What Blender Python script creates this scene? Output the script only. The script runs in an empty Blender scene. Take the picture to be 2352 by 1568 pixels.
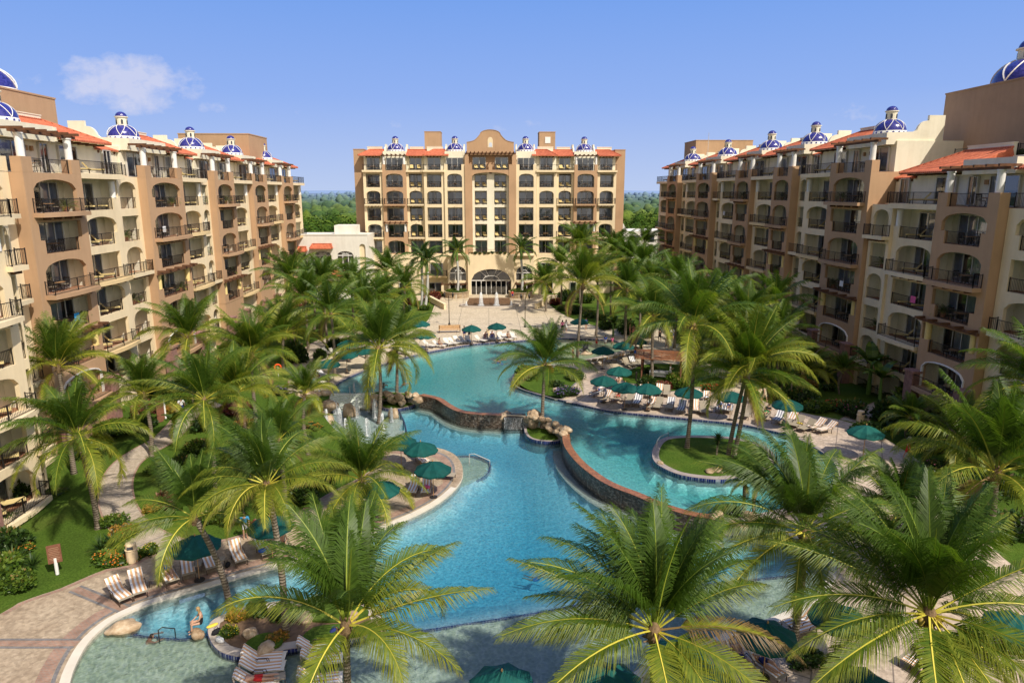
import bpy, bmesh, math, random
from mathutils import Vector, Matrix, noise as mnoise
from mathutils.geometry import delaunay_2d_cdt
R = math.radians
SC = bpy.context.scene
COL = SC.collection
random.seed(7)
# ------------------------------------------------------------------ camera
CAM_Z = 19.5
PITCH, YAW, FPX = R(12.37), R(-1.97), 1568.0
cam_d = bpy.data.cameras.new('camera'); cam_d.lens = 24.0; cam_d.sensor_width = 36.0
cam_d.clip_start = 0.5; cam_d.clip_end = 60000
cam = bpy.data.objects.new('camera', cam_d); COL.objects.link(cam)
cam.location = (0, 0, CAM_Z); cam.rotation_euler = (R(90) - PITCH, 0, YAW)
SC.camera = cam
CAM_M = cam.rotation_euler.to_matrix()

def ray(px, py):
    return CAM_M @ Vector(((px - 1176) / FPX, -(py - 784) / FPX, -1.0))
def G(px, py, z=0.0):                       # point of the level z seen at a spot of the photograph
    d = ray(px, py); t = (z - CAM_Z) / d.z
    return Vector((d.x * t, d.y * t, z))
def GY(px, py, y):                          # point of the plane y = const seen at a spot of the photograph
    d = ray(px, py); t = y / d.y
    return Vector((d.x * t, y, CAM_Z + d.z * t))
def smooth(a, b, x):
    t = max(0.0, min(1.0, (x - a) / (b - a))); return t * t * (3 - 2 * t)
def lerp(a, b, t): return a + (b - a) * t
LOW = -1.1
def hz(x, y):                               # the garden steps down about a metre towards the near pool
    yb = 58.0 if x < -12 else (36.5 if x > 20 else lerp(58.0, 36.5, (x + 12) / 32))
    w = 9.0 if x < -12 else (5.0 if x > 20 else lerp(9, 5, (x + 12) / 32))
    return LOW * (1 - smooth(yb - w, yb + w, y))
def GH(px, py, dz=0.0):                     # point on the garden's ground
    z = 0.0
    for _ in range(12):
        p = G(px, py, z + dz); z = 0.5 * (z + hz(p.x, p.y))
    p.z = hz(p.x, p.y); return p

# ------------------------------------------------------------------ materials
class NT:
    def __init__(s, name):
        s.m = bpy.data.materials.new(name); s.m.use_nodes = True
        s.t = s.m.node_tree; s.t.nodes.clear()
        s.out = s.n('ShaderNodeOutputMaterial')
    def n(s, typ, **kw):
        nd = s.t.nodes.new(typ)
        for k, v in kw.items():
            if k in nd.inputs.keys() if isinstance(k, str) else False: nd.inputs[k].default_value = v
            else: setattr(nd, k, v)
        return nd
    def l(s, a, b): s.t.links.new(a, b)
    def pos(s): return s.n('ShaderNodeNewGeometry').outputs['Position']
    def obj(s): return s.n('ShaderNodeTexCoord').outputs['Object']
    def noise(s, vec, scale, detail=3, rough=.55):
        nd = s.n('ShaderNodeTexNoise'); nd.inputs['Scale'].default_value = scale
        nd.inputs['Detail'].default_value = detail; nd.inputs['Roughness'].default_value = rough
        if vec: s.l(vec, nd.inputs['Vector'])
        return nd.outputs['Fac']
    def ramp(s, fac, stops, interp='LINEAR'):
        nd = s.n('ShaderNodeValToRGB'); e = nd.color_ramp; e.interpolation = interp
        while len(e.elements) < len(stops): e.elements.new(.5)
        for el, (p, c) in zip(e.elements, stops):
            el.position = p; el.color = (*c[:3], 1)
        s.l(fac, nd.inputs['Fac']); return nd.outputs['Color']
    def mix(s, fac, a, b, blend='MIX'):
        nd = s.n('ShaderNodeMix', data_type='RGBA', blend_type=blend)
        for sock, v in ((nd.inputs[0], fac), (nd.inputs[6], a), (nd.inputs[7], b)):
            if hasattr(v, 'links'): s.l(v, sock)
            elif isinstance(v, (int, float)): sock.default_value = v
            else: sock.default_value = (*v[:3], 1)
        return nd.outputs[2]
    def math(s, op, a, b=0.0, c=0.0):
        nd = s.n('ShaderNodeMath', operation=op)
        for i, v in enumerate((a, b, c)):
            if hasattr(v, 'links'): s.l(v, nd.inputs[i])
            else: nd.inputs[i].default_value = v
        return nd.outputs[0]
    def sep(s, vec):
        nd = s.n('ShaderNodeSeparateXYZ'); s.l(vec, nd.inputs[0]); return nd.outputs
    def bump(s, h, strength=.3, dist=.05):
        nd = s.n('ShaderNodeBump'); nd.inputs['Strength'].default_value = strength
        nd.inputs['Distance'].default_value = dist; s.l(h, nd.inputs['Height']); return nd.outputs['Normal']
    def bsdf(s, col, rough=.7, spec=.3, normal=None, metal=0):
        nd = s.n('ShaderNodeBsdfPrincipled')
        if hasattr(col, 'links'): s.l(col, nd.inputs['Base Color'])
        else: nd.inputs['Base Color'].default_value = (*col[:3], 1)
        if hasattr(rough, 'links'): s.l(rough, nd.inputs['Roughness'])
        else: nd.inputs['Roughness'].default_value = rough
        nd.inputs['Specular IOR Level'].default_value = spec; nd.inputs['Metallic'].default_value = metal
        if normal: s.l(normal, nd.inputs['Normal'])
        return nd.outputs[0]
    def done(s, sh): s.l(sh, s.out.inputs['Surface']); return s.m

def sc_(c, f): return tuple(min(1, x * f) for x in c)
MATS = {}
def M(name, col, rough=.75, var=.12, scale=2.0, bump=0.0, bscale=40, spec=.25, metal=0, local=False, fine=0.0):
    if name in MATS: return MATS[name]
    t = NT(name); v = t.obj() if local else t.pos()
    c = t.ramp(t.noise(v, scale, 4), [(.3, sc_(col, 1 - var)), (.7, sc_(col, 1 + var))])
    if fine: c = t.mix(1.0, c, t.ramp(t.noise(v, bscale, 2), [(.3, (1 - fine,) * 3), (.7, (1, 1, 1))]), 'MULTIPLY')
    nrm = t.bump(t.noise(v, bscale, 3), bump, .03) if bump else None
    MATS[name] = t.done(t.bsdf(c, rough, spec, nrm, metal)); return MATS[name]

def stucco(name, col):                      # plaster with faint streaks running down it
    t = NT(name); p = t.pos()
    mp = t.n('ShaderNodeMapping'); mp.inputs['Scale'].default_value = (1.2, 1.2, .12); t.l(p, mp.inputs[0])
    c = t.ramp(t.noise(p, .22, 6, .68), [(.28, sc_(col, .86)), (.5, col), (.72, sc_(col, 1.07))])
    c = t.mix(1.0, c, t.ramp(t.noise(mp.outputs[0], 1.5, 4, .7), [(.30, (.93, .92, .90)), (.6, (1, 1, 1))]), 'MULTIPLY')
    MATS[name] = t.done(t.bsdf(c, .9, .1, t.bump(t.noise(p, 14, 4), .35, .02))); return MATS[name]

def grass_mat():
    t = NT('lawn grass'); p = t.pos()
    a = t.ramp(t.noise(p, .22, 5, .6), [(.25, (.060, .105, .018)), (.5, (.085, .150, .022)), (.65, (.12, .165, .032)), (.8, (.17, .17, .06))])
    b = t.ramp(t.noise(p, 9, 4, .7), [(.3, (.45, .5, .4)), (.7, (1.2, 1.15, 1.1))])
    c = t.mix(1.0, a, b, 'MULTIPLY')
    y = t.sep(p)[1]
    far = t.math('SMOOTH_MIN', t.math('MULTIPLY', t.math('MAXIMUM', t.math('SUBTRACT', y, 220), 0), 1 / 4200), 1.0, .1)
    c = t.mix(far, c, (.16, .22, .32))  # aerial haze painted into the grass colour with distance
    MATS['grass'] = t.done(t.bsdf(c, .95, .05, t.bump(t.noise(p, 30, 3), .8, .06)))
def paving_mat(name, ca, cb, joint=None, jw=2.6, jh=2.6, stone=10.0, ang=0.0, jcol=(.12, .10, .09)):
    t = NT(name); p = t.pos()
    mp = t.n('ShaderNodeMapping'); mp.inputs['Rotation'].default_value = (0, 0, ang); t.l(p, mp.inputs[0])
    c = t.ramp(t.noise(p, .5, 5, .65), [(.3, ca), (.7, cb)])
    v = t.n('ShaderNodeTexVoronoi'); v.inputs['Scale'].default_value = stone; t.l(p, v.inputs['Vector'])
    c = t.mix(.30, c, t.mix(1.0, c, t.ramp(t.sep(v.outputs['Color'])[0], [(0, (.35, .35, .35)), (1, (1.3, 1.3, 1.3))]), 'MULTIPLY'))
    c = t.mix(1.0, c, t.ramp(t.noise(p, 3.5, 4, .7), [(.3, (.72, .70, .68)), (.62, (1.06, 1.06, 1.06))]), 'MULTIPLY')
    if joint:
        b = t.n('ShaderNodeTexBrick'); b.offset = 0; b.inputs['Scale'].default_value = 1
        b.inputs['Brick Width'].default_value = jw; b.inputs['Row Height'].default_value = jh
        b.inputs['Mortar Size'].default_value = .035; b.inputs['Mortar Smooth'].default_value = .2
        b.inputs['Color1'].default_value = b.inputs['Color2'].default_value = (0, 0, 0, 1); b.inputs['Mortar'].default_value = (1, 1, 1, 1)
        t.l(mp.outputs[0], b.inputs['Vector']); c = t.mix(t.math('MULTIPLY', b.outputs['Color'], .75), c, jcol)
    MATS[name] = t.done(t.bsdf(c, .85, .2, t.bump(v.outputs['Distance'], .35, .02))); return MATS[name]
def brick_mat(name, c1, c2, mort, w, h, scale=1.0, rough=.8, spec=.3, bump=.4, mapping=None):
    t = NT(name); p = t.obj() if mapping == 'obj' else t.pos()
    b = t.n('ShaderNodeTexBrick'); b.inputs['Scale'].default_value = scale
    b.inputs['Brick Width'].default_value = w; b.inputs['Row Height'].default_value = h
    b.inputs['Mortar Size'].default_value = .012
    b.inputs['Color1'].default_value = (*c1, 1); b.inputs['Color2'].default_value = (*c2, 1); b.inputs['Mortar'].default_value = (*mort, 1)
    t.l(p, b.inputs['Vector'])
    c = t.mix(1.0, b.outputs['Color'], t.ramp(t.noise(p, 2.2, 4), [(.3, (.7, .7, .7)), (.7, (1.1, 1.1, 1.1))]), 'MULTIPLY')
    MATS[name] = t.done(t.bsdf(c, rough, spec, t.bump(t.math('SUBTRACT', 1, b.outputs['Fac']), bump, .02))); return MATS[name]
def weir_mat():                             # wet dark mosaic with trickles of water
    t = NT('wet mosaic tile'); p = t.pos()
    mp = t.n('ShaderNodeMapping'); mp.inputs['Scale'].default_value = (6, 6, 10); t.l(p, mp.inputs[0])
    v = t.n('ShaderNodeTexVoronoi', distance='CHEBYCHEV'); v.inputs['Scale'].default_value = 1; v.inputs['Randomness'].default_value = .55
    t.l(mp.outputs[0], v.inputs['Vector'])
    c = t.ramp(t.sep(v.outputs['Color'])[0], [(0, (.030, .018, .010)), (.6, (.095, .06, .038)), (1, (.23, .19, .15))])
    mp2 = t.n('ShaderNodeMapping'); mp2.inputs['Scale'].default_value = (5, 5, .5); t.l(p, mp2.inputs[0])
    c = t.mix(t.ramp(t.noise(mp2.outputs[0], 2, 4, .7), [(.58, (0, 0, 0)), (.72, (.55, .55, .55))]), c, (.45, .46, .46))
    MATS['weir'] = t.done(t.bsdf(c, .3, .5, t.bump(v.outputs['Distance'], .5, .03)))
def roof_mat():
    t = NT('terracotta tile'); p = t.obj()
    x, y, z = t.sep(p)
    w1 = t.math('ABSOLUTE', t.math('SINE', t.math('MULTIPLY', x, math.pi / .26)))
    w2 = t.math('FRACT', t.math('MULTIPLY', y, 1 / .42))
    hgt = t.math('ADD', w1, t.math('MULTIPLY', w2, .35))
    c = t.ramp(t.noise(p, 1.5, 4), [(.3, (.50, .135, .070)), (.7, (.68, .215, .115))])
    c = t.mix(1.0, c, t.ramp(t.noise(p, 9, 3), [(.3, (.78, .75, .72)), (.65, (1.06, 1.03, 1))]), 'MULTIPLY')
    c = t.mix(1.0, c, t.ramp(w1, [(.0, (.55, .5, .48)), (.5, (1, 1, 1))]), 'MULTIPLY')
    MATS['roof'] = t.done(t.bsdf(c, .8, .2, t.bump(hgt, .9, .06)))
def dome_mat():
    t = NT('cobalt dome tile'); p = t.obj(); x, y, z = t.sep(p)
    az = t.math('ARCTAN2', y, x)
    cv = t.n('ShaderNodeCombineXYZ'); t.l(t.math('MULTIPLY', az, 14.0), cv.inputs[0]); t.l(t.math('MULTIPLY', z, 9.0), cv.inputs[1])
    v = t.n('ShaderNodeTexVoronoi', distance='CHEBYCHEV'); v.inputs['Scale'].default_value = 1; v.inputs['Randomness'].default_value = .25; t.l(cv.outputs[0], v.inputs['Vector'])
    c = t.ramp(t.sep(v.outputs['Color'])[0], [(0, (.016, .016, .14)), (1, (.05, .05, .28))])
    MATS['dome'] = t.done(t.bsdf(c, .18, .6, t.bump(v.outputs['Distance'], .25, .03)))
def leaf_mat(name, base, tipc, trans=.42):
    t = NT(name)
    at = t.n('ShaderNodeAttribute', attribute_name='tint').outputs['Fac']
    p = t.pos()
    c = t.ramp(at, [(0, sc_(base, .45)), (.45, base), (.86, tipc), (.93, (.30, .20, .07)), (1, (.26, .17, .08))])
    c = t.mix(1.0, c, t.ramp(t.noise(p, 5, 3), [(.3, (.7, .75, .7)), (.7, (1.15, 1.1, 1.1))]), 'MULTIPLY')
    d = t.bsdf(c, .44, .34)
    tr = t.n('ShaderNodeBsdfTranslucent'); t.l(t.mix(1.0, c, (1.25, 1.3, .6), 'MULTIPLY'), tr.inputs[0])
    mx = t.n('ShaderNodeMixShader'); mx.inputs[0].default_value = trans
    t.l(d, mx.inputs[1]); t.l(tr.outputs[0], mx.inputs[2])
    MATS[name] = t.done(mx.outputs[0]); return MATS[name]
def glass_mat():
    t = NT('window glass')
    fr = t.n('ShaderNodeFresnel'); fr.inputs['IOR'].default_value = 2.1
    tr = t.n('ShaderNodeBsdfTransparent'); tr.inputs[0].default_value = (.80, .83, .86, 1)
    gl = t.n('ShaderNodeBsdfGlossy'); gl.inputs['Roughness'].default_value = .03; gl.inputs[0].default_value = (.9, .93, 1, 1)
    mx = t.n('ShaderNodeMixShader'); t.l(fr.outputs[0], mx.inputs[0]); t.l(tr.outputs[0], mx.inputs[1]); t.l(gl.outputs[0], mx.inputs[2])
    MATS['glass'] = t.done(mx.outputs[0])
def water_mat(name, absorb, dens, wave=1.0):
    t = NT(name); p = t.pos()
    h = t.math('ADD', t.noise(p, 2.6 * wave, 3, .6), t.math('MULTIPLY', t.noise(p, 9 * wave, 2, .5), .35))
    nrm = t.bump(h, .55, .10)
    fr = t.n('ShaderNodeFresnel'); fr.inputs['IOR'].default_value = 1.33; t.l(nrm, fr.inputs['Normal'])
    gl = t.n('ShaderNodeBsdfGlossy'); gl.inputs['Roughness'].default_value = .02; t.l(nrm, gl.inputs['Normal'])
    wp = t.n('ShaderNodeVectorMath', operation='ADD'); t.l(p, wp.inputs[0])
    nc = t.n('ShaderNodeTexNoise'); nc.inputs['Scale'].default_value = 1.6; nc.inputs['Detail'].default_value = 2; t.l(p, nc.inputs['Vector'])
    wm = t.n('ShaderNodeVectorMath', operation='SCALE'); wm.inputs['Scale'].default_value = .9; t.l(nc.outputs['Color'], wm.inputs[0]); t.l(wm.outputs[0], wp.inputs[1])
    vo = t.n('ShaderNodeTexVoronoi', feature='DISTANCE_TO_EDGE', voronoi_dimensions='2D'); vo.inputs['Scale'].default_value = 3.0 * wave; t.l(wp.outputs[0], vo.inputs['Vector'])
    lens = t.ramp(vo.outputs['Distance'], [(0, (1, 1, 1)), (.05, (.97, .97, .97)), (.16, (.80, .82, .84)), (.5, (.70, .73, .76))])   # caustic web painted into the surface tint: light edges, dimmer cells
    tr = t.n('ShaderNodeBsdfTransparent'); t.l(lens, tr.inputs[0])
    rf = t.n('ShaderNodeBsdfRefraction'); rf.inputs['IOR'].default_value = 1.33; rf.inputs['Roughness'].default_value = 0; t.l(nrm, rf.inputs['Normal'])
    m1 = t.n('ShaderNodeMixShader'); m1.inputs[0].default_value = .22; t.l(tr.outputs[0], m1.inputs[1]); t.l(rf.outputs[0], m1.inputs[2])
    m2 = t.n('ShaderNodeMixShader'); t.l(fr.outputs[0], m2.inputs[0]); t.l(m1.outputs[0], m2.inputs[1]); t.l(gl.outputs[0], m2.inputs[2])
    va = t.n('ShaderNodeVolumeAbsorption'); va.inputs['Color'].default_value = (*absorb, 1); va.inputs['Density'].default_value = dens
    t.l(va.outputs[0], t.out.inputs['Volume'])
    MATS[name] = t.done(m2.outputs[0]); return MATS[name]
def poolfloor_mat(name, ca, cb, cc):        # glass mosaic in three tones with wandering drifts
    t = NT(name); p = t.pos()
    v = t.n('ShaderNodeTexVoronoi', distance='CHEBYCHEV'); v.inputs['Scale'].default_value = 7; v.inputs['Randomness'].default_value = .6
    t.l(p, v.inputs['Vector'])
    k = t.math('ADD', t.math('MULTIPLY', t.sep(v.outputs['Color'])[0], .55), t.math('MULTIPLY', t.noise(p, 1.3, 5, .7), .5))
    c = t.ramp(k, [(.2, ca), (.5, cb), (.8, cc)])
    MATS[name] = t.done(t.bsdf(c, .5, .3)); return MATS[name]
def stone_mat(name, ca, cb, cc, scale=1.6):
    t = NT(name); p = t.obj()
    oi = t.n('ShaderNodeObjectInfo').outputs['Random']
    c = t.ramp(t.noise(p, scale, 5, .65), [(.25, ca), (.5, cb), (.75, cc)])
    c = t.mix(1.0, c, t.ramp(oi, [(0, (.72, .66, .6)), (.5, (1, .97, .93)), (1, (1.15, 1.15, 1.15))]), 'MULTIPLY')
    MATS[name] = t.done(t.bsdf(c, .8, .25, t.bump(t.noise(p, 7, 4), .5, .06))); return MATS[name]
def forest_mat():
    t = NT('woodland foliage'); p = t.pos(); y = t.sep(p)[1]
    at = t.n('ShaderNodeAttribute', attribute_name='tint').outputs['Fac']
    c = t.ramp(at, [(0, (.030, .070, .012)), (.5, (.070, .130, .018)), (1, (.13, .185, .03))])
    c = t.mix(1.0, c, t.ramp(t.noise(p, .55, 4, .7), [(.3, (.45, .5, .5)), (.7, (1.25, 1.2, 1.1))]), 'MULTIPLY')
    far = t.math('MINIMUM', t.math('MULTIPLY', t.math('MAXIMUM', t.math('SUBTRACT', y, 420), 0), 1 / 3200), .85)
    c = t.mix(far, c, (.17, .25, .38))  # distant crowns turn blue-grey: haze painted into the leaf colour
    MATS['forest'] = t.done(t.bsdf(c, .9, .05, t.bump(t.noise(p, .8, 4, .7), 1.0, .8)))
def towel_mat(name, ca, cb, n):
    t = NT(name); p = t.obj(); x, y, z = t.sep(p)
    s = t.math('GREATER_THAN', t.math('SINE', t.math('MULTIPLY', x, n)), .0)
    MATS[name] = t.done(t.bsdf(t.mix(s, ca, cb), .95, .05, t.bump(t.noise(p, 60, 2), .3, .01))); return MATS[name]

BROWN = stucco('brown stucco', (.50, .32, .19))
CREAM = stucco('apricot stucco', (.83, .68, .45))
PALE = stucco('pale cream stucco', (.84, .78, .61))
WHITEST = stucco('white stucco', (.78, .74, .66))
TAN = stucco('tan stucco', (.47, .305, .185))
ORANGE = stucco('ochre stucco', (.76, .57, .31))
NICHE = stucco('loggia cream plaster', (.90, .86, .70))
grass_mat(); weir_mat(); roof_mat(); dome_mat(); glass_mat(); forest_mat()
paving_mat('plaza', (.54, .45, .32), (.65, .55, .40), True, 4.6, 4.6, 6)
paving_mat('deckbrown', (.36, .275, .19), (.48, .385, .275), False, 3.6, 3.6, 7, .35)
paving_mat('decksand', (.48, .38, .29), (.58, .47, .37), True, 3.2, 3.2, 6, .5)
paving_mat('path', (.40, .33, .25), (.50, .42, .33), False, 1.6, 1.6, 14)
brick_mat('brickband', (.33, .19, .13), (.40, .24, .17), (.30, .26, .22), .22, .11)
brick_mat('greyband', (.16, .15, .15), (.22, .21, .21), (.26, .24, .22), .22, .11)
brick_mat('weirtop', (.36, .15, .065), (.27, .11, .05), (.12, .06, .04), .5, .4, 1, .35, .5)
brick_mat('stonewall', (.48, .36, .22), (.36, .26, .17), (.56, .50, .40), .55, .35, 1, .85, .2, .6)
brick_mat('bluetile', (.010, .018, .12), (.02, .03, .18), (.3, .32, .38), .16, .16, 1, .2, .6)
M('coping', (.66, .60, .50), .8, .08, 1.2, .2, 30)
M('curbstone', (.44, .38, .32), .85, .12, 1.5, .3, 18)
M('greycoping', (.33, .28, .26), .8, .12, 1.5, .25, 20)
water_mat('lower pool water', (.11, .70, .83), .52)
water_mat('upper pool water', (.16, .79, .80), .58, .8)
poolfloor_mat('lowfloor', (.50, .72, .76), (.72, .88, .88), (.90, .96, .95))
poolfloor_mat('upfloor', (.54, .72, .70), (.74, .88, .84), (.90, .95, .92))
poolfloor_mat('beachfloor', (.44, .49, .33), (.55, .60, .43), (.66, .69, .54))
poolfloor_mat('splashfloor', (.58, .64, .54), (.70, .74, .66), (.80, .83, .77))
M('dark ledge', (.06, .045, .035), .3, .3, 4, .4, 14, spec=.5)
poolfloor_mat('sandfloor', (.52, .50, .27), (.66, .63, .36), (.76, .73, .48))
stone_mat('boulder', (.22, .15, .09), (.44, .33, .22), (.62, .54, .42))
leaf_mat('palm leaf', (.095, .175, .020), (.36, .36, .04))
leaf_mat('royal leaf', (.06, .13, .03), (.16, .24, .05))
leaf_mat('shrub leaf', (.060, .120, .014), (.17, .24, .03), .25)
leaf_mat('dark shrub leaf', (.030, .070, .014), (.07, .12, .02), .2)
leaf_mat('croton leaf', (.30, .26, .03), (.50, .22, .05), .3)
leaf_mat('red leaf', (.14, .035, .03), (.25, .07, .04), .25)
t_ = NT('rachis'); at_ = t_.n('ShaderNodeAttribute', attribute_name='tint').outputs['Fac']
MATS['rachis'] = t_.done(t_.bsdf(t_.ramp(at_, [(0, (.10, .17, .02)), (.35, (.22, .27, .03)), (.6, (.52, .46, .06)), (.85, (.66, .54, .08)), (1, (.30, .19, .08))]), .5, .3))
t_ = NT('palm bark'); p_ = t_.obj(); z_ = t_.sep(p_)[2]
rg = t_.math('SINE', t_.math('ADD', t_.math('MULTIPLY', z_, 42), t_.math('MULTIPLY', t_.noise(p_, 2.5, 3), 7)))
MATS['bark'] = t_.done(t_.bsdf(t_.mix(1.0, t_.ramp(t_.noise(p_, 3, 4), [(.3, (.20, .16, .12)), (.7, (.34, .29, .23))]), t_.ramp(rg, [(0, (.62, .58, .55)), (.5, (1, 1, 1))]), 'MULTIPLY'), .9, .1, t_.bump(rg, .6, .03)))
M('fibre', (.20, .13, .07), .95, .3, 14, .5, 60, local=True)
M('royal trunk', (.50, .49, .46), .85, .12, 2, .3, 20, local=True)
M('royal shaft', (.13, .24, .05), .4, .1, 2, spec=.4, local=True)
M('coconut', (.42, .30, .06), .5, .3, 4, spec=.35, local=True)
M('dark metal', (.024, .019, .016), .5, .1, 5, spec=.4)
M('alu', (.55, .53, .48), .45, .05, 3, spec=.4)
M('dark interior', (.060, .066, .080), .9, .1, 1)
M('curtain', (.62, .66, .74), .9, .08, 3)
M('wood beam', (.13, .06, .03), .75, .3, 3, .3, 14)
M('teak', (.42, .24, .11), .65, .2, 4, .2, 20, local=True)
M('bench wood', (.55, .34, .16), .7, .15, 5, .2, 25, local=True)
t_ = NT('umbrella cloth'); o_ = t_.n('ShaderNodeObjectInfo').outputs['Random']
MATS['umbrella cloth'] = t_.done(t_.bsdf(t_.mix(1.0, t_.ramp(o_, [(0, (.003, .058, .050)), (1, (.010, .095, .078))]), t_.ramp(t_.noise(t_.obj(), 2.5, 4), [(.3, (.8, .8, .8)), (.7, (1.15, 1.15, 1.15))]), 'MULTIPLY'), .75, .2))
M('sling', (.34, .29, .215), .85, .06, 8, .2, 120, local=True)
M('white sling', (.72, .66, .56), .85, .05, 8, local=True)
M('bronze frame', (.07, .045, .032), .4, .1, 5, spec=.5, local=True)
M('yellow cushion', (.72, .56, .25), .9, .06, 6, .2, 60, local=True)
M('white paint', (.80, .78, .74), .6, .04, 2)
M('yellow paint', (.78, .60, .25), .7, .06, 2)
M('terrapot', (.40, .20, .11), .8, .15, 4, local=True)
M('fountain stone', (.20, .12, .07), .5, .25, 3, .3, 12)
M('soil', (.16, .10, .06), 1, .25, 4, .6, 20)
M('lavastone', (.30, .165, .135), .9, .25, 4, .6, 12)
M('sign letters', (.42, .28, .18), .7, .1, 4)
M('sign wood', (.20, .085, .05), .7, .2, 6, local=True)
M('bin', (.72, .56, .36), .7, .06, 4, local=True)
M('skin', (.52, .30, .20), .55, .06, 9, spec=.35, local=True)
M('tan skin', (.36, .19, .12), .55, .06, 9, spec=.35, local=True)
M('dark hair', (.022, .014, .010), .5, .2, 9, local=True)
M('fair hair', (.38, .25, .11), .55, .2, 9, local=True)
for nm_, c_ in dict(black=(.015, .015, .018), red=(.55, .03, .03), blue=(.03, .12, .55), sky=(.05, .36, .70), navy=(.02, .03, .14),
                    white=(.78, .78, .78), pink=(.75, .14, .34), green=(.05, .30, .10), coral=(.75, .26, .20), straw=(.70, .60, .42), yellow=(.80, .60, .08)).items():
    M('cloth ' + nm_, c_, .9, .08, 10, .2, 60, local=True)
towel_mat('peach towel', (.82, .80, .76), (.66, .38, .20), 30)
towel_mat('grey towel', (.80, .79, .76), (.26, .26, .30), 30)
t_ = NT('water spray'); d_ = t_.n('ShaderNodeBsdfDiffuse'); d_.inputs[0].default_value = (.9, .93, .95, 1)
tr_ = t_.n('ShaderNodeBsdfTransparent'); mx_ = t_.n('ShaderNodeMixShader')
t_.l(t_.ramp(t_.noise(t_.pos(), 9, 4, .7), [(.35, (.0, .0, .0)), (.62, (.75, .75, .75))]), mx_.inputs[0]); t_.l(tr_.outputs[0], mx_.inputs[1]); t_.l(d_.outputs[0], mx_.inputs[2])
MATS['spray'] = t_.done(mx_.outputs[0])
for nm_, c_ in dict(red=(.62, .035, .02), pink=(.70, .20, .30), purple=(.20, .12, .36), yellow=(.72, .50, .03), white=(.78, .74, .70), orange=(.72, .22, .03)).items():
    M('petal ' + nm_, c_, .7, .15, 9, local=True)

# ------------------------------------------------------------------ mesh builder and object helpers
class MB:
    def __init__(s): s.v = []; s.f = []; s.m = []; s.t = None
    def vs(s, pts): i = len(s.v); s.v.extend([tuple(p) for p in pts]); return i
    def poly(s, pts, mi=0):
        i = s.vs(pts); s.f.append(tuple(range(i, i + len(pts)))); s.m.append(mi)
    def box(s, x0, x1, y0, y1, z0, z1, mi=0):
        if x0 > x1: x0, x1 = x1, x0
        if y0 > y1: y0, y1 = y1, y0
        i = s.vs([(x, y, z) for z in (z0, z1) for y in (y0, y1) for x in (x0, x1)])
        for q in ((0, 2, 3, 1), (4, 5, 7, 6), (0, 1, 5, 4), (2, 6, 7, 3), (0, 4, 6, 2), (1, 3, 7, 5)):
            s.f.append(tuple(i + k for k in q)); s.m.append(mi)
    def bar(s, a, b, w, h=None, mi=0, up=(0, 0, 1)):
        a, b = Vector(a), Vector(b); d = (b - a).normalized(); h = h or w
        u = Vector(up)
        if abs(d.dot(u)) > .98: u = Vector((0, 1, 0))
        x = d.cross(u).normalized() * w * .5; y = x.cross(d).normalized() * h * .5
        i = s.vs([a - x - y, a + x - y, a + x + y, a - x + y, b - x - y, b + x - y, b + x + y, b - x + y])
        for q in ((3, 2, 1, 0), (4, 5, 6, 7), (0, 1, 5, 4), (1, 2, 6, 5), (2, 3, 7, 6), (3, 0, 4, 7)):
            s.f.append(tuple(i + k for k in q)); s.m.append(mi)
    def tube(s, path, rad, n=8, mi=0, cap=True):
        path = [Vector(p) for p in path]; m = len(path)
        rad = [rad] * m if isinstance(rad, (int, float)) else rad
        base = len(s.v); pu = None
        for k in range(m):
            d = (path[min(k + 1, m - 1)] - path[max(k - 1, 0)]).normalized()
            u = pu if pu else (Vector((1, 0, 0)) if abs(d.x) < .9 else Vector((0, 1, 0)))
            u = (u - d * u.dot(d)).normalized(); pu = u; w = d.cross(u)
            s.vs([path[k] + (u * math.cos(2 * math.pi * j / n) + w * math.sin(2 * math.pi * j / n)) * rad[k] for j in range(n)])
        for k in range(m - 1):
            for j in range(n):
                a = base + k * n + j; b = base + k * n + (j + 1) % n
                s.f.append((a, b, b + n, a + n)); s.m.append(mi)
        if cap:
            s.f.append(tuple(base + j for j in reversed(range(n)))); s.m.append(mi)
            s.f.append(tuple(base + (m - 1) * n + j for j in range(n))); s.m.append(mi)
    def lathe(s, prof, c=(0, 0, 0), n=16, mi=0, sx=1, sy=1):
        base = len(s.v)
        for r, z in prof:
            s.vs([(c[0] + sx * r * math.cos(2 * math.pi * j / n), c[1] + sy * r * math.sin(2 * math.pi * j / n), c[2] + z) for j in range(n)])
        for k in range(len(prof) - 1):
            for j in range(n):
                a = base + k * n + j; b = base + k * n + (j + 1) % n
                s.f.append((a, b, b + n, a + n)); s.m.append(mi)
    def prism(s, pts, z0, z1, mi=0, top=None):
        n = len(pts)
        s.poly([(p[0], p[1], z1) for p in pts], mi if top is None else top)
        for k in range(n):
            a, b = pts[k], pts[(k + 1) % n]
            s.poly([(a[0], a[1], z0), (b[0], b[1], z0), (b[0], b[1], z1), (a[0], a[1], z1)], mi)
    def mesh(s, name, mats, smooth=False, tint=None):
        me = bpy.data.meshes.new(name); me.from_pydata(s.v, [], s.f)
        for m in mats: me.materials.append(MATS[m] if isinstance(m, str) else m)
        me.polygons.foreach_set('material_index', s.m)
        if smooth: me.polygons.foreach_set('use_smooth', [True] * len(s.f))
        if s.t is not None:
            a = me.attributes.new('tint', 'FLOAT', 'POINT'); a.data.foreach_set('value', s.t)
        me.update(); return me
    def build(s, name, mats, parent=None, smooth=False, loc=None):
        if isinstance(mats, (str, bpy.types.Material)): mats = [mats]
        return link(name, s.mesh(name, mats, smooth), parent, loc)
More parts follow.
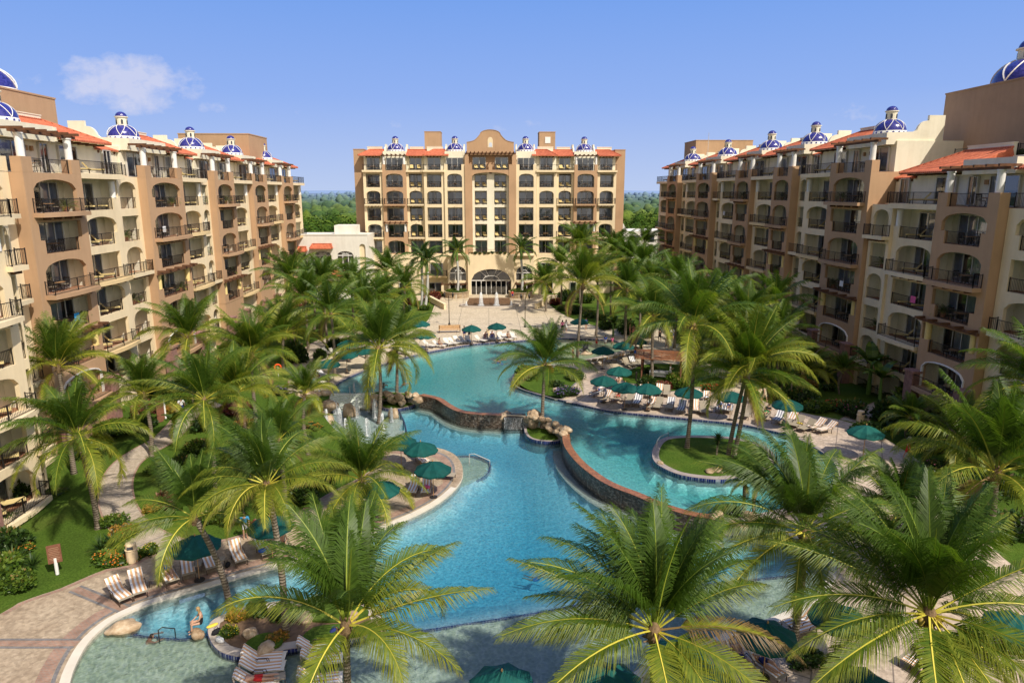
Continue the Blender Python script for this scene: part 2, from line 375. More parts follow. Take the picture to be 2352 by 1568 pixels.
def link(name, data, parent=None, loc=None, rot=None, scale=None):
    o = bpy.data.objects.new(name, data); COL.objects.link(o)
    if parent: o.parent = parent
    if loc is not None: o.location = loc
    if rot is not None: o.rotation_euler = rot
    if scale is not None: o.scale = scale
    return o
LABELS = {}
def tag(o, label, cat, group=None, kind=None):
    if label:
        o['label'] = label; LABELS[label] = LABELS.get(label, 0) + 1
    if cat: o['category'] = cat
    if group: o['group'] = group
    if kind: o['kind'] = kind
    return o
def thing(name, loc, rz, label, cat, group=None, scale=None):
    o = link(name, None, None, loc, (0, 0, rz), scale); o.empty_display_size = .3
    return tag(o, label, cat, group)
class Proto:                                # a thing built once, then copied with all its parts
    def __init__(s, make): s.make = make; s.root = None; s.kids = None
    def put(s, loc, rz, label, group=None, scale=None):
        if s.root is None:
            s.root = s.make(); r = s.root; s.kids = [c for c in r.children]
            s.tree = [(c, [g for g in c.children]) for c in s.kids]
        else:
            r = s.root.copy(); COL.objects.link(r)
            for c, gs in s.tree:
                d = c.copy(); COL.objects.link(d); d.parent = r
                for g in gs:
                    e = g.copy(); COL.objects.link(e); e.parent = d
        r.location = loc; r.rotation_euler = (0, 0, rz)
        r.scale = (scale,) * 3 if isinstance(scale, (int, float)) else (scale or (1, 1, 1))
        tag(r, label, None, group); return r
ORD = ['first', 'second', 'third', 'fourth', 'fifth', 'sixth', 'seventh', 'eighth', 'ninth', 'tenth', 'eleventh', 'twelfth', 'thirteenth', 'fourteenth', 'fifteenth', 'sixteenth', 'seventeenth', 'eighteenth', 'nineteenth', 'twentieth', 'twenty-first', 'twenty-second', 'twenty-third', 'twenty-fourth']
# ------------------------------------------------------------------ outlines
def catmull(pts, per=4, closed=True):
    out = []; n = len(pts)
    for i in range(n if closed else n - 1):
        if closed: p = [pts[(i + k - 1) % n] for k in range(4)]
        else: p = [pts[max(0, min(n - 1, i + k - 1))] for k in range(4)]
        for j in range(per):
            t = j / per
            out.append(Vector([.5 * (2 * p[1][c] + (p[2][c] - p[0][c]) * t + (2 * p[0][c] - 5 * p[1][c] + 4 * p[2][c] - p[3][c]) * t * t + (3 * p[1][c] - p[0][c] - 3 * p[2][c] + p[3][c]) * t ** 3) for c in (0, 1)]))
    if not closed: out.append(Vector((pts[-1][0], pts[-1][1])))
    return out
def pxs(lst, z=0.0):
    return [G(a, b, z).to_2d() for a, b in lst]
def pxh(lst): return [GH(a, b).to_2d() for a, b in lst]
def pip(x, y, poly):
    c = False; n = len(poly); j = n - 1
    for i in range(n):
        yi, yj = poly[i][1], poly[j][1]
        if (yi > y) != (yj > y) and x < (poly[j][0] - poly[i][0]) * (y - yi) / (yj - yi) + poly[i][0]: c = not c
        j = i
    return c
def segdist(x, y, poly, closed=True):
    best = 1e9; n = len(poly)
    for i in range(n if closed else n - 1):
        ax, ay = poly[i][0], poly[i][1]; bx, by = poly[(i + 1) % n][0], poly[(i + 1) % n][1]
        dx, dy = bx - ax, by - ay; l = dx * dx + dy * dy
        t = 0 if l == 0 else max(0, min(1, ((x - ax) * dx + (y - ay) * dy) / l))
        best = min(best, (ax + dx * t - x) ** 2 + (ay + dy * t - y) ** 2)
    return math.sqrt(best)
def offset(poly, d, closed=True):           # positive = to the left of travel
    n = len(poly); out = []
    for i in range(n):
        a = poly[(i - 1) % n] if closed or i else poly[i]; b = poly[(i + 1) % n] if closed or i < n - 1 else poly[i]
        t = Vector((b[0] - a[0], b[1] - a[1])); t = t.normalized() if t.length > 1e-6 else Vector((1, 0))
        out.append(Vector((poly[i][0] - t.y * d, poly[i][1] + t.x * d)))
    return out
def area(poly): return .5 * sum(poly[i][0] * poly[(i + 1) % len(poly)][1] - poly[(i + 1) % len(poly)][0] * poly[i][1] for i in range(len(poly)))
def ccw(poly): return poly if area(poly) > 0 else list(reversed(poly))
def resample(poly, step):
    out = []; n = len(poly)
    for i in range(n):
        a, b = Vector(poly[i][:2]), Vector(poly[(i + 1) % n][:2]); k = max(1, int((b - a).length / step))
        out += [a.lerp(b, j / k) for j in range(k)]
    return out
def resample_o(poly, step):
    out = []
    for a, b in zip(poly, poly[1:]):
        a, b = Vector(a[:2]), Vector(b[:2]); k = max(1, int((b - a).length / step)); out += [a.lerp(b, j / k) for j in range(k)]
    return out + [Vector(poly[-1][:2])]
def cdt(outer, holes, step, extra=()):
    pts, edges = [], []
    for pl in [outer] + list(holes):
        i0 = len(pts); m = len(pl); pts += [Vector(p[:2]) for p in pl]
        edges += [(i0 + i, i0 + (i + 1) % m) for i in range(m)]
    for pl in extra:
        i0 = len(pts); m = len(pl); pts += [Vector(p[:2]) for p in pl]; edges += [(i0 + i, i0 + i + 1) for i in range(m - 1)]
    if step:
        xs = [p[0] for p in outer]; ys = [p[1] for p in outer]
        x = min(xs) + step * .5
        while x < max(xs):
            y = min(ys) + step * .5
            while y < max(ys):
                if pip(x, y, outer) and not any(pip(x, y, h) for h in holes): pts.append(Vector((x + random.uniform(-.1, .1) * step, y + random.uniform(-.1, .1) * step)))
                y += step
            x += step
    v, e, f, *_ = delaunay_2d_cdt(pts, edges, [], 0, 1e-4)
    keep = []
    for t in f:
        cx = sum(v[i].x for i in t) / len(t); cy = sum(v[i].y for i in t) / len(t)
        if pip(cx, cy, outer) and not any(pip(cx, cy, h) for h in holes): keep.append(tuple(t))
    return v, keep
def sheet(name, outer, holes, zf, mat, step=2.0, skirt=0.0, kind='structure', parent=None, smooth=False):
    outer = ccw(outer)
    v, f = cdt(outer, holes, step)
    mb = MB(); mb.v = [(p.x, p.y, zf(p.x, p.y)) for p in v]; mb.f = list(f); mb.m = [0] * len(f)
    if skirt:
        for pl in [outer] + list(holes):
            n = len(pl)
            for i in range(n):
                a, b = pl[i], pl[(i + 1) % n]; za, zb = zf(a[0], a[1]), zf(b[0], b[1])
                mb.poly([(a[0], a[1], za - skirt), (b[0], b[1], zb - skirt), (b[0], b[1], zb), (a[0], a[1], za)])
    o = mb.build(name, mat, parent, smooth)
    if kind: o['kind'] = kind
    return o
def ribbon(name, line, w0, w1, zf, mat, closed=True, drop=.0, h=0.0, kind='structure', tagargs=None):
    # a band between two offsets of a line; drop = depth of its two sides
    a, b = offset(line, w0, closed), offset(line, w1, closed); n = len(line); mb = MB()
    for i in range(n if closed else n - 1):
        j = (i + 1) % n
        P = [(q[0], q[1], zf(q[0], q[1]) + h) for q in (a[i], a[j], b[j], b[i])]
        mb.poly(P)
        if drop:
            for q0, q1 in ((P[0], P[1]), (P[2], P[3])):
                mb.poly([q0, q1, (q1[0], q1[1], q1[2] - drop), (q0[0], q0[1], q0[2] - drop)])
    if drop and not closed:
        for i in (0, n - 1):
            P = [(q[i][0], q[i][1], zf(q[i][0], q[i][1]) + h) for q in (a, b)]
            mb.poly([P[0], P[1], (P[1][0], P[1][1], P[1][2] - drop), (P[0][0], P[0][1], P[0][2] - drop)])
    o = mb.build(name, mat)
    if kind: o['kind'] = kind
    return o

L_LEFT = [(150, 1660), (160, 1568), (182, 1510), (212, 1465), (260, 1425), (330, 1392), (410, 1367), (500, 1341), (600, 1312), (690, 1289), (760, 1266), (830, 1238), (900, 1206), (960, 1180), (1010, 1152), (1046, 1122), (1062, 1096), (1060, 1073), (1042, 1054), (1005, 1041), (950, 1036), (890, 1031), (830, 1022), (780, 1003), (748, 975), (728, 948)]
L_TOP = [(757, 938), (852, 938), (878, 937), (912, 939), (953, 930)]
W1_TOP = [(968, 906), (1006, 915), (1028, 929), (1053, 942), (1091, 949), (1153, 952), (1205, 955), (1262, 968), (1288, 985), (1300, 997)]
W2_TOP = [(1300, 997), (1304, 1023), (1329, 1057), (1367, 1089), (1407, 1113), (1464, 1135), (1508, 1154), (1560, 1172), (1615, 1184), (1662, 1188)]
L_RIGHT = [(1690, 1196), (1745, 1206), (1830, 1228), (1900, 1262), (1922, 1310), (1900, 1360), (1843, 1402), (1772, 1434), (1700, 1457), (1627, 1486), (1540, 1518), (1480, 1550), (1430, 1600), (1400, 1660)]
UP_RIGHT = [(1700, 1190), (1780, 1172), (1850, 1151), (1903, 1128), (1926, 1098), (1918, 1066), (1888, 1038), (1850, 1017), (1817, 1001), (1767, 988), (1717, 977), (1667, 970), (1617, 965), (1557, 959), (1474, 951), (1407, 944), (1341, 931), (1274, 915), (1225, 903), (1196, 891), (1180, 877), (1178, 862), (1195, 849), (1230, 842), (1285, 838), (1323, 833), (1345, 826), (1376, 819), (1410, 811), (1441, 800), (1424, 787), (1394, 780), (1330, 778), (1270, 777), (1216, 781), (1150, 786), (1091, 790), (1013, 803), (935, 820), (866, 841), (822, 857), (790, 872), (766, 888), (757, 903)]
UP_LEFTLOW = [(852, 903), (872, 898), (925, 902)]
w1 = catmull(pxs(W1_TOP), 3, False); w2 = catmull(pxs(W2_TOP), 3, False)
weirline = w1[:-1] + w2
low_left = catmull(pxs(L_LEFT, LOW), 3, False); low_right = catmull(pxs(L_RIGHT, LOW), 3, False)
LOWP = low_left + pxs(L_TOP, LOW) + weirline + low_right
up_right = catmull(pxs(UP_RIGHT), 3, False)
UPP = weirline + up_right + pxs(UP_LEFTLOW)
LOWP = resample(ccw(LOWP), .7); UPP = resample(ccw(UPP), .7)
stepsq = [G(757, 903).to_2d(), G(852, 903).to_2d(), G(852, 938, LOW).to_2d(), G(757, 938, LOW).to_2d()]
isl1 = catmull(pxs([(478, 1443), (484, 1428), (504, 1415), (560, 1393), (640, 1380), (720, 1375), (800, 1378), (850, 1392), (875, 1415), (870, 1440), (842, 1458), (800, 1470), (735, 1479), (614, 1497), (555, 1506), (528, 1503), (504, 1494), (488, 1478), (479, 1458)], LOW + .1), 3)
isl2 = catmull(pxs([(1498, 1042), (1506, 1020), (1525, 1006), (1563, 1001), (1616, 1001), (1675, 1004), (1735, 1016), (1775, 1040), (1775, 1070), (1727, 1090), (1662, 1101), (1616, 1099), (1563, 1091), (1525, 1076), (1503, 1060)], .05), 3)
isl3 = catmull(pxs([(1205, 991), (1216, 1005), (1241, 1012), (1275, 1013), (1290, 1008), (1296, 1000), (1285, 985), (1262, 972), (1225, 966), (1207, 975)], LOW + .1), 3)
isl4 = catmull(pxs([(874, 932), (885, 938), (912, 939), (948, 931), (955, 922), (935, 914), (900, 916), (880, 920)], LOW + .1), 3)
isl1, isl2, isl3, isl4 = map(ccw, (isl1, isl2, isl3, isl4))

# ------------------------------------------------------------------ ground, lawns, decks and paths
def gz(x, y):
    if y > 170 or abs(x) > 70 or y < 6: return -1.6 - min(4, max(0, (y - 170) / 60)) if y > 170 else -1.4
    return hz(x, y) - .03
outer_g = ccw(resample([Vector(p) for p in ((-66, 8), (66, 8), (66, 165), (-66, 165))], 6))
v, f = cdt(outer_g, [LOWP, UPP, stepsq], 2.2)
mb = MB(); mb.v = [(p.x, p.y, gz(p.x, p.y)) for p in v]; mb.f = list(f); mb.m = [0] * len(f)
big = 30000
ring = [(-66, 8), (66, 8), (66, 165), (-66, 165)]; far_ = [(-big, -200), (big, -200), (big, big), (-big, big)]
for i in range(4):
    a, b, c, d = ring[i], ring[(i + 1) % 4], far_[(i + 1) % 4], far_[i]
    za = -1.4
    mb.poly([(d[0], d[1], -6 if i == 2 or d[1] > 0 else za), (c[0], c[1], -6 if c[1] > 0 else za), (b[0], b[1], gz(*b)), (a[0], a[1], gz(*a))])
mb.build('ground', 'grass')['kind'] = 'structure'

deck_z = lambda x, y: hz(x, y) + .02
path_z = lambda x, y: hz(x, y) + .0
d1_out = [(-260, 1660), (-200, 1500), (0, 1410), (42, 1385), (97, 1365), (139, 1351), (194, 1327), (245, 1307), (297, 1298), (325, 1284), (352, 1272), (420, 1260), (500, 1241), (560, 1226), (640, 1195), (700, 1165), (760, 1130), (820, 1100), (870, 1065), (885, 1040)]
d1 = catmull(pxh(d1_out), 2, False)
lowleft_r = catmull(pxs(L_LEFT[:22], LOW), 3, False)
deck1 = ccw(resample(d1 + list(reversed(lowleft_r)), 1.2))
sheet('pool deck', deck1, [], deck_z, 'deckbrown', 1.6, .1)
ribbon('brick border', offset(lowleft_r, .42, False), .35, .95, deck_z, 'brickband', False, 0, .008)
ribbon('brick border', offset(lowleft_r, .42, False), .15, .33, deck_z, 'greyband', False, 0, .008)
ribbon('brick border', d1[4:], -.32, -.06, deck_z, 'brickband', False, 0, .008)
for a, b in (((172, 1352), (288, 1400)), ((-40, 1478), (178, 1478))):
    ln = resample_o([GH(*a).to_2d(), GH(*b).to_2d()], .6)
    ribbon('brick border', ln, -.2, .2, deck_z, 'brickband', False, 0, .012)
    ribbon('brick border', ln, .22, .36, deck_z, 'greyband', False, 0, .012)
    ribbon('brick border', ln, -.36, -.22, deck_z, 'greyband', False, 0, .012)
# the upper banks and the plaza: everything paved around the far pool
d2_out = [(757, 903), (735, 908), (690, 912), (668, 890), (680, 860), (694, 832), (740, 812), (800, 790), (860, 778), (915, 772), (962, 752), (985, 733), (996, 706), (1003, 690), (1010, 676), (1250, 676), (1262, 700), (1300, 726), (1345, 742), (1385, 752), (1450, 757), (1500, 748), (1545, 750), (1550, 775), (1556, 806), (1590, 835), (1660, 862), (1700, 880), (1722, 905), (1768, 928), (1850, 950), (1930, 965), (1990, 985), (2050, 1018), (2110, 1058), (2165, 1110), (2215, 1180), (2270, 1250), (2340, 1310), (2460, 1390), (2600, 1500), (2600, 1660), (1400, 1660)]
d2 = catmull(pxh(d2_out), 2, False)
inner = list(reversed(low_right))
deck2 = d2 + inner + up_right
deck2 = ccw(resample(deck2, 1.3))
lawn_isl = [catmull(pxh(l), 3) for l in ([(1180, 878), (1196, 893), (1240, 906), (1290, 917), (1318, 884), (1335, 868), (1325, 848), (1290, 843), (1235, 846), (1196, 852)], [(1425, 862), (1480, 838), (1530, 836), (1590, 842), (1650, 866), (1690, 888), (1660, 892), (1600, 890), (1540, 900), (1490, 885), (1440, 880)])]
sheet('plaza paving', deck2, [resample(l, 1.2) for l in lawn_isl], deck_z, 'plaza', 2.2, .1)
dk = catmull(pxh([(1300, 925), (1330, 868), (1372, 850), (1400, 848), (1440, 882), (1500, 893), (1600, 895), (1690, 896), (1768, 928), (1850, 950), (1930, 965), (1990, 985), (2050, 1018), (2110, 1058), (2165, 1110), (2215, 1180), (2270, 1250), (2340, 1310), (2460, 1390), (2600, 1500), (2600, 1660), (1400, 1660)]), 2, False)
k0 = min(range(len(up_right)), key=lambda i: (up_right[i] - G(1310, 922).to_2d()).length)
sandpoly = ccw(resample(dk + inner + up_right[:k0 + 1], 1.3))
sheet('terrace paving', sandpoly, [], lambda x, y: hz(x, y) + .036, 'decksand', 2.0)
def path(name, px, w, mat='path'):
    ln = resample_o(catmull(pxh(px), 4, False), .8)
    o = ribbon(name, ln, -w / 2, w / 2, path_z, mat, False, .1)
    for k in (-1, 1): ribbon('path edge', ln, k * w / 2 - .06, k * w / 2 + .06, path_z, 'brickband', False, .05, .01)
    jm = MB()                              # saw cuts across the path
    acc = 0
    for i in range(1, len(ln) - 1):
        acc += (ln[i] - ln[i - 1]).length
        if acc > 2.4:
            acc = 0; t = (ln[i + 1] - ln[i - 1]).normalized(); nrm = Vector((-t.y, t.x))
            q = [ln[i] + nrm * (w / 2 - .07) + t * .03, ln[i] - nrm * (w / 2 - .07) + t * .03, ln[i] - nrm * (w / 2 - .07) - t * .03, ln[i] + nrm * (w / 2 - .07) - t * .03]
            jm.poly([(p.x, p.y, path_z(p.x, p.y) + .006) for p in q])
    jm.build('path joint', 'greyband')['kind'] = 'structure'
path('garden path', [(420, 1268), (350, 1240), (305, 1213), (280, 1181), (268, 1149), (266, 1116), (275, 1087), (295, 1060), (332, 1034), (378, 1008), (412, 975), (440, 945), (500, 925)], 2.1)
path('garden path', [(690, 900), (690, 860), (706, 815), (742, 785), (800, 768), (900, 752)], 2.3)
path('garden path', [(1540, 790), (1590, 822), (1640, 848), (1700, 872), (1745, 905)], 2.0)
path('garden path', [(1955, 968), (1990, 948), (2040, 925), (2100, 905)], 1.8)
# the lawns that rise inside the paved banks
for l in lawn_isl:
    sheet('lawn', resample(l, 1.2), [], lambda x, y: hz(x, y) + .05, 'grass', 1.5, .1)
    ribbon('lawn edge', l, -.08, .08, lambda x, y: hz(x, y) + .06, 'greyband', True, .1)

# ------------------------------------------------------------------ pools
LOW_W, UP_W = LOW - .07, -.06
beachline = pxs([(-60, 1390), (282, 1440), (300, 1452), (400, 1463), (470, 1458), (530, 1450), (700, 1450), (865, 1455), (960, 1445), (1080, 1427), (1250, 1400), (1380, 1372), (1500, 1345), (1700, 1330), (1960, 1300)], LOW - .15)
splashline = pxs([(858, 925), (905, 935), (925, 962), (933, 990), (935, 1020), (900, 1045)], LOW - .2)
splash = pxs([(700, 930), (858, 925), (905, 935), (925, 962), (933, 990), (935, 1045), (700, 1060)], LOW - .2)
shelf = pxs([(1000, 1046), (1040, 1047), (1080, 1045), (1110, 1051), (1126, 1066), (1120, 1086), (1095, 1102), (1055, 1112)], LOW - .3)
deepleft = [G(a, b, LOW) for a, b in ((282, 1440), (700, 1300))]
def ybeach(x):
    for a, b in zip(beachline, beachline[1:]):
        if a[0] <= x <= b[0]: return lerp(a[1], b[1], (x - a[0]) / (b[0] - a[0]))
    return beachline[0][1] if x < beachline[0][0] else beachline[-1][1]
def lowfloor(x, y):
    d = segdist(x, y, LOWP); dw = segdist(x, y, weirline, False)
    yb = ybeach(x)
    dep = .42 if d < .75 else (.8 if d < 1.3 else 1.0 + .75 * smooth(1.3, 8, d))
    if dw < 1.15: dep = .45
    dep = min(dep, .26 + max(0, (y - yb)) * .42) if y > yb else min(.24, .10 + .02 * (yb - y) + (.1 if y > yb - .25 else 0))
    if y <= yb: dep = .2
    if pip(x, y, splash): dep = .14
    elif pip(x, y, shelf): dep = .3
    elif segdist(x, y, shelf) < .5: dep = min(dep, .55)
    return LOW_W - dep
wade = pxs([(1240, 850), (1258, 832), (1275, 806), (1283, 770), (1460, 760), (1460, 830), (1310, 850)])
def upfloor(x, y):
    d = segdist(x, y, UPP)
    dep = .35 if d < .55 else (.62 if d < 1.0 else .85 + .35 * smooth(1, 7, d))
    if segdist(x, y, weirline, False) < 1.2: dep = max(dep, .8)
    if pip(x, y, wade): dep = .16
    for i in (isl2,):
        if segdist(x, y, i) < .5: dep = min(dep, .45)
    return UP_W - dep
def basin(poly, zf, mats, pick, step, wz):
    v, f = cdt(poly, [], step); mb = MB(); mb.v = [(p.x, p.y, zf(p.x, p.y)) for p in v]; mb.f = list(f)
    mb.m = [pick(sum(v[i].x for i in t) / 3, sum(v[i].y for i in t) / 3) for t in f]
    n = len(poly)
    for i in range(n):
        a, b = poly[i], poly[(i + 1) % n]
        za, zb = zf(a[0], a[1]) - .9, zf(b[0], b[1]) - .9
        mb.poly([(a[0], a[1], za), (b[0], b[1], zb), (b[0], b[1], wz + .08), (a[0], a[1], wz + .08)], len(mats) - 1)
    o = mb.build('pool floor', mats); o['kind'] = 'structure'
basin(LOWP, lowfloor, ['lowfloor', 'beachfloor', 'splashfloor', 'coping'], lambda x, y: 2 if pip(x, y, splash) else 1 if (y <= ybeach(x) or pip(x, y, shelf)) else 0, .55, LOW_W)
basin(UPP, upfloor, ['upfloor', 'sandfloor', 'coping'], lambda x, y: 1 if pip(x, y, wade) else 0, .6, UP_W)
def water(name, poly, z, mat):
    poly = ccw(poly); v, f = cdt(poly, [], 0); mb = MB()
    n = len(v); mb.v = [(p.x, p.y, z) for p in v] + [(p.x, p.y, z - 3.2) for p in v]
    mb.f = [tuple(t) for t in f] + [tuple(n + i for i in reversed(t)) for t in f]; mb.m = [0] * len(mb.f)
    k = len(poly)
    for i in range(k):
        a, b = poly[i], poly[(i + 1) % k]
        mb.poly([(a[0], a[1], z - 3.2), (b[0], b[1], z - 3.2), (b[0], b[1], z), (a[0], a[1], z)])
    me = mb.mesh(name, [mat]); bm = bmesh.new(); bm.from_mesh(me); bmesh.ops.remove_doubles(bm, verts=bm.verts, dist=1e-4)
    bmesh.ops.recalc_face_normals(bm, faces=bm.faces); bm.to_mesh(me); bm.free()
    link(name, me)['kind'] = 'structure'
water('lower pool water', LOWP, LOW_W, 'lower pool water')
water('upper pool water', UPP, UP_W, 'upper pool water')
lz = lambda z: (lambda x, y: z)
# copings
ribbon('pool coping', lowleft_r, -.02, .40, lz(LOW), 'coping', False, .3, .05)
ribbon('pool coping', catmull(pxs(L_LEFT[20:], LOW), 3, False), -.02, .3, lz(LOW), 'greycoping', False, .3, .04)
ribbon('pool coping', catmull(pxs(L_RIGHT, LOW), 3, False), -.38, .02, lz(LOW), 'coping', False, .3, .06)
ribbon('pool coping', up_right, -.34, .02, lz(0), 'greycoping', False, .3, .05)
ribbon('waterline tile', up_right, .021, .05, lz(0), 'bluetile', False, .22, .02)
def islet(poly, z, cope, wid, top, tile=True, dome=.12):
    ribbon('island coping', poly, 0, wid, lz(z), cope, True, 1.2)
    if tile: ribbon('waterline tile', poly, -.03, -.005, lz(z), 'bluetile', True, .3, -.03)
    inn = offset(poly, wid - .02)
    sheet('island lawn', inn, [], lambda x, y: z - .02 + dome * smooth(0, 2, segdist(x, y, inn)), top, .7)
islet(isl1, LOW + .12, 'curbstone', .5, 'soil'); islet(isl2, .10, 'greycoping', .5, 'grass')
islet(isl3, LOW + .12, 'greycoping', .22, 'grass', True, .35); islet(isl4, LOW + .12, 'greycoping', .2, 'grass', True, .2)
for l in ([(560, 1490), (580, 1463), (620, 1452), (650, 1470), (625, 1488)], [(690, 1478), (720, 1440), (800, 1432), (850, 1440), (830, 1456), (770, 1466)], [(660, 1400), (760, 1385), (840, 1395), (830, 1420), (720, 1425)]):
    sheet('island lawn', catmull(pxs(l, LOW + .25), 3), [], lz(LOW + .27), 'grass', .8, .1)
# tile lines on the pool floor
for ln, dz in ((beachline, .17), (splashline, .11), (shelf[1:-1], .27)):
    ribbon('tile line', catmull(ln, 6, False), -.06, .06, lz(LOW_W - dz), 'bluetile', False, .25)
# overflow weirs
def weir(line):
    a, b = offset(line, .3, False), offset(line, -.3, False); n = len(line); mb = MB(); cuts = []
    for i in range(n - 1):
        for q, s in ((a, 1), (b, -1)):
            lean = .10 * s
            q0, q1 = q[i], q[i + 1]
            mb.poly([(q0[0], q0[1], 0), (q1[0], q1[1], 0), (q1[0], q1[1], -2.8), (q0[0], q0[1], -2.8)], 0)
        mb.poly([(a[i][0], a[i][1], .03), (a[i + 1][0], a[i + 1][1], .03), (b[i + 1][0], b[i + 1][1], .03), (b[i][0], b[i][1], .03)], 1)
        for q in (a, b): mb.poly([(q[i][0], q[i][1], .03), (q[i + 1][0], q[i + 1][1], .03), (q[i + 1][0], q[i + 1][1], -.01), (q[i][0], q[i][1], -.01)], 1)
    return mb
def wpart(p, q): return catmull(pxs(p), 4, False)
o = weir(catmull(pxs(W1_TOP[:6]), 4, False)).build('overflow weir', ['weir', 'weirtop']); tag(o, 'curved dark mosaic weir with rust brown top between the rocks and waterfall', 'weir wall', 'overflow weirs')
o = weir(catmull(pxs(W2_TOP), 4, False)).build('overflow weir', ['weir', 'weirtop']); tag(o, 'long sweeping dark mosaic weir with rust brown top right of palm islet', 'weir wall', 'overflow weirs')
for W in (W1_TOP[:6], W2_TOP):
    ribbon('weir ledge', catmull(pxs(W), 4, False), -1.05, -.32, lz(LOW_W - .3), 'coping', False, .6)
# waterfall gap in the weir
wf0, wf1 = G(1158, 952).to_2d(), G(1208, 955).to_2d()
wt = thing('waterfall', (*((wf0 + wf1) / 2), LOW), 0, 'short waterfall spilling over a dark ledge between weir and rocks', 'waterfall')
c_ = (wf0 + wf1) / 2; mb = MB(); hx = (wf1 - wf0).length / 2
mb.box(-hx, hx, -.25, .9, -2, LOW * -1 - .12); mb.build('ledge', 'dark ledge', wt)
mb = MB()
for k in range(20):
    x = -hx + (k + .5) * 2 * hx / 20; w = random.uniform(.008, .028)
    mb.poly([(x - w, -.27, .97), (x + w, -.27, .97), (x + w, -.42, -.1), (x - w, -.42, -.1)])
mb.build('water sheet', 'spray', wt)
# broad steps that carry water down into the splash pool
st = thing('pool steps', (0, 0, 0), 0, 'wide wet stone steps running down into the splash pool', 'steps')
mb = MB(); A, B, C, D = [Vector((p.x, p.y)) for p in stepsq]
NS = 7
for k in range(NS):
    t0, t1 = k / NS, (k + 1) / NS; z = UP_W + .02 - (k) * (1.02 / NS)
    q = [A.lerp(D, t0), B.lerp(C, t0), B.lerp(C, t1), A.lerp(D, t1)]
    mb.prism([(p.x, p.y) for p in q], -2.4, z)
mb.build('stair_treads', 'splashfloor', st)
mb = MB(); m0, m1 = A.lerp(B, .5).lerp(D.lerp(C, .5), .15), A.lerp(B, .5).lerp(D.lerp(C, .5), .85)
mb.tube([(m0.x, m0.y, -.2), (m0.x, m0.y, .8), (m1.x, m1.y, -.15), (m1.x, m1.y, -1.1)], .03, 6); mb.build('handrail', 'alu', st)
# ------------------------------------------------------------------ buildings
CAMP = Vector((0, 0, CAM_Z))
class Pool:                                 # parts of a building; past 96 of a kind the far rest become one part
    def __init__(s, root): s.root = root; s.items = {}
    def add(s, name, me, mat, kids=()): s.items.setdefault(name, []).append((me, mat, kids))
    def flush(s):
        W = s.root.matrix_basis if s.root.parent is None else s.root.matrix_world
        for name, lst in s.items.items():
            lst.sort(key=lambda it: (W @ it[1].translation - CAMP).length)
            for me, mat, kids in lst[:96]:
                o = link(name, me, s.root); o.matrix_basis = mat
                for kn, km, kmat in kids:
                    k = link(kn, km, o); k.matrix_basis = kmat
            rest = lst[96:]
            if rest:
                bm = bmesh.new(); mats = []
                def add(me, mat):
                    i0 = len(bm.faces); v0 = len(bm.verts); bm.from_mesh(me); bm.verts.ensure_lookup_table(); bm.faces.ensure_lookup_table()
                    bmesh.ops.transform(bm, matrix=mat, verts=bm.verts[v0:])
                    mm = []
                    for m in me.materials:
                        if m not in mats: mats.append(m)
                        mm.append(mats.index(m))
                    for fa in bm.faces[i0:]: fa.material_index = mm[fa.material_index]
                for me, mat, kids in rest:
                    add(me, mat)
                    for kn, km, kmat in kids: add(km, mat @ kmat)
                me = bpy.data.meshes.new(name); bm.to_mesh(me); bm.free()
                for m in mats: me.materials.append(m)
                link(name, me, s.root)['kind'] = 'stuff'
CACHE = {}
def rail_mesh(w, side=0.0):                 # straight railing, with returns of the given depth at both ends
    key = ('rail', round(w * 5), round(side * 10))
    if key in CACHE: return CACHE[key]
    w = round(w * 5) / 5; mb = MB()
    segs = [((-w / 2, -side, 0), (w / 2, -side, 0))]
    if side: segs += [((-w / 2, 0, 0), (-w / 2, -side, 0)), ((w / 2, -side, 0), (w / 2, 0, 0))]
    for a, b in segs:
        a, b = Vector(a), Vector(b); d = b - a; n = max(2, int(d.length / .145))
        for z, t in ((.08, .03), (1.02, .05)): mb.bar(a + Vector((0, 0, z)), b + Vector((0, 0, z)), .04, t)
        for k in range(1, n):
            p = a + d * k / n; mb.bar(p + Vector((0, 0, .08)), p + Vector((0, 0, 1.0)), .017, .017)
        for p in (a, b): mb.bar(p, p + Vector((0, 0, 1.1)), .06, .06)
        if d.length > 3.2: p = a + d * .5; mb.bar(p, p + Vector((0, 0, 1.03)), .05, .05)
    CACHE[key] = mb.mesh('railing', ['dark metal']); return CACHE[key]
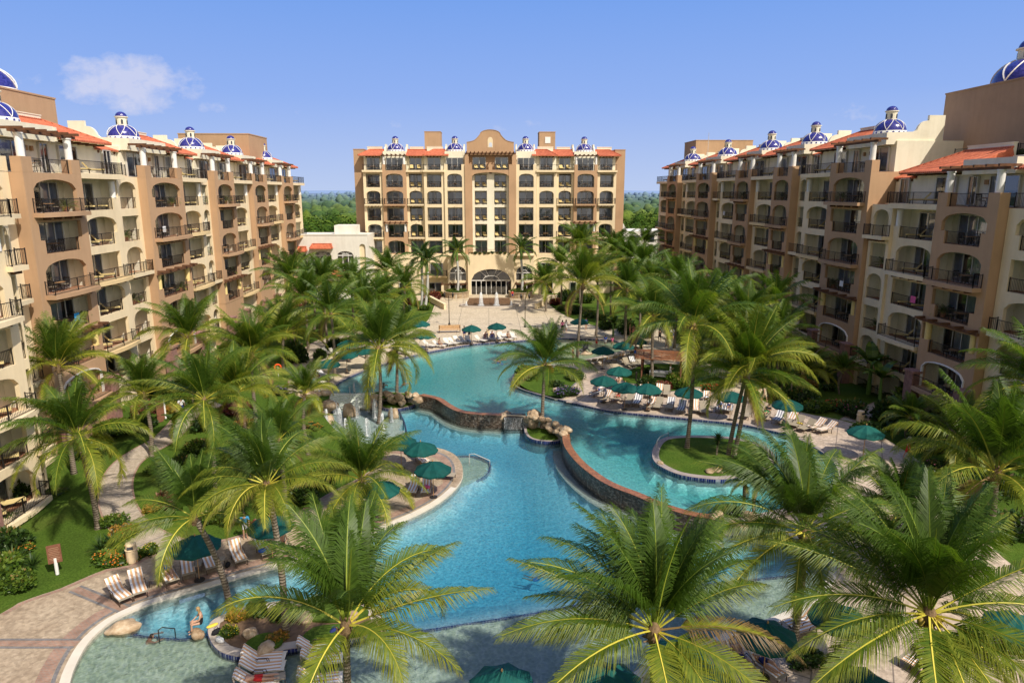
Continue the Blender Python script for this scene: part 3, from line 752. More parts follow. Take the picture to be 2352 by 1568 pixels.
def door_meshes(w, h, var):
    key = ('door', round(w * 4), round(h * 10), var)
    if key in CACHE: return CACHE[key]
    w = round(w * 4) / 4; mb = MB()
    mb.poly([(-w / 2, .17, 0), (w / 2, .17, 0), (w / 2, .17, h), (-w / 2, .17, h)], 1)
    for x in (-w / 2, w / 2): mb.box(x - .05, x + .05, 0, .2, 0, h)
    mb.box(-w / 2 - .05, w / 2 + .05, 0, .2, h, h + .07); mb.box(-w / 2, w / 2, 0, .2, -.02, .04)
    np_ = 3 if w > 3 else 2
    for k in range(1, np_): x = -w / 2 + w * k / np_; mb.box(x - .04, x + .04, .02, .1, .04, h)
    gl = MB()
    for k in range(np_):
        a, b = -w / 2 + w * k / np_ + .05, -w / 2 + w * (k + 1) / np_ - .05
        gl.poly([(a, .06, .05), (b, .06, .05), (b, .06, h), (a, .06, h)])
    cu = MB(); rng = random.Random(var * 31 + int(w * 10))
    spans = [[(0, .55)], [(0, .3), (.62, 1)], [(0, 1)], [(.36, 1)]][var % 4]
    for s0, s1 in spans:
        a, b = -w / 2 + w * s0 + .06, -w / 2 + w * s1 - .06; n = max(4, int((b - a) / .09))
        for k in range(n):
            x0, x1 = lerp(a, b, k / n), lerp(a, b, (k + 1) / n); y0 = .10 + (.035 if k % 2 else 0); y1 = .10 + (0 if k % 2 else .035)
            cu.poly([(x0, y0, .05), (x1, y1, .05), (x1, y1, h - .02), (x0, y0, h - .02)])
    r = (mb.mesh('sliding_door', ['alu', 'dark interior']), gl.mesh('glass', ['glass']), cu.mesh('curtain', ['curtain']))
    CACHE[key] = r; return r
RNG = random.Random(11)
def add_door(pool, x, y, z, w, h=2.3, rz=0.0):
    d, g, c = door_meshes(w, h, RNG.randrange(4)); I = Matrix.Identity(4)
    pool.add('sliding_door', d, Matrix.Translation((x, y, z)) @ Matrix.Rotation(rz, 4, 'Z'), (('glass', g, I), ('curtain', c, I)))
def arch_pts(a, b, spring, rise, n=12):
    return [(lerp(a, b, i / n), spring + rise * math.sqrt(max(0, 1 - (2 * i / n - 1) ** 2))) for i in range(n + 1)]
def wall_cell(mb, x0, x1, z0, z1, y, op=None, fm=0, nm=1, t=.3, dn=1.5, niche=True):
    """a piece of facade at depth y (outside is -y); op = (a, b, sill, head, rise)"""
    if op is None: mb.poly([(x0, y, z0), (x1, y, z0), (x1, y, z1), (x0, y, z1)], fm); return
    a, b, c, d, r = op
    Q = lambda xa, xb, za, zb: mb.poly([(xa, y, za), (xb, y, za), (xb, y, zb), (xa, y, zb)], fm) if xb - xa > 1e-3 and zb - za > 1e-3 else None
    Q(x0, a, z0, z1); Q(b, x1, z0, z1); Q(a, b, z0, c)
    pts = arch_pts(a, b, d - r, r) if r else [(a, d), (b, d)]
    for (xa, za), (xb, zb) in zip(pts, pts[1:]):
        mb.poly([(xa, y, za), (xb, y, zb), (xb, y, z1), (xa, y, z1)], fm)
        mb.poly([(xa, y, za), (xa, y + t, za), (xb, y + t, zb), (xb, y, zb)], fm)
    sp = d - r
    for x in (a, b): mb.poly([(x, y, c), (x, y + t, c), (x, y + t, sp), (x, y, sp)], fm)
    mb.poly([(a, y, c), (b, y, c), (b, y + t, c), (a, y + t, c)], fm)
    if niche:
        yb = y + dn; e = .12; za, zb = z0 + .06, z1 - .22
        mb.poly([(x0 + e, yb, za), (x1 - e, yb, za), (x1 - e, yb, zb), (x0 + e, yb, zb)], nm)
        mb.poly([(x0 + e, y + t, za), (x1 - e, y + t, za), (x1 - e, yb, za), (x0 + e, yb, za)], 2)
        mb.poly([(x0 + e, y + t, zb), (x1 - e, y + t, zb), (x1 - e, yb, zb), (x0 + e, yb, zb)], nm)
        for x in (x0 + e, x1 - e): mb.poly([(x, y + t, za), (x, yb, za), (x, yb, zb), (x, y + t, zb)], nm)
def brackets(mb, x0, x1, y, z, n, dy=.55, s=.16):
    for k in range(n):
        x = lerp(x0, x1, (k + .5) / n); mb.box(x - s / 2, x + s / 2, y - dy, y, z - s * 1.2, z)
def add_brackets(pool, x0, x1, y, z, n):
    if 'bracket' not in CACHE: bb = MB(); bb.box(-.08, .08, -.55, 0, -.19, 0); CACHE['bracket'] = bb.mesh('balcony_bracket', ['wood beam'])
    for k in range(n): pool.add('balcony_bracket', CACHE['bracket'], Matrix.Translation((lerp(x0, x1, (k + .5) / n), y, z)))
def hip_roof(name, root, pool, x0, x1, y0, y1, z0, z1, left=0.0, right=0.0):
    """tiled roof rising to the back; left/right = how far the ridge is drawn in at the ends"""
    mb = MB(); n = max(2, int((x1 - x0) / .26)); ox, oy = (x0 + x1) / 2, y0
    def P(x, s):
        xr = lerp(x0 + left, x1 - right, (x - x0) / (x1 - x0)); return (lerp(x, xr, s), lerp(y0, y1, s), lerp(z0, z1, s))
    for k in range(n):                      # scalloped lower edge of half-round tiles
        for j in range(2):
            xa, xb = lerp(x0, x1, (k + j * .5) / n), lerp(x0, x1, (k + j * .5 + .5) / n); h = .05
            a, b, c, d = P(xa, 0), P(xb, 0), P(xb, 1), P(xa, 1)
            up = [(.0, h), (h, .0)][j]
            a = (a[0], a[1], a[2] + up[0]); b = (b[0], b[1], b[2] + up[1]); c = (c[0], c[1], c[2] + up[1]); d = (d[0], d[1], d[2] + up[0])
            mb.poly([a, b, c, d])
            mb.poly([(a[0], a[1], z0 - .12), (b[0], b[1], z0 - .12), b, a])
    for k, (x, inset) in enumerate(((x0, left), (x1, right))):
        s = 1 if k == 0 else -1
        mb.poly([(x, y0, z0), (x + s * inset, y1, z1), (x + s * inset, y1 + inset * .2, z1 - .02), (x, y1 + .6, z0)])
        if inset: mb.tube([(x, y0, z0 + .06), (x + s * inset, y1, z1 + .06)], .10, 6)
    mb.poly([(x0, y0, z0 - .12), (x1, y0, z0 - .12), (x1, y1 + .5, z0 - .12), (x0, y1 + .5, z0 - .12)], 1)
    mb.tube([(x0 + left, y1, z1 + .06), (x1 - right, y1, z1 + .06)], .10, 6)
    return link(name, mb.mesh(name, ['roof', PALE]), root)
def make_dome(root, x, y, z, r, lant=True, s=1.0):
    d = MB(); n = 32
    d.lathe([(r * math.cos(a), r * .80 * math.sin(a)) for a in [i * math.pi / 2 / 9 for i in range(10)]], n=n)
    dome = d.build('dome', 'dome', root, True, (x, y, z + .38 * s))
    b = MB(); b.lathe([(r * 1.08, -.5), (r * 1.08, 0), (r * 1.02, .38 * s), (r * .98, .38 * s)], (0, 0, -.38 * s), 32)
    b.lathe([(r * 1.14, -.06), (r * 1.14, .0), (r * 1.08, .0)], (0, 0, -.38 * s), 32); dm = b
    for k in range(18):                      # blue diamonds on the white band
        a = 2 * math.pi * k / 18; ca, sa = math.cos(a), math.sin(a); q = .13 * s; rr = r * 1.075
        T = Vector((-sa, ca, 0)); C = Vector((ca * rr, sa * rr, -.19 * s))
        dm.poly([C - T * q, C + Vector((ca * -.008, sa * -.008, -q)), C + T * q, C + Vector((-ca * .0, -sa * .0, q))], 1)
    b.build('dome_band', ['white paint', 'dome'], dome)
    rb = MB()
    for k in range(6):                       # white tile ribs in a zigzag of Vs
        for sgn in (1, -1):
            pts = []
            for i in range(9):
                t = i / 8; el = lerp(.02, 1.15, t); az = math.pi * 2 * (k / 6) + .3 + sgn * t * math.pi / 6
                pts.append((r * 1.012 * math.cos(el) * math.cos(az), r * 1.012 * math.cos(el) * math.sin(az), r * .81 * math.sin(el)))
            rb.tube(pts, .038 * s * r / 1.7, 4, 0, False)
    rb.build('dome_ribs', 'white paint', dome)
    if lant:
        l = MB(); lr = r * .36; zt = r * .72
        l.lathe([(lr, zt), (lr, zt + .78 * s), (lr * 1.2, zt + .82 * s), (lr * 1.2, zt + .9 * s), (lr * .9, zt + .92 * s)], n=16)
        w = l
        for k in range(6):
            a = math.pi * 2 * (k + .5) / 6; ca, sa = math.cos(a), math.sin(a); T = Vector((-sa, ca, 0)); C = Vector((ca, sa, 0)) * (lr * 1.0)
            pts = [C + T * u * s + Vector((ca * .02, sa * .02, zt + v * s)) for u, v in ((-.1, .15), (.1, .15), (.1, .5), (.06, .58), (0, .61), (-.06, .58), (-.1, .5))]
            w.poly(pts, 1)
        l.build('lantern', [PALE, 'dark interior'], dome)
        c = MB(); c.lathe([(lr * 1.02 * math.cos(a), zt + .9 * s + lr * .9 * math.sin(a)) for a in [i * math.pi / 2 / 6 for i in range(7)]], n=16)
        c.build('lantern_cap', 'dome', dome, True)
    return dome
def scurve(pts_, root, x, w, mat, name='parapet'):
    """upright parapet slab of thickness w at x; profile given in (y, z)"""
    mb = MB(); n = len(pts_)
    for xx in (x - w / 2, x + w / 2): mb.poly([(xx, p[0], p[1]) for p in pts_])
    for i in range(n):
        a, b = pts_[i], pts_[(i + 1) % n]; mb.poly([(x - w / 2, a[0], a[1]), (x + w / 2, a[0], a[1]), (x + w / 2, b[0], b[1]), (x - w / 2, b[0], b[1])])
    return mb.build(name, mat, root)
def mission(y0, y1, zb, z0, steps):
    """a mission-style profile falling from back (y1) to front (y0)"""
    pts = [(y1, zb), (y1, z0 + 1.75), (y1 - 1.6, z0 + 1.75), (y1 - 1.6, z0 + 1.25)]
    pts += [(y1 - 1.7 - 1.0 * math.sin(a), z0 + .25 + 1.0 * math.cos(a)) for a in [i * math.pi / 2 / 7 for i in range(8)]]
    pts += [(y1 - 3.1 + .4 * math.cos(a), z0 + .55 - .35 * math.sin(a)) for a in [i * math.pi / 2 / 4 for i in range(5)]][1:]
    pts += [(y0, z0 + .12), (y0, zb)]
    return pts

def SHMF():
    if 'hedge' not in CACHE: CACHE['hedge'] = shrub_mesh(21, 800, 0, 'petal yellow', 0, .10, .8, 5).mesh('hedge', ['shrub leaf', 'petal yellow'])
    return CACHE['hedge']
def shrub_mesh(seed, n, mats, flower=None, nf=0, lw=.09, flat=1.0, lumps=5):
    rng = random.Random(seed); mb = MB(); tints = []
    cs = [(rng.uniform(-.55, .55), rng.uniform(-.55, .55), rng.uniform(.25, .6) * flat, rng.uniform(.38, .6)) for _ in range(lumps)] + [(0, 0, .4 * flat, .65)]
    for cx, cy, cz, cr in cs:                # dark inner core that fills the bush behind its leaves
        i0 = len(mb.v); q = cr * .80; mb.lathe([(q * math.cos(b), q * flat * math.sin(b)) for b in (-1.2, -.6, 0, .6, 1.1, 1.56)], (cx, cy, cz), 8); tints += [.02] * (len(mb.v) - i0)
    for k in range(n):
        cx, cy, cz, cr = cs[rng.randrange(len(cs))]
        a, z = rng.uniform(0, 6.283), rng.uniform(-.5, 1); q = math.sqrt(max(0, 1 - z * z)); rr = cr * rng.uniform(.72, 1.06)
        N_ = Vector((q * math.cos(a), q * math.sin(a), z * flat)); p = Vector((cx, cy, cz)) + N_ * rr
        if p.z < 0: continue
        d = (N_ + Vector((rng.uniform(-1, 1), rng.uniform(-1, 1), rng.uniform(-.4, .8)))).normalized(); s = d.cross(Vector((rng.uniform(-1, 1), rng.uniform(-1, 1), rng.uniform(-1, 1)))).normalized()
        L = lw * rng.uniform(1.3, 2.5); w = lw * .62
        i = mb.vs([p, p + d * L * .5 + s * w, p + d * L, p + d * L * .5 - s * w]); mb.f.append((i, i + 1, i + 2, i + 3)); mb.m.append(0)
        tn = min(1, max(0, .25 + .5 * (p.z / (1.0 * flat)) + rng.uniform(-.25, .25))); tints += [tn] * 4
    for k in range(nf):
        cx, cy, cz, cr = cs[rng.randrange(len(cs))]; a, z = rng.uniform(0, 6.283), rng.uniform(.1, 1); q = math.sqrt(1 - z * z)
        p = Vector((cx + q * math.cos(a) * cr * 1.08, cy + q * math.sin(a) * cr * 1.08, cz + z * cr * 1.08 * flat)); r = rng.uniform(.03, .06)
        i = mb.vs([p + Vector((r * math.cos(b), r * math.sin(b), r * .5 * math.sin(b * 2))) for b in (0, 1.05, 2.1, 3.14, 4.2, 5.2)]); mb.f.append(tuple(range(i, i + 6))); mb.m.append(1); tints += [.5] * 6
    mb.t = tints; return mb
# --- balcony furniture: copied things
def mk_table():
    r = thing('balcony_table', (0, 0, 0), 0, None, 'table')
    m = MB(); m.lathe([(0, .72), (.5, .72), (.52, .70), (.5, .68), (0, .68)], n=14); m.build('table_top', 'teak', r)
    for k in range(4):
        a = math.pi / 4 + k * math.pi / 2; m = MB()
        m.tube([(.12 * math.cos(a), .12 * math.sin(a), .68), (.10 * math.cos(a), .1 * math.sin(a), .35), (.34 * math.cos(a), .34 * math.sin(a), 0)], .022, 5); m.build('leg', 'dark metal', r)
    return r
def mk_chair():
    r = thing('balcony_chair', (0, 0, 0), 0, None, 'chair')
    m = MB(); m.box(-.24, .24, -.24, .24, .42, .47); m.build('seat', 'sling', r)
    m = MB()
    for z in (.55, .66, .77, .88): m.bar((-.22, .25 + (z - .47) * .2, z), (.22, .25 + (z - .47) * .2, z), .03, .05)
    for x in (-.23, .23): m.bar((x, .24, .45), (x, .34, .95), .035)
    m.bar((-.25, .34, .95), (.25, .34, .95), .04, .07); m.build('backrest', 'dark metal', r)
    for sx in (-1, 1):
        m = MB(); m.tube([(sx * .25, -.2, .45), (sx * .27, -.2, .66), (sx * .27, .22, .66)], .02, 5); m.build('armrest', 'dark metal', r)
        for y in (-.21, .23): m = MB(); m.bar((sx * .22, y, 0), (sx * .22, y, .43), .035); m.build('leg', 'dark metal', r)
    return r
def mk_blounger():
    r = thing('balcony_lounger', (0, 0, 0), 0, None, 'lounger')
    m = MB(); m.box(-.3, .3, -.95, .25, .33, .44); m.build('seat_cushion', 'yellow cushion', r)
    m = MB(); i = m.vs([(-.3, .27, .34), (.3, .27, .34), (.3, .75, .95), (-.3, .75, .95), (-.3, .19, .42), (.3, .19, .42), (.3, .67, 1.02), (-.3, .67, 1.02)])
    for q in ((0, 3, 2, 1), (4, 5, 6, 7), (0, 1, 5, 4), (1, 2, 6, 5), (2, 3, 7, 6), (3, 0, 4, 7)): m.f.append(tuple(i + k for k in q)); m.m.append(0)
    m.build('back_cushion', 'yellow cushion', r)
    m = MB(); m.bar((-.31, -.95, .31), (-.31, .3, .31), .04); m.bar((.31, -.95, .31), (.31, .3, .31), .04); m.bar((-.31, -.95, .31), (.31, -.95, .31), .04); m.bar((-.31, .3, .31), (.31, .3, .31), .04); m.build('frame', 'dark metal', r)
    for sx in (-1, 1):
        for y in (-.85, .25): m = MB(); m.bar((sx * .29, y, 0), (sx * .29, y, .31), .04); m.build('leg', 'dark metal', r)
    return r
def frond_blade(mb, tints, base, az, el, droop, L, nl, lw, ll, rng, tone, roll=0.0, twist=0.0, wind=None, rach=.03, vee=.35, tip=.35, rmat=1):
    """one feather frond: a tapering midrib with two rows of leaflets"""
    N = 12; pts = [Vector(base)]; dirs = []; ca, sa = math.cos(az), math.sin(az); azk = az
    for k in range(N):
        t = (k + .5) / N; e = el - droop * t ** 1.35; a2 = az + twist * t
        d = Vector((math.cos(e) * math.cos(a2), math.cos(e) * math.sin(a2), math.sin(e)))
        if wind: d = (d + wind * t).normalized()
        dirs.append(d); pts.append(pts[-1] + d * (L / N))
    i0 = len(mb.v); mb.tube(pts, [rach * (1 - .8 * k / N) for k in range(N + 1)], 3, rmat, False); tints += [tone] * (len(mb.v) - i0)
    for k in range(nl):
        t = .16 + .84 * (k + .5) / nl; f = t * N; j = min(N - 1, int(f)); p = pts[j].lerp(pts[j + 1], f - j); d = dirs[j]
        s = d.cross(Vector((0, 0, 1)))
        if s.length < .05: s = Vector((-sa, ca, 0))
        s.normalize(); u = s.cross(d); rl = roll * t
        s, u = s * math.cos(rl) + u * math.sin(rl), u * math.cos(rl) - s * math.sin(rl)
        prof = min(1, .35 + 2.6 * t) if t < .25 else (1.0 if t < .6 else lerp(1, tip, (t - .6) / .4))
        lean = lerp(.45, 1.2, t)
        for sg in (-1, 1):
            ln = ll * prof * rng.uniform(.86, 1.08); v = vee * rng.uniform(.6, 1.2) * (1 - t * .5)
            d1 = (s * sg * math.cos(lean) + d * math.sin(lean) + u * v + Vector((rng.uniform(-.06, .06),) * 3)).normalized()
            g = Vector((0, 0, -1)) * (.75 + rng.random() * .55) + (wind or Vector()) * 1.2
            d2 = (d1 + g * .95).normalized()
            m1 = p + d1 * ln * .5; e1 = m1 + d2 * ln * .5
            w = d * (lw * (.9 if t < .85 else .6))
            i = mb.vs([p - w, p + w, m1 + w * .9, m1 - w * .9, e1]); tn = 1 if tone > 1 else min(.85 if t < .93 else .97, max(0, tone + rng.uniform(-.12, .12) + .18 * (t - .5)))
            mb.f += [(i, i + 1, i + 2, i + 3), (i + 3, i + 2, i + 4)]; mb.m += [0, 0]; tints += [tn * .8, tn * .8, tn, tn, min(1, tn + .12)]
def crown_mesh(name, seed, n=24, L=4.4, nl=46, lw=.028, ll=1.0, leaf='palm leaf', el0=86, el1=-22, dr0=32, dr1=88, wind=None, rach=.035, spear=True, fib=True, tone0=.25, tone1=.75, vee=.35, dead=0):
    rng = random.Random(seed); mb = MB(); tints = []
    for k in range(n):
        a = k / max(1, n - 1); az = k * 2.39996 + rng.uniform(-.25, .25)
        el = R(lerp(el0, el1, a ** 1.15) + rng.uniform(-8, 8)); dr = R(lerp(dr0, dr1, min(1, a * 1.15)) + rng.uniform(-12, 14))
        LL = L * lerp(.72, 1.0, min(1, a * 3)) * rng.uniform(.9, 1.06) * (.93 if a > .85 else 1)
        tone = lerp(tone0, tone1, a) + rng.uniform(-.12, .15)
        tone = min(tone, .78)
        if k >= n - dead: tone, el, dr, LL = 1.1, R(-35), R(50), LL * .8      # a dying brown frond
        frond_blade(mb, tints, (.06 * math.cos(az), .06 * math.sin(az), .12 * (1 - a) - .05), az, el, dr, LL, nl, lw, ll, rng, min(1.2, max(0, tone)), rng.uniform(-.7, .7), rng.uniform(-.35, .35), wind, rach, vee)
    if spear:
        i0 = len(mb.v); mb.tube([(0, 0, 0), (.05, .03, L * .35), (.12, .05, L * .6)], [.07, .05, .01], 5, 0); tints += [.9] * (len(mb.v) - i0)
    if fib:
        i0 = len(mb.v); mb.lathe([(.17, -.55), (.24, -.25), (.22, .05), (.10, .3), (.02, .4)], n=9, mi=2); tints += [.5] * (len(mb.v) - i0)
        for k in range(7):                   # old leaf stubs
            az = rng.uniform(0, 6.28); i0 = len(mb.v); mb.tube([(.15 * math.cos(az), .15 * math.sin(az), -.35), (.42 * math.cos(az), .42 * math.sin(az), -.2 + rng.uniform(-.25, .2))], [.06, .025], 4, 2); tints += [.5] * (len(mb.v) - i0)
    mb.t = tints
    return mb.mesh(name, [leaf, 'rachis', 'fibre'])
def mk_potplant():
    r = thing('potted_palm', (0, 0, 0), 0, None, 'potted plant')
    m = MB(); m.lathe([(0, 0), (.17, 0), (.24, .4), (.21, .4), (.2, .34), (0, .34)], n=12); m.build('pot', 'terrapot', r)
    link('foliage', crown_mesh('foliage', 5, 14, 1.0, 14, .018, .3, 'shrub leaf', 80, 10, 30, 80, None, .012, False, False), r, (0, 0, .35))
    return r
P_TABLE, P_CHAIR, P_BLOUNGE, P_POT = Proto(mk_table), Proto(mk_chair), Proto(mk_blounger), Proto(mk_potplant)

class Wing:
    """one hotel wing. u runs away from the camera, facade faces the pool; sx flips the plan for the right wing"""
    def __init__(s, name, x, sx, zb, label, side, yaw=0.0):
        s.sx, s.zb, s.side = sx, zb, side
        s.root = thing(name, (x, 0, 0), R(90) * sx + yaw, label, 'hotel wing'); s.yaw = yaw; s.pool = Pool(s.root)
        s.W = Matrix.Translation((x, 0, 0)) @ Matrix.Rotation(R(90) * sx + yaw, 4, 'Z'); s.furn = []
    def X(s, u): return u * s.sx
    def zf(s, k): return s.zb + 3.1 * k
    def prop(s, proto, u, y, z, rz, label, group, scale=None):
        p = s.W @ Vector((s.X(u), y, z)); proto.put(p, R(90) * s.sx + s.yaw + rz, label, group, scale)
    def bay(s, u0, u1, y, types, fm, kind, mod, skip=0):
        """types: list of (floor, kind-of-opening)"""
        mb = MB(); w = u1 - u0; mg = min(.95, w * .13); xa, xb = sorted((s.X(u0), s.X(u1)))
        br = MB(); cols = MB()
        for k, ty in types:
            z0 = s.zf(k); z1 = z0 + 3.1; a, b = xa + mg, xb - mg; proj = ty.endswith('_p'); t = ty.replace('_p', '')
            fz = z0 + .1
            if t == 'arch': op = (a, b, fz, z0 + 2.62, .72)
            elif t in ('rect', 'step'): op = (a, b, fz, z0 + 2.5, 0)
            elif t == 'perg': op = (xa + .25, xb - .25, fz, z0 + 2.55, 0)
            elif t == 'loggia': op = (xa + .02, xb - .1, fz, z0 + 2.75, 0)
            wall_cell(mb, xa, xb, z0, z1, y, op, 0, 1)
            rw = b - a
            if t == 'step' or t == 'arch' and not proj and w > 6:
                for q0, q1 in ((a, a + .5), (b - .5, b)): mb.box(q0, q1, y - .002, y + .3, fz, z0 + 1.15, 0)
                rw -= 1.0
            if t in ('perg', 'loggia'):
                pw = .95
                for q0, q1 in ((op[0], op[0] + pw), (op[1] - pw, op[1])): mb.box(q0, q1, y - .002, y + .4, fz, z0 + 1.15, 0)
                rw = op[1] - op[0] - 2 * pw
                ends = (op[0] + .5, op[1] - .5) if t == 'perg' else ((op[1] - .5,) if s.sx > 0 else (op[0] + .5,))
                for q in ends:
                    c = MB(); c.lathe([(.27, 0), (.27, 1.42), (.31, 1.42), (.31, 1.5)], n=14)
                    s.pool.add('column', CACHE.setdefault(('col', t, fm.name), c.mesh('column', ['white paint' if (mod + k) % 2 else 'yellow paint'])), Matrix.Translation((q, y + .2, z0 + 1.15)))
            if t == 'perg':
                b_ = MB(); b_.box(xa - .2, xb + .2, y - .38, y - .16, z0 + 2.72, z0 + 2.92)
                for j in range(5): q = lerp(xa + .3, xb - .3, j / 4); b_.box(q - .1, q + .1, y - .85, y - .003, z0 + 2.93, z0 + 3.1)
                s.pool.add('pergola_beam', b_.mesh('pergola_beam', ['wood beam']), Matrix.Identity(4))
            xm = (a + b) / 2 if t not in ('loggia', 'perg') else (op[0] + op[1]) / 2
            if proj:
                sl = MB(); nseg = 10; bow = .28 if w > 6 else .0; dep = .75
                fr = [(lerp(a - .4, b + .4, i / nseg), y - dep - bow * math.sin(math.pi * i / nseg)) for i in range(nseg + 1)]
                pl = fr + [(b + .4, y - .003), (a - .4, y - .003)]
                sl.prism(pl, z0 - .2, z0 + .13); sl.poly([(p[0], p[1], z0 - .2) for p in reversed(pl)])
                s.pool.add('balcony_slab', sl.mesh('balcony_slab', [ORANGE if (k + mod) % 2 and kind == 'cream' else fm]), Matrix.Identity(4))
                add_brackets(s.pool, a, b, y - .002, z0 - .21, 4)
                s.pool.add('railing', rail_mesh(b - a + .64, .66), Matrix.Translation(((a + b) / 2, y - .02, z0 + .13)))
            else:
                s.pool.add('railing', rail_mesh(rw, 0), Matrix.Translation((xm, y + .12, z0 + .1)))
            dw = min(w * (.46 if kind == 'brown' else .38), 3.4); du = u0 + w * (.60 if kind == 'brown' else .56); yb = y + 1.5
            if kind == 'recess': dw = min(1.4, w * .6); du = (u0 + u1) / 2
            add_door(s.pool, s.X(du), yb - .21, z0 + .08, dw)
            if k >= skip: s.furnish(u0, u1, y, z0 + .07, k, kind, mod)
            if t in ('arch',) and k <= 1 and kind == 'brown':       # pale surround of the lower arches
                pts = arch_pts(a, b, z0 + 1.9, .72); tr = MB(); path_ = [(a, y - .04, z0 + .1)] + [(p[0], y - .04, p[1]) for p in pts] + [(b, y - .04, z0 + .1)]
                for p0, p1 in zip(path_, path_[1:]): tr.bar(p0, p1, .09, .2, 0, (0, 1, 0))
                s.pool.add('arch_surround', tr.mesh('arch_surround', ['white paint']), Matrix.Identity(4))
        zl = s.zf(min(k for k, _ in types)); zt = s.zf(max(k for k, _ in types)) + 3.1
        for x in (xa, xb): mb.poly([(x, y, zl), (x, y + 3, zl), (x, y + 3, zt), (x, y, zt)])
        mb.poly([(xa, y, zt), (xb, y, zt), (xb, y + 3, zt), (xa, y + 3, zt)], 2)
        mb.build('facade_bay', [fm, NICHE, 'terrapot'], s.root)
    def furnish(s, u0, u1, y, z, k, kind, mod):
        fl = ORD[k] + ' floor'; md = ORD[mod] + ' section of ' + s.side + ' wing'
        if kind == 'brown':
            uc = lerp(u0, u1, .52); s.prop(P_TABLE, uc, y + .95, z, 0, 'round teak balcony table, brown bay, %s, %s' % (fl, md), 'balcony tables')
            for j, (du, rz, wd) in enumerate(((-.85, R(90), 'near'), (.85, R(-90), 'far'))):
                s.prop(P_CHAIR, uc + du, y + .95, z, rz * s.sx, 'dark balcony chair %s of table, brown bay, %s, %s' % (('near side', 'far side')[j], fl, md), 'balcony chairs')
            if (mod * 3 + k) % 3 == 0: s.prop(P_POT, u1 - 1.5, y + .75, z, k, 'potted palm on balcony, brown bay, %s, %s' % (fl, md), 'potted palms on the balconies')
        elif kind == 'cream' and k < s.top(mod):
            for j in range(2): s.prop(P_BLOUNGE, lerp(u0, u1, .36 + .3 * j), y + .95, z, R(35) * s.sx, 'yellow cushioned lounger, %s of two, apricot bay, %s, %s' % (('nearer', 'farther')[j], fl, md), 'yellow loungers on the balconies')
        elif kind == 'recess' and (k + mod) % 2 == 0:
            s.prop(P_POT, (u0 + u1) / 2, y + .7, z, k, 'potted palm on narrow recessed balcony, %s, %s' % (fl, md), 'potted palms on the balconies')
    def top(s, mod): return s.tops[mod]
    def module(s, u, K, y, mod, wb=7.2, wc=6.3, wr=2.3, last=False, kmin=1, ry=.35):
        Pt = ['perg', 'step', 'arch_p', 'step', 'arch_p']; Qt = ['arch', 'perg', 'step', 'arch_p', 'arch']
        bt = Pt if mod % 2 else Qt
        btypes = [(k, 'arch_p' if k < 2 else bt[(k - (K - 5)) % 5] if k - (K - 5) >= 0 else 'arch_p') for k in range(kmin, K)]
        ct = []
        for k in range(kmin, K):
            q = (K - 1 - k + (0 if mod % 2 else 1)); ct.append((k, 'loggia' if k == K - 1 else ('arch' if (K - 1 - k) % 2 else 'rect') + ('_p' if (q % 2 == 0) else '')))
        rt = [(k, ('arch' if (k + mod) % 2 else 'rect') + ('_p' if (k + mod) % 4 == 1 else '')) for k in range(kmin, K)]
        zK = s.zf(K)
        s.bay(u, u + wb, y - .7, btypes, BROWN, 'brown', mod); s.bay(u + wb, u + wb + wc, y, ct, CREAM, 'cream', mod)
        if not last: s.bay(u + wb + wc, u + wb + wc + wr, y + ry, rt, CREAM, 'recess', mod)
        U1 = u + wb + wc + (0 if last else wr); X = s.X
        # plinth and the body behind
        mb = MB(); x0, x1 = sorted((X(u), X(U1))); mb.box(x0 + .02, x1 - .02, y + 2.92, y + 14, s.zb - 2, zK, 0)
        mb.box(*sorted((X(u + .03), X(u + wb - .03))), y - .66, y + 2, s.zb - 2, s.zf(kmin), 1); mb.box(*sorted((X(u + wb), X(u + wb + wc - .03))), y + .04, y + 2, s.zb - 2, s.zf(kmin), 2)
        mb.build('building_body', [TAN, BROWN, CREAM], s.root)
        for q in (u + .35, u + wb - .35):    # rough stone piers at the foot
            c = MB(); xq = X(q); c.box(xq - .55, xq + .55, y - 1.5, y - .72, s.zb - 2, s.zf(1) + 1.2); c.box(xq - .65, xq + .65, y - 1.6, y - .7, s.zf(1) + 1.2, s.zf(1) + 1.4); c.build('stone_pier', 'lavastone', s.root)
        # penthouse
        mb = MB(); pu1 = u + wb + wc - .1; x0, x1 = sorted((X(u + .15), X(pu1))); mb.box(x0, x1, y + 1.7, y + 9, zK + .01, zK + 2.95)
        if not last: xr = sorted((X(pu1), X(U1))); mb.box(xr[0], xr[1], y + 1.9, y + 8.6, zK + .01, zK + 2.5)
        xd = sorted((X(u + .7), X(u + wb - .5))); mb.box(xd[0], xd[1], y + .75, y + 6.2, zK + 2.55, zK + 3.75)
        mb.build('penthouse_wall', PALE, s.root)
        for du, w in ((1.1 + 1.5, 3.0), (wb - .9, 1.0), (wb + 2.4, 2.6)): add_door(s.pool, X(u + du), y + 1.48, zK + .08, w)
        if not last: add_door(s.pool, X(u + wb + wc + wr / 2), y + 1.68, zK + .08, 1.3)
        for du in (.75, wb - 2.3):
            c = MB(); c.box(-.11, .11, -.2, 0, 0, .38); s.pool.add('wall_sconce', CACHE.setdefault('sconce', c.mesh('wall_sconce', ['teak'])), Matrix.Translation((X(u + du + 3.6 if du < 1 else u + du), y + 1.68, zK + 1.75)))
        # brown terrace front with corner piers, white columns and beams
        pr = 1.2
        for q in (u, u + wb - pr): mb = MB(); a, b = sorted((X(q), X(q + pr))); mb.box(a, b, y - .7, y + .1, zK - .01, zK + 1.12); mb.build('terrace_pier', BROWN, s.root)
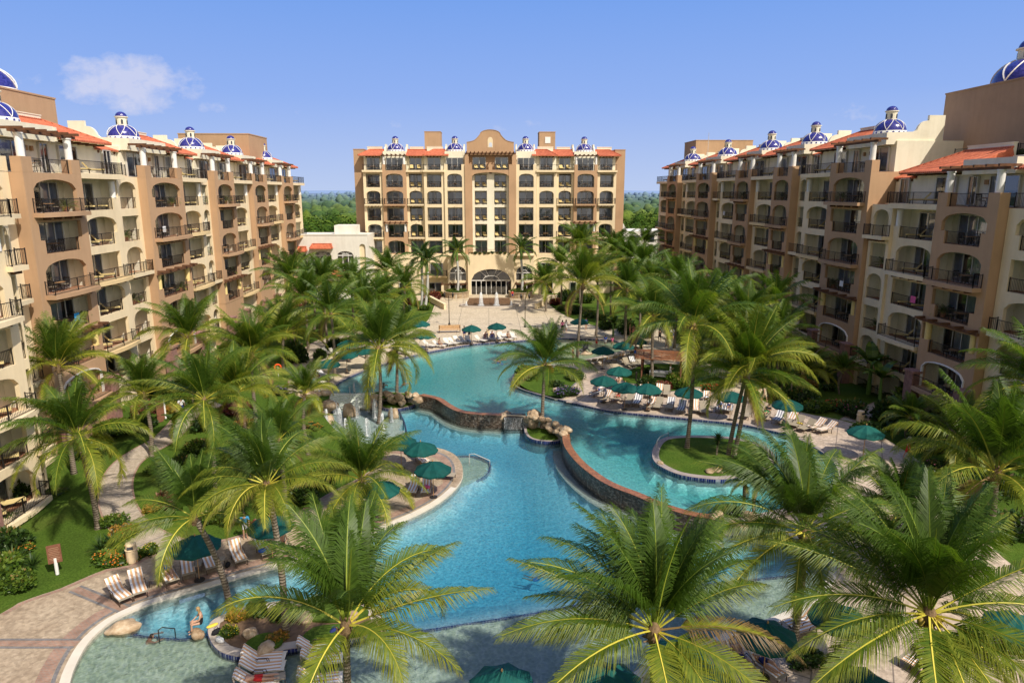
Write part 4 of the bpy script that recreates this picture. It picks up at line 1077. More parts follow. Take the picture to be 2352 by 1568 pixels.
        s.pool.add('railing', rail_mesh(wb - 2 * pr, 0), Matrix.Translation((X(u + wb / 2), y - .45, zK + .02)))
        for q in (u + .7, u + wb - .7):
            c = MB(); c.lathe([(.28, 0), (.28, 1.6), (.34, 1.6), (.34, 1.7)], n=16); s.pool.add('terrace_column', CACHE.setdefault('tcol', c.mesh('terrace_column', ['white paint'])), Matrix.Translation((X(q), y - .3, zK + 1.12)))
        b_ = MB(); a, b = sorted((X(u - .3), X(u + wb + .3))); b_.box(a, b, y - .45, y - .2, zK + 2.82, zK + 3.02)
        for j in range(6): q = X(lerp(u + .2, u + wb - .2, j / 5)); b_.box(q - .09, q + .09, y - 1.0, y + .74, zK + 3.03, zK + 3.22)
        s.pool.add('pergola_beam', b_.mesh('pergola_beam', ['wood beam']), Matrix.Identity(4))
        # cream terrace slab jutting over the loggia
        mb = MB(); a, b = sorted((X(u + wb + .01), X(u + wb + wc + .1))); mb.box(a, b, y - .7, y + 1.68, zK - .32, zK + .12); mb.build('terrace_slab', CREAM, s.root)
        m_ = rail_mesh(wc - .1, .9); s.pool.add('railing', m_, Matrix.Translation(((a + b) / 2, y + .3, zK + .12)))
        if not last:
            a, b = sorted((X(u + wb + wc), X(U1))); mb = MB(); mb.box(a, b, y + 1.0, y + 2.4, zK - .3, zK + .1); mb.build('terrace_slab', CREAM, s.root)
            s.pool.add('railing', rail_mesh(wr - .3, 0), Matrix.Translation(((a + b) / 2, y + 1.15, zK + .1)))
        # roofs, parapets and dome
        x0, x1 = sorted((X(u + wb - .3), X(u + wb + wc + .9))); near_left = s.sx > 0
        hip_roof('roof', s.root, s.pool, x0, x1, y + .5, y + 5.0, zK + 2.9, zK + 4.75, *((0, 2.6) if near_left else (2.6, 0)))
        bb = MB(); brackets(bb, x0 + .4, x1 - .3, y + 1.7, zK + 2.86, 6, .95, .2); bb.build('eave_bracket', 'wood beam', s.root)
        if not last:
            x0, x1 = sorted((X(u + wb + wc + .1), X(U1 + .5))); hip_roof('roof', s.root, s.pool, x0, x1, y + 1.7, y + 3.6, zK + 2.5, zK + 3.1, 0, 0)
            bb = MB(); brackets(bb, x0 + .2, x1 - .2, y + 2.4, zK + 2.38, 3, .6, .2); bb.build('eave_bracket', 'wood beam', s.root)
        for q in (u + .5, u + wb - .3) if K == 7 else (): scurve(mission(y + .7, y + 6.4, zK + 2.6, zK + 3.6, 2), s.root, X(q), .3, PALE)
        scurve(mission(y + 4.4, y + 8.6, zK + 2.9, zK + 3.6, 2), s.root, X(u + wb + wc + .35), .3, PALE)
        mb = MB(); a, b = sorted((X(u + wb - .2), X(u + wb + wc - 1.6))); mb.box(a, b, y + 5.1, y + 5.4, zK + 2.9, zK + 5.15); mb.box(a - .05, b + .05, y + 5.05, y + 5.45, zK + 5.15, zK + 5.23); mb.build('parapet', PALE, s.root)
        if K == 7: make_dome(s.root, X(u + wb / 2), y + 3.1, zK + 3.75, 1.5)
        # terrace furniture
        z = zK + .03; fl = 'top terrace'; md = ORD[mod] + ' section of ' + s.side + ' wing'
        s.prop(P_TABLE, u + 2.6, y + .5, z, 0, 'round teak table, brown %s, %s' % (fl, md), 'balcony tables')
        for j in range(2): s.prop(P_CHAIR, u + 2.6 + (-.85, .85)[j], y + .5, z, (R(90), R(-90))[j] * s.sx, 'dark chair %s of table, brown %s, %s' % (('near side', 'far side')[j], fl, md), 'balcony chairs')
        for j in range(2): s.prop(P_BLOUNGE, u + wb + 1.9 + 2.2 * j, y + .6, z + .1, R(30) * s.sx, 'yellow cushioned lounger, %s of two, apricot %s, %s' % (('nearer', 'farther')[j], fl, md), 'yellow loungers on the balconies')

def tower(name, x0, x1, y0, y1, z1, label, z0=-2, mat=TAN):
    r = thing(name, ((x0 + x1) / 2, (y0 + y1) / 2, z0), 0, label, 'tower'); a, b = (x1 - x0) / 2, (y1 - y0) / 2
    mb = MB(); mb.box(-a, a, -b, b, 0, z1 - z0); mb.build('tower_wall', mat, r)
    mb = MB()
    mb.box(-a - .06, a + .06, -b - .06, b + .06, z1 - z0, z1 - z0 + .14); mb.build('tower_coping', mat, r); return r

LW = Wing('hotel_wing', -34.5, 1, -.8, 'left hotel wing, sunlit brown and apricot balconies under blue domes', 'left'); LW.tops = {0: 6, 1: 7, 2: 7, 3: 7, 4: 7, 5: 7}
LW.module(31.2, 6, -3.9, 0, kmin=0, wr=1.0)
LW.bay(45.7, 52.25, .3, [(k, ('arch_p', 'rect')[k % 2]) for k in range(0, 7)], CREAM, 'link', 0)
m_ = MB(); m_.box(45.7, 52.25, 3.2, 14, -3, 20.9); m_.box(45.7, 52.25, .3, 3.2, 20.95, 22.0); m_.build('building_body', CREAM, LW.root)
for i, (u, wb, wc, wr, last) in enumerate(((52.3, 7.3, 6.8, 4.2, False), (70.6, 8.3, 6.7, 2.4, False), (88, 6.6, 7.2, 0, True), (102, 6.6, 7.6, 0, True), (116.3, 6.6, 7.4, 0, True))): LW.module(u, 7, 0, i + 1, wb, wc, wr, last, 1 if i < 2 else 2, .15)
LW.pool.flush()
RW = Wing('hotel_wing', 39.76, -1, -.3, 'right hotel wing, shaded brown and apricot balconies under blue domes', 'right', .0233); RW.tops = {0: 6, 1: 7, 2: 7, 3: 7, 4: 7, 5: 7}
RW.module(50.4, 6, 0, 0, 6.9, 6.8, 3.4, False, 0, -.25)
RW.bay(43.2, 50.35, .1, [(k, ('arch_p', 'rect', 'arch')[k % 3]) for k in range(0, 6)], CREAM, 'link', 0)
m_ = MB(); xa_, xb_ = sorted((RW.X(43.2), RW.X(50.35))); m_.box(xa_, xb_, 3.2, 14, -3, RW.zf(6)); m_.box(xa_, xb_, 1.4, 8, RW.zf(6) + .02, RW.zf(6) + 2.9); m_.build('building_body', PALE, RW.root)
hip_roof('roof', RW.root, RW.pool, xa_ - .5, xb_ - .4, .4, 4.6, RW.zf(6) + 2.9, RW.zf(6) + 4.5, 0, 0)
RW.pool.add('railing', rail_mesh(6.6, 0), Matrix.Translation(((xa_ + xb_) / 2, .25, RW.zf(6) + .05))); add_door(RW.pool, (xa_ + xb_) / 2, 1.18, RW.zf(6) + .05, 2.8)
for i, (u, wb, wc, wr, last) in enumerate(((67.6, 7.8, 6.8, 2.3, False), (84.5, 5.4, 7.1, 0, True), (97, 5.9, 7.8, 2.3, False), (113, 8, 8, 3, False), (132, 7, 8, 0, True))): RW.module(u, 7, 0, i + 1, wb, wc, wr, last, 0 if i == 0 else 1 if i < 2 else 2, .3)
for wg, u, y, k, mt, lab in ((RW, 108.5, .0, 5, 'grey towel', 'striped towel hung over a balcony rail, far part of right wing'), (RW, 71, -.62, 3, 'cloth white', 'white towel hung over a balcony rail, second bay of right wing'), (LW, 73.5, -.62, 5, 'cloth white', 'white towel hung over a balcony rail, third section of left wing'), (LW, 56.5, -.62, 3, 'cloth sky', 'blue towel hung over a balcony rail, second section of left wing'), (RW, 60, .08, 3, 'cloth pink', 'pink towel hung over a balcony rail, near right bay')):
    m = MB()
    for q in range(6): m.poly([(-.36 + q * .12, -.01 + .03 * (q % 2), .55), (-.24 + q * .12, .02 - .03 * (q % 2), .55), (-.24 + q * .12, .02 - .03 * (q % 2), 1.16), (-.36 + q * .12, -.01 + .03 * (q % 2), 1.16)])
    o = link('towel', m.mesh('towel', [mt]), None, wg.W @ Vector((wg.X(u), y, wg.zf(k) + .1)), (0, 0, R(90) * wg.sx + wg.yaw)); tag(o, lab, 'towel', 'towels on balcony rails')
RW.pool.flush()
# roof terrace over the near right apartments
W_ = RW.W; rt = thing('roof_terrace', W_ @ Vector((-57, 4.6, RW.zf(6) + 4.0)), R(-90) + .0233, 'planted roof terrace with timber pergola above the near right apartments', 'roof terrace')
m = MB(); m.box(-8, 8, .6, 7, -1.3, 0); m.box(-8.1, 8.1, .5, .75, 0, .12); m.build('terrace_floor', PALE, rt)
for k in range(2): link('railing', rail_mesh(7.6, 0), rt, (-3.9 + 7.8 * k, .9, .02))
for k in range(9): link('hedge', SHMF(), rt, (-7.2 + k * .85, 1.6, 0), (0, 0, k), (.7, .7, .7))
for x in (1.2, 6.6): m = MB(); m.lathe([(.28, 0), (.28, 2.7)], (x, 1.6, 0), 14); m.build('column', 'yellow paint', rt)
m = MB(); m.box(.2, 8, 1.4, 1.65, 2.7, 2.95)
for k in range(6): q = .6 + k * 1.35; m.box(q - .1, q + .1, .8, 6, 2.96, 3.15)
m.build('pergola_beam', 'wood beam', rt)
# stair and lift towers
t1 = tower('lift_tower', -50, -40.4, 40, 68.6, 27.9, 'near brown tower with large blue dome behind left wing')
t2 = tower('lift_tower', 46.6, 58, 40, 71.6, 29.1, 'near brown tower with large blue dome behind right wing')
make_dome(t1, 1.2, 10.2, 29.9, 2.5, True, 1.2); make_dome(t2, -1.2, 11.0, 31.1, 2.8, True, 1.2)
tower('lift_tower', -48, -37.2, 112, 121, 28.2, 'plain far brown tower rising behind far end of left wing')
tower('lift_tower', 41.5, 53, 140, 148, 29.4, 'plain far brown tower rising behind far end of right wing')

# ------------------------------------------------------------------ central building
KX, CX = .968, .5
CB = thing('hotel_block', (CX, 133, 0), 0, 'central hotel block with big arched entrance, curved gable and four blue domes', 'hotel building', None, (KX, 1, 1)); CP = Pool(CB)
CZ = [7.7, 10.8, 13.95, 17.05, 20.2, 23.4]
def cprop(proto, x, y, z, rz, label, group): proto.put(Vector((CX + KX * x, 133 + y, z)), rz, label, group)
def cbay(x0, x1, y, fm, kind, mod, sd, types, body=True):
    mb = MB(); w = x1 - x0; mg = w * .14
    for k, ty in enumerate(types):
        if ty is None: continue
        z0 = CZ[k]; z1 = CZ[k + 1] if k < 5 else z0 + 3.1; proj = ty.endswith('_p'); t = ty.replace('_p', ''); a, b = x0 + mg, x1 - mg; top = min(z0 + 2.6, z1 - .45)
        op = (a, b, z0 + .1, top, .6 if t == 'arch' else 0)
        if t == 'perg': op = (x0 + .1, x1 - .1, z0 + .1, top, 0)
        wall_cell(mb, x0, x1, z0, z1, y, op, 0, 1, .3, 1.5)
        if t == 'perg':
            for q0, q1 in ((op[0], op[0] + .7), (op[1] - .7, op[1])):
                mb.box(q0, q1, y - .002, y + .3, z0 + .1, z0 + 1.15); c = MB(); c.lathe([(.22, 0), (.22, 1.5)], n=12); CP.add('column', CACHE.setdefault('ccol', c.mesh('column', ['white paint'])), Matrix.Translation(((q0 + q1) / 2, y + .15, z0 + 1.15)))
            b_ = MB(); b_.box(x0 - .2, x1 + .2, y - .4, y - .2, z0 + 2.75, z0 + 2.93)
            for j in range(5): q = lerp(x0 + .2, x1 - .2, j / 4); b_.box(q - .09, q + .09, y - .8, y - .003, z0 + 2.94, z0 + 3.1)
            CP.add('pergola_beam', b_.mesh('pergola_beam', ['wood beam']), Matrix.Identity(4))
        if proj:
            sl = MB(); sl.box(a - .35, b + .35, y - .75, y - .003, z0 - .18, z0 + .12); CP.add('balcony_slab', sl.mesh('balcony_slab', [fm]), Matrix.Identity(4))
            add_brackets(CP, a, b, y - .002, z0 - .19, 4)
            CP.add('railing', rail_mesh(b - a + .6, .66), Matrix.Translation(((a + b) / 2, y - .02, z0 + .12)))
        else: CP.add('railing', rail_mesh((b - a) if t != 'perg' else w - 1.7, 0), Matrix.Translation(((x0 + x1) / 2, y + .1, z0 + .1)))
        add_door(CP, (x0 + x1) / 2, y + 1.29, z0 + .08, min(2.6 if kind != 'b' else 3.2, w * .7), 2.25)
        if k: cfurn(x0, x1, y, z0 + .07, k, kind, mod, sd)
        if kind in 'by' and w > 3.4 and k:
            c = MB(); c.bar((0, 0, 0), (0, -.35, -.02), .07); CP.add('rain_spout', CACHE.setdefault('spout', c.mesh('rain_spout', ['alu'])), Matrix.Translation(((x0 + x1) / 2, y, z0 - .25)))
    ks = [k for k, t in enumerate(types) if t]; zl, zt = CZ[ks[0]], (CZ[ks[-1] + 1] if ks[-1] < 5 else CZ[5] + 3.1)
    for x in (x0, x1): mb.poly([(x, y, zl), (x, y + 3, zl), (x, y + 3, zt), (x, y, zt)])
    mb.build('facade_bay', [fm, NICHE, 'terrapot'], CB)
def cfurn(x0, x1, y, z, k, kind, mod, sd):
    xm = (x0 + x1) / 2; fl = ORD[k + 1] + ' floor'; md = '%s bay %s of centre, central block' % (ORD[mod], sd)
    if kind in 'bt':
        cprop(P_TABLE, xm, y + .8, z, 0, 'round teak table on balcony, %s, %s' % (fl, md), 'balcony tables')
        for j in range(2): cprop(P_CHAIR, xm + (-.8, .8)[j], y + .8, z, (R(90), R(-90))[j], 'dark balcony chair %s of table, %s, %s' % (('left', 'right')[j], fl, md), 'balcony chairs')
    else:
        for j in range(2): cprop(P_BLOUNGE, xm + (-.7, .7)[j], y + .75, z, R(8), 'yellow lounger, %s of two, %s, %s' % (('left', 'right')[j], fl, md), 'yellow loungers on the balconies')
for sg, sd in ((-1, 'left'), (1, 'right')):
    def B(a, b): return tuple(sorted((sg * a, sg * b)))
    cbay(*B(5.0, 9.0), -.3, CREAM, 'b', 1, sd, ['rect', 'rect', 'rect', 'rect', 'arch', None])
    cbay(*B(9.05, 13.0), .0, CREAM, 't', 2, sd, ['rect', 'rect', 'rect', 'arch', 'rect', None])
    cbay(*B(13.0, 16.5), .9, CREAM, 'y', 3, sd, ['rect', 'arch_p', 'rect', 'arch_p', 'rect', None])
    cbay(*B(16.5, 21.1), .3, BROWN, 'b', 4, sd, ['arch', 'perg', 'rect', 'arch_p', 'arch', None])
    cbay(*B(21.15, 24.9), .7, CREAM, 't', 5, sd, ['rect', 'arch_p', 'rect', 'arch_p', 'rect', None])
    cbay(*B(.25, 3.6), .45, PALE, 'y', 6, sd, ['rect', 'rect', 'rect', 'rect', 'rect', None])
    # top storey
    for (a, b, y, w, mod) in ((5.0, 9.0, -.3, 3.2, 1), (9.05, 13.0, 0, 2.4, 2), (13.0, 16.5, .9, 2.2, 3), (16.5, 21.1, .3, 3.2, 4), (21.15, 24.9, .7, 2.4, 5)):
        x0, x1 = B(a, b); z = CZ[5]
        mb = MB(); mb.box(x0, x1, y + 1.5, y + 8, z + .0, z + 2.75); mb.build('penthouse_wall', PALE, CB)
        add_door(CP, (x0 + x1) / 2, y + 1.28, z + .06, w, 2.2)
        pier = BROWN if mod == 4 else CREAM; mb = MB()
        for q in (x0, x1 - .65) if mod in (1, 4) else (): mb.box(q, q + .65, y, y + .5, z, z + 1.1)
        if mod in (2, 3, 5): mb.box(x0 - .1, x1 + .1, y - .55, y + 1.49, z - .3, z + .06)
        mb.build('terrace_front', pier, CB)
        CP.add('railing', rail_mesh(x1 - x0 - (1.4 if mod in (1, 4) else .1), 0), Matrix.Translation(((x0 + x1) / 2, y + (.2 if mod in (1, 4) else -.45), z + .06)))
        cfurn(x0, x1, y + (0 if mod in (1, 4) else -.3), z + .08, 5, 'b' if mod != 3 else 'y', mod, sd)
        if mod in (1, 4):
            mb = MB(); mb.box(x0 + .1, x1 - .1, y + 1.35, y + 6, z + 2.0, z + 3.55); mb.build('drum', PALE, CB)
            make_dome(CB, (x0 + x1) / 2, y + 3.4, z + 3.5, 1.62)
            if mod == 4:
                b_ = MB(); b_.box(x0 - .2, x1 + .2, y - .1, y + .1, z + 2.62, z + 2.8)
                for j in range(6): q = lerp(x0 + .2, x1 - .2, j / 5); b_.box(q - .08, q + .08, y - .6, y + 1.34, z + 2.81, z + 2.98)
                CP.add('pergola_beam', b_.mesh('pergola_beam', ['wood beam']), Matrix.Identity(4))
                for q in (x0 + .35, x1 - .35): c = MB(); c.lathe([(.22, 0), (.22, 1.52)], n=12); CP.add('terrace_column', CACHE.setdefault('cc2', c.mesh('terrace_column', ['white paint'])), Matrix.Translation((q, y + .25, z + 1.1)))
            for q in (x0 + .2, x1 - .2): scurve(mission(y + 1.3, y + 6.2, z + 2.7, z + 3.3, 2), CB, q, .28, PALE)
        else:
            hip_roof('roof', CB, CP, x0 - (.9 if (mod == 5) == (sg < 0) or (mod == 2 and sg > 0 and False) else .1), x1 + (.9 if (mod == 5) == (sg > 0) else .1), y + .35, y + 3.8, z + 2.78, z + 4.0, *(((1.8, 0) if sg < 0 else (0, 1.8)) if mod in (2, 5) else (0, 0)))
            bb = MB(); brackets(bb, x0 + .3, x1 - .3, y + 1.5, z + 2.66, 5, .8, .18); bb.build('eave_bracket', 'wood beam', CB)
            mb = MB(); mb.box(x0 + .4, x1 - .4, y + 3.9, y + 4.2, z + 2.7, z + 4.5); mb.box(x0 + .35, x1 - .35, y + 3.85, y + 4.25, z + 4.5, z + 4.6); mb.build('parapet', PALE, CB)
    # set-back brown end
    x0, x1 = B(24.95, 27.0); mb = MB(); mb.box(x0, x1, 3.0, 16, -2, 27.3); mb.box(x0 - .05, x1 + .05, 2.95, 16.05, 27.3, 27.45); mb.build('end_wall', TAN, CB)
    x0, x1 = B(9.3, 12.6)
    tw = MB(); tw.box(x0 + sg * .8, x1 + sg * .8, 8, 12, 20, 31.0); tw.box(x0 + sg * .8 - .06, x1 + sg * .8 + .06, 7.94, 12.06, 31.0, 31.12); tw.build('roof_tower', TAN, CB)
    if sg > 0: m = MB(); m.box(x0 + 2.0, x0 + 3.1, 7.93, 7.99, 28.9, 30.1); m.build('tower_hatch', 'white paint', CB)
    # brown pilasters of the centre
    mb = MB(); x0, x1 = B(3.6, 5.0); mb.box(x0, x1, -.5, 2.5, 7.7, CZ[5] + 1.1); mb.box(x0 + (0 if sg < 0 else .6), x1 - (.6 if sg < 0 else 0), -.3, 2.5, CZ[5] + 1.1, CZ[5] + 3.0); mb.build('pilaster', BROWN, CB)
# centre: segmental arch, terrace and gable
mb = MB(); mb.box(-.25, .25, .45, .8, 7.7, CZ[5] - .6); mb.build('centre_strip', PALE, CB)
mb = MB(); pts = arch_pts(-3.6, 3.6, CZ[4] + 2.15, .7, 16)
for (xa, za), (xb, zb) in zip(pts, pts[1:]):
    mb.poly([(xa, -.42, za), (xb, -.42, zb), (xb, -.42, CZ[5] + .1), (xa, -.42, CZ[5] + .1)]); mb.poly([(xa, -.42, za), (xa, .45, za), (xb, .45, zb), (xb, -.42, zb)])
mb.box(-3.6, 3.6, -.4, 1.6, CZ[5] - .02, CZ[5] + .1); mb.box(-.35, .35, -.42, .1, CZ[5] + .1, CZ[5] + 1.1); mb.build('segmental_arch', BROWN, CB)
mb = MB(); mb.box(-4.2, 4.2, 1.5, 5, CZ[5] + .1, CZ[5] + 3.2)
prof = [(-4.6, CZ[5] + 2.9), (4.6, CZ[5] + 2.9), (4.6, 28.55)]
prof += [(4.5 - .9 * t, 28.55 + .15 * t) for t in (.3, .7)] + [(lerp(3.3, 2.0, t), 28.8 + 1.15 * t ** 1.4) for t in (.0, .25, .5, .75, 1)]
prof += [(2.0 * math.cos(a), 29.95 + .85 * math.sin(a)) for a in [i * math.pi / 12 for i in range(1, 12)]]
prof += [(-lerp(3.3, 2.0, t), 28.8 + 1.15 * t ** 1.4) for t in (1, .75, .5, .25, 0)] + [(-(4.5 - .9 * t), 28.55 + .15 * t) for t in (.7, .3)] + [(-4.6, 28.55)]
for yy in (.6, 1.1): mb.poly([(p[0], yy, p[1]) for p in prof])
for p, q in zip(prof, prof[1:] + prof[:1]): mb.poly([(p[0], .6, p[1]), (p[0], 1.1, p[1]), (q[0], 1.1, q[1]), (q[0], .6, q[1])])
mb.build('gable', BROWN, CB)
ed = MB()
for p, q in zip(prof[2:], prof[3:]): ed.bar((p[0], .85, p[1] + .03), (q[0], .85, q[1] + .03), .62, .09)
ed.build('gable_coping', TAN, CB)
mb = MB(); mb.poly([(x, .58, z) for x, z in [(-.5, 27.6), (.5, 27.6)] + list(reversed(arch_pts(-.5, .5, 29.0, .5, 10)))]); mb.build('gable_niche', CREAM, CB)
mb = MB(); mb.poly([(x, .56, z) for x, z in [(-.28, 27.72), (.38, 27.72)] + list(reversed(arch_pts(-.28, .38, 28.2, .33, 10)))]); mb.build('gable_window', 'curtain', CB)
b_ = MB(); b_.box(-4.9, 4.9, -.35, -.12, 26.35, 26.6)
for j in range(13): q = lerp(-4.6, 4.6, j / 12); b_.box(q - .09, q + .09, -.75, .59, 26.61, 26.85)
b_.build('pergola_beam', 'wood beam', CB)
for x in (-2.2, 2.2):
    add_door(CP, x, 1.28, CZ[5] + .12, 2.5, 2.3); CP.add('railing', rail_mesh(2.9, 0), Matrix.Translation((x * .87, -.2, CZ[5] + .1)))
    for j in range(2): cprop(P_BLOUNGE, x + (-.6, .6)[j], .5, CZ[5] + .12, R(8), 'yellow lounger, %s of two, %s half of centre terrace under gable' % (('left', 'right')[j], 'left' if x < 0 else 'right'), 'yellow loungers on the balconies')
# body
mb = MB(); mb.box(-24.9, 24.9, 2.4, 16, -2, CZ[5]); mb.build('building_body', TAN, CB)
# entrance storey
mb = MB(); y = -2.2
wall_cell(mb, -4.6, 4.6, -.3, 7.5, y, (-4.0, 4.0, -.2, 5.0, 2.2), 0, 0, .9, 1, False)
for sg in (-1, 1):
    x0, x1 = sorted((sg * 4.6, sg * 8.6)); wall_cell(mb, x0, x1, 2.7, 7.5, y + .5, (x0 + .35, x1 - .35, 2.75, 5.5, 1.35), 0, 0, .5, 1, False)
    wall_cell(mb, x0, x1, -.3, 2.7, y + .5, (x0 + .35, x1 - .35, -.2, 2.3, 0), 0, 0, .5, 1, False)
    mb.poly([(sg * 4.6, y, -.3), (sg * 4.6, y + .5, -.3), (sg * 4.6, y + .5, 7.5), (sg * 4.6, y, 7.5)])
    x0, x1 = sorted((sg * 8.6, sg * 24.9)); wall_cell(mb, x0, x1, -.3, 7.5, -.2); mb.poly([(sg * 8.6, y + .5, -.3), (sg * 8.6, 0, -.3), (sg * 8.6, 0, 7.5), (sg * 8.6, y + .5, 7.5)])
mb.box(-8.6, 8.6, y, 1, 7.5, 7.7); mb.box(-25, 25, -.21, 1.0, 7.5, 7.69); mb.build('entrance_wall', CREAM, CB)
def glazing(name, x0, x1, z0, z1, y, arch, nx, parent):
    fr = MB()
    for k in range(nx + 1): x = lerp(x0, x1, k / nx); fr.box(x - .06, x + .06, y - .05, y + .05, z0, z1)
    fr.box(x0, x1, y - .05, y + .05, z1 - .06, z1 + .1)
    pts = arch_pts(x0, x1, z1, arch, 14); c = ((x0 + x1) / 2, z1)
    if arch:
        for k in (3, 5, 9, 11): fr.bar((lerp(c[0], pts[k][0], .42), y, lerp(c[1], pts[k][1], .42)), (pts[k][0], y, pts[k][1]), .07)
        for k in range(14): fr.bar(*[(lerp(c[0], pts[q][0], .42), y, lerp(c[1], pts[q][1], .42)) for q in (k, k + 1)], .08)
    f = fr.build(name, 'white paint', parent)
    g = MB(); g.poly([(x, y + .02, z) for x, z in [(x0, z0), (x1, z0)] + list(reversed(pts))]); g.build('pane', 'glass', f)
    b = MB(); b.poly([(x, y + 1.6, z) for x, z in [(x0 - .5, z0 - .3), (x1 + .5, z0 - .3), (x1 + .5, z1 + arch + .3), (x0 - .5, z1 + arch + .3)]]); b.build('dark_lobby', 'dark interior', f)
glazing('entrance_glazing', -4.0, 4.0, -.2, 2.7, y + .85, 2.25, 8, CB)
for sg in (-1, 1):
    x0, x1 = sorted((sg * 4.95, sg * 8.25)); glazing('arched_window', x0, x1, 2.75, 4.15, y + .95, 1.34, 3, CB); glazing('shop_window', x0, x1, -.2, 2.25, y + .95, 0, 3, CB)
    b_ = MB(); a, b = sorted((sg * 4.7, sg * 10)); b_.box(a, b, y - 1.0, y - .8, 2.1, 2.3)
    for j in range(4): q = lerp(a + .3, b - .3, j / 3); b_.box(q - .1, q + .1, y - 1.5, y + .6, 2.31, 2.5)
    b_.build('pergola_beam', 'wood beam', CB)
    c = MB(); c.box(sg * 9.6 - .25, sg * 9.6 + .25, y - 1.15, y - .65, -.3, 2.1); c.build('pergola_post', CREAM, CB)
    a, b = sorted((sg * 8.8, sg * 13.0)); m = MB(); m.box(a, b, -1.6, -.21, 3.3, 3.6); m.build('balcony_slab', ORANGE, CB); CP.add('railing', rail_mesh(b - a - .2, 1.2), Matrix.Translation(((a + b) / 2, -.25, 3.6)))
    add_door(CP, (a + b) / 2, -.43, 3.62, 2.6, 2.3)
    for q in (3, 4.5): add_door(CP, sg * (11.2 + (q - 3) * 4), -.43, -.1, 2.6, 2.2)
CP.add('railing', rail_mesh(9, 0), Matrix.Translation((0, y + .3, 7.7)))
CP.flush()
# flowers on the ledge over the entrance
# white side building with arched windows
WB = thing('side_building', (-33, 126, 0), 0, 'low white building with arched windows and terracotta awnings beside central block', 'building')
mb = MB(); Y0 = 0
for xa, xb, op in ((-9, .9, None), (.9, 4.7, (1.2, 4.4, 5.6, 8.9, .8)), (4.7, 8.9, (5.4, 8.4, 5.6, 8.9, .8)), (8.9, 11, (9.5, 10.6, 5.3, 10.2, .55))): wall_cell(mb, xa, xb, -1, 11.8, 0, op, 0, 0, .3, 1, False)
mb.box(-9, 10.97, 1.2, 9, -1, 11.78); mb.box(-9.1, 11.05, -.08, .4, 11.8, 12.0); mb.box(4.5, 8.5, 3, 7, 11.8, 13.4); mb.poly([(11, 0, -1), (11, 9, -1), (11, 9, 11.8), (11, 0, 11.8)]); mb.build('wall', WHITEST, WB)
for x0, x1 in ((1.2, 4.4), (5.4, 8.4)): glazing('arched_window', x0, x1, 5.6, 8.1, .2, .8, 3, WB)
mb = MB(); mb.poly([(9.5, .29, 5.3), (10.6, .29, 5.3), (10.6, .29, 10.2), (9.5, .29, 10.2)]); mb.build('blind_arch', CREAM, WB)
for x0, x1, z in ((.8, 4.8, 9.5), (-3.2, .2, 9.0), (.6, 8.6, 4.6)):
    hip_roof('awning', WB, None, x0, x1, -1.2, -.02, z, z + .7, .3, .3)
mb = MB(); mb.box(-2.8, -.2, -.05, .02, 5.8, 8.4); mb.build('window', 'dark interior', WB)
# far low villa past the right wing
FB = thing('far_villa', (30, 165, 0), 0, 'distant white villa with curved gable beyond the right wing', 'villa')
mb = MB(); mb.box(-5, 14, 0, 12, -2, 10.2)
prof = [(-4, 10.2), (3.2, 10.2), (3.0, 11.2)] + [(-.4 + 3.1 * math.cos(a), 11.3 + 1.7 * math.sin(a)) for a in [i * math.pi / 10 for i in range(11)]] + [(-3.8, 11.2)]
for yy in (-.1, .3): mb.poly([(p[0], yy, p[1]) for p in prof])
mb.build('wall', WHITEST, FB)
mb = MB()
for x in (5, 8.5): mb.box(x, x + 1.5, -.06, .02, 7.6, 9.2)
mb.build('window', 'dark interior', FB)
# ------------------------------------------------------------------ palms
WIND = Vector((-.10, .03, 0))
CROWNS = [crown_mesh('crown', 100 + i, 24 + i % 3, 5.4, 88, .029, 1.34, wind=WIND * (.8 + .9 * (i % 3)), el0=86, el1=(0, -20, 10)[i % 3], dr0=22 + 6 * (i % 2), dr1=(80, 94, 74)[i % 3], vee=.2, rach=.042, tone0=.20 + .07 * (i % 3), tone1=.64 + .08 * (i % 4), dead=i % 3) for i in range(9)]
NEARC = [crown_mesh('crown', 300 + i, (22, 26, 24, 22)[i], 5.3, 100, .029, 1.36, wind=WIND * (.7 + .7 * i), el0=86, el1=(12, -22, -2, 8)[i], dr0=20 + 3 * i, dr1=(70, 88, 80, 74)[i], vee=.18, rach=.045, tone0=.18, tone1=.70, dead=(0, 2, 1, 1)[i]) for i in range(4)]
FARC = [crown_mesh('crown', 200 + i, 24, 5.2, 52, .044, 1.3, wind=WIND, el1=(2, -18, 10, -8)[i], dr0=26, dr1=(78, 92, 74, 84)[i], vee=.2, rach=.045, tone0=.22, tone1=.64, dead=i % 2) for i in range(4)]
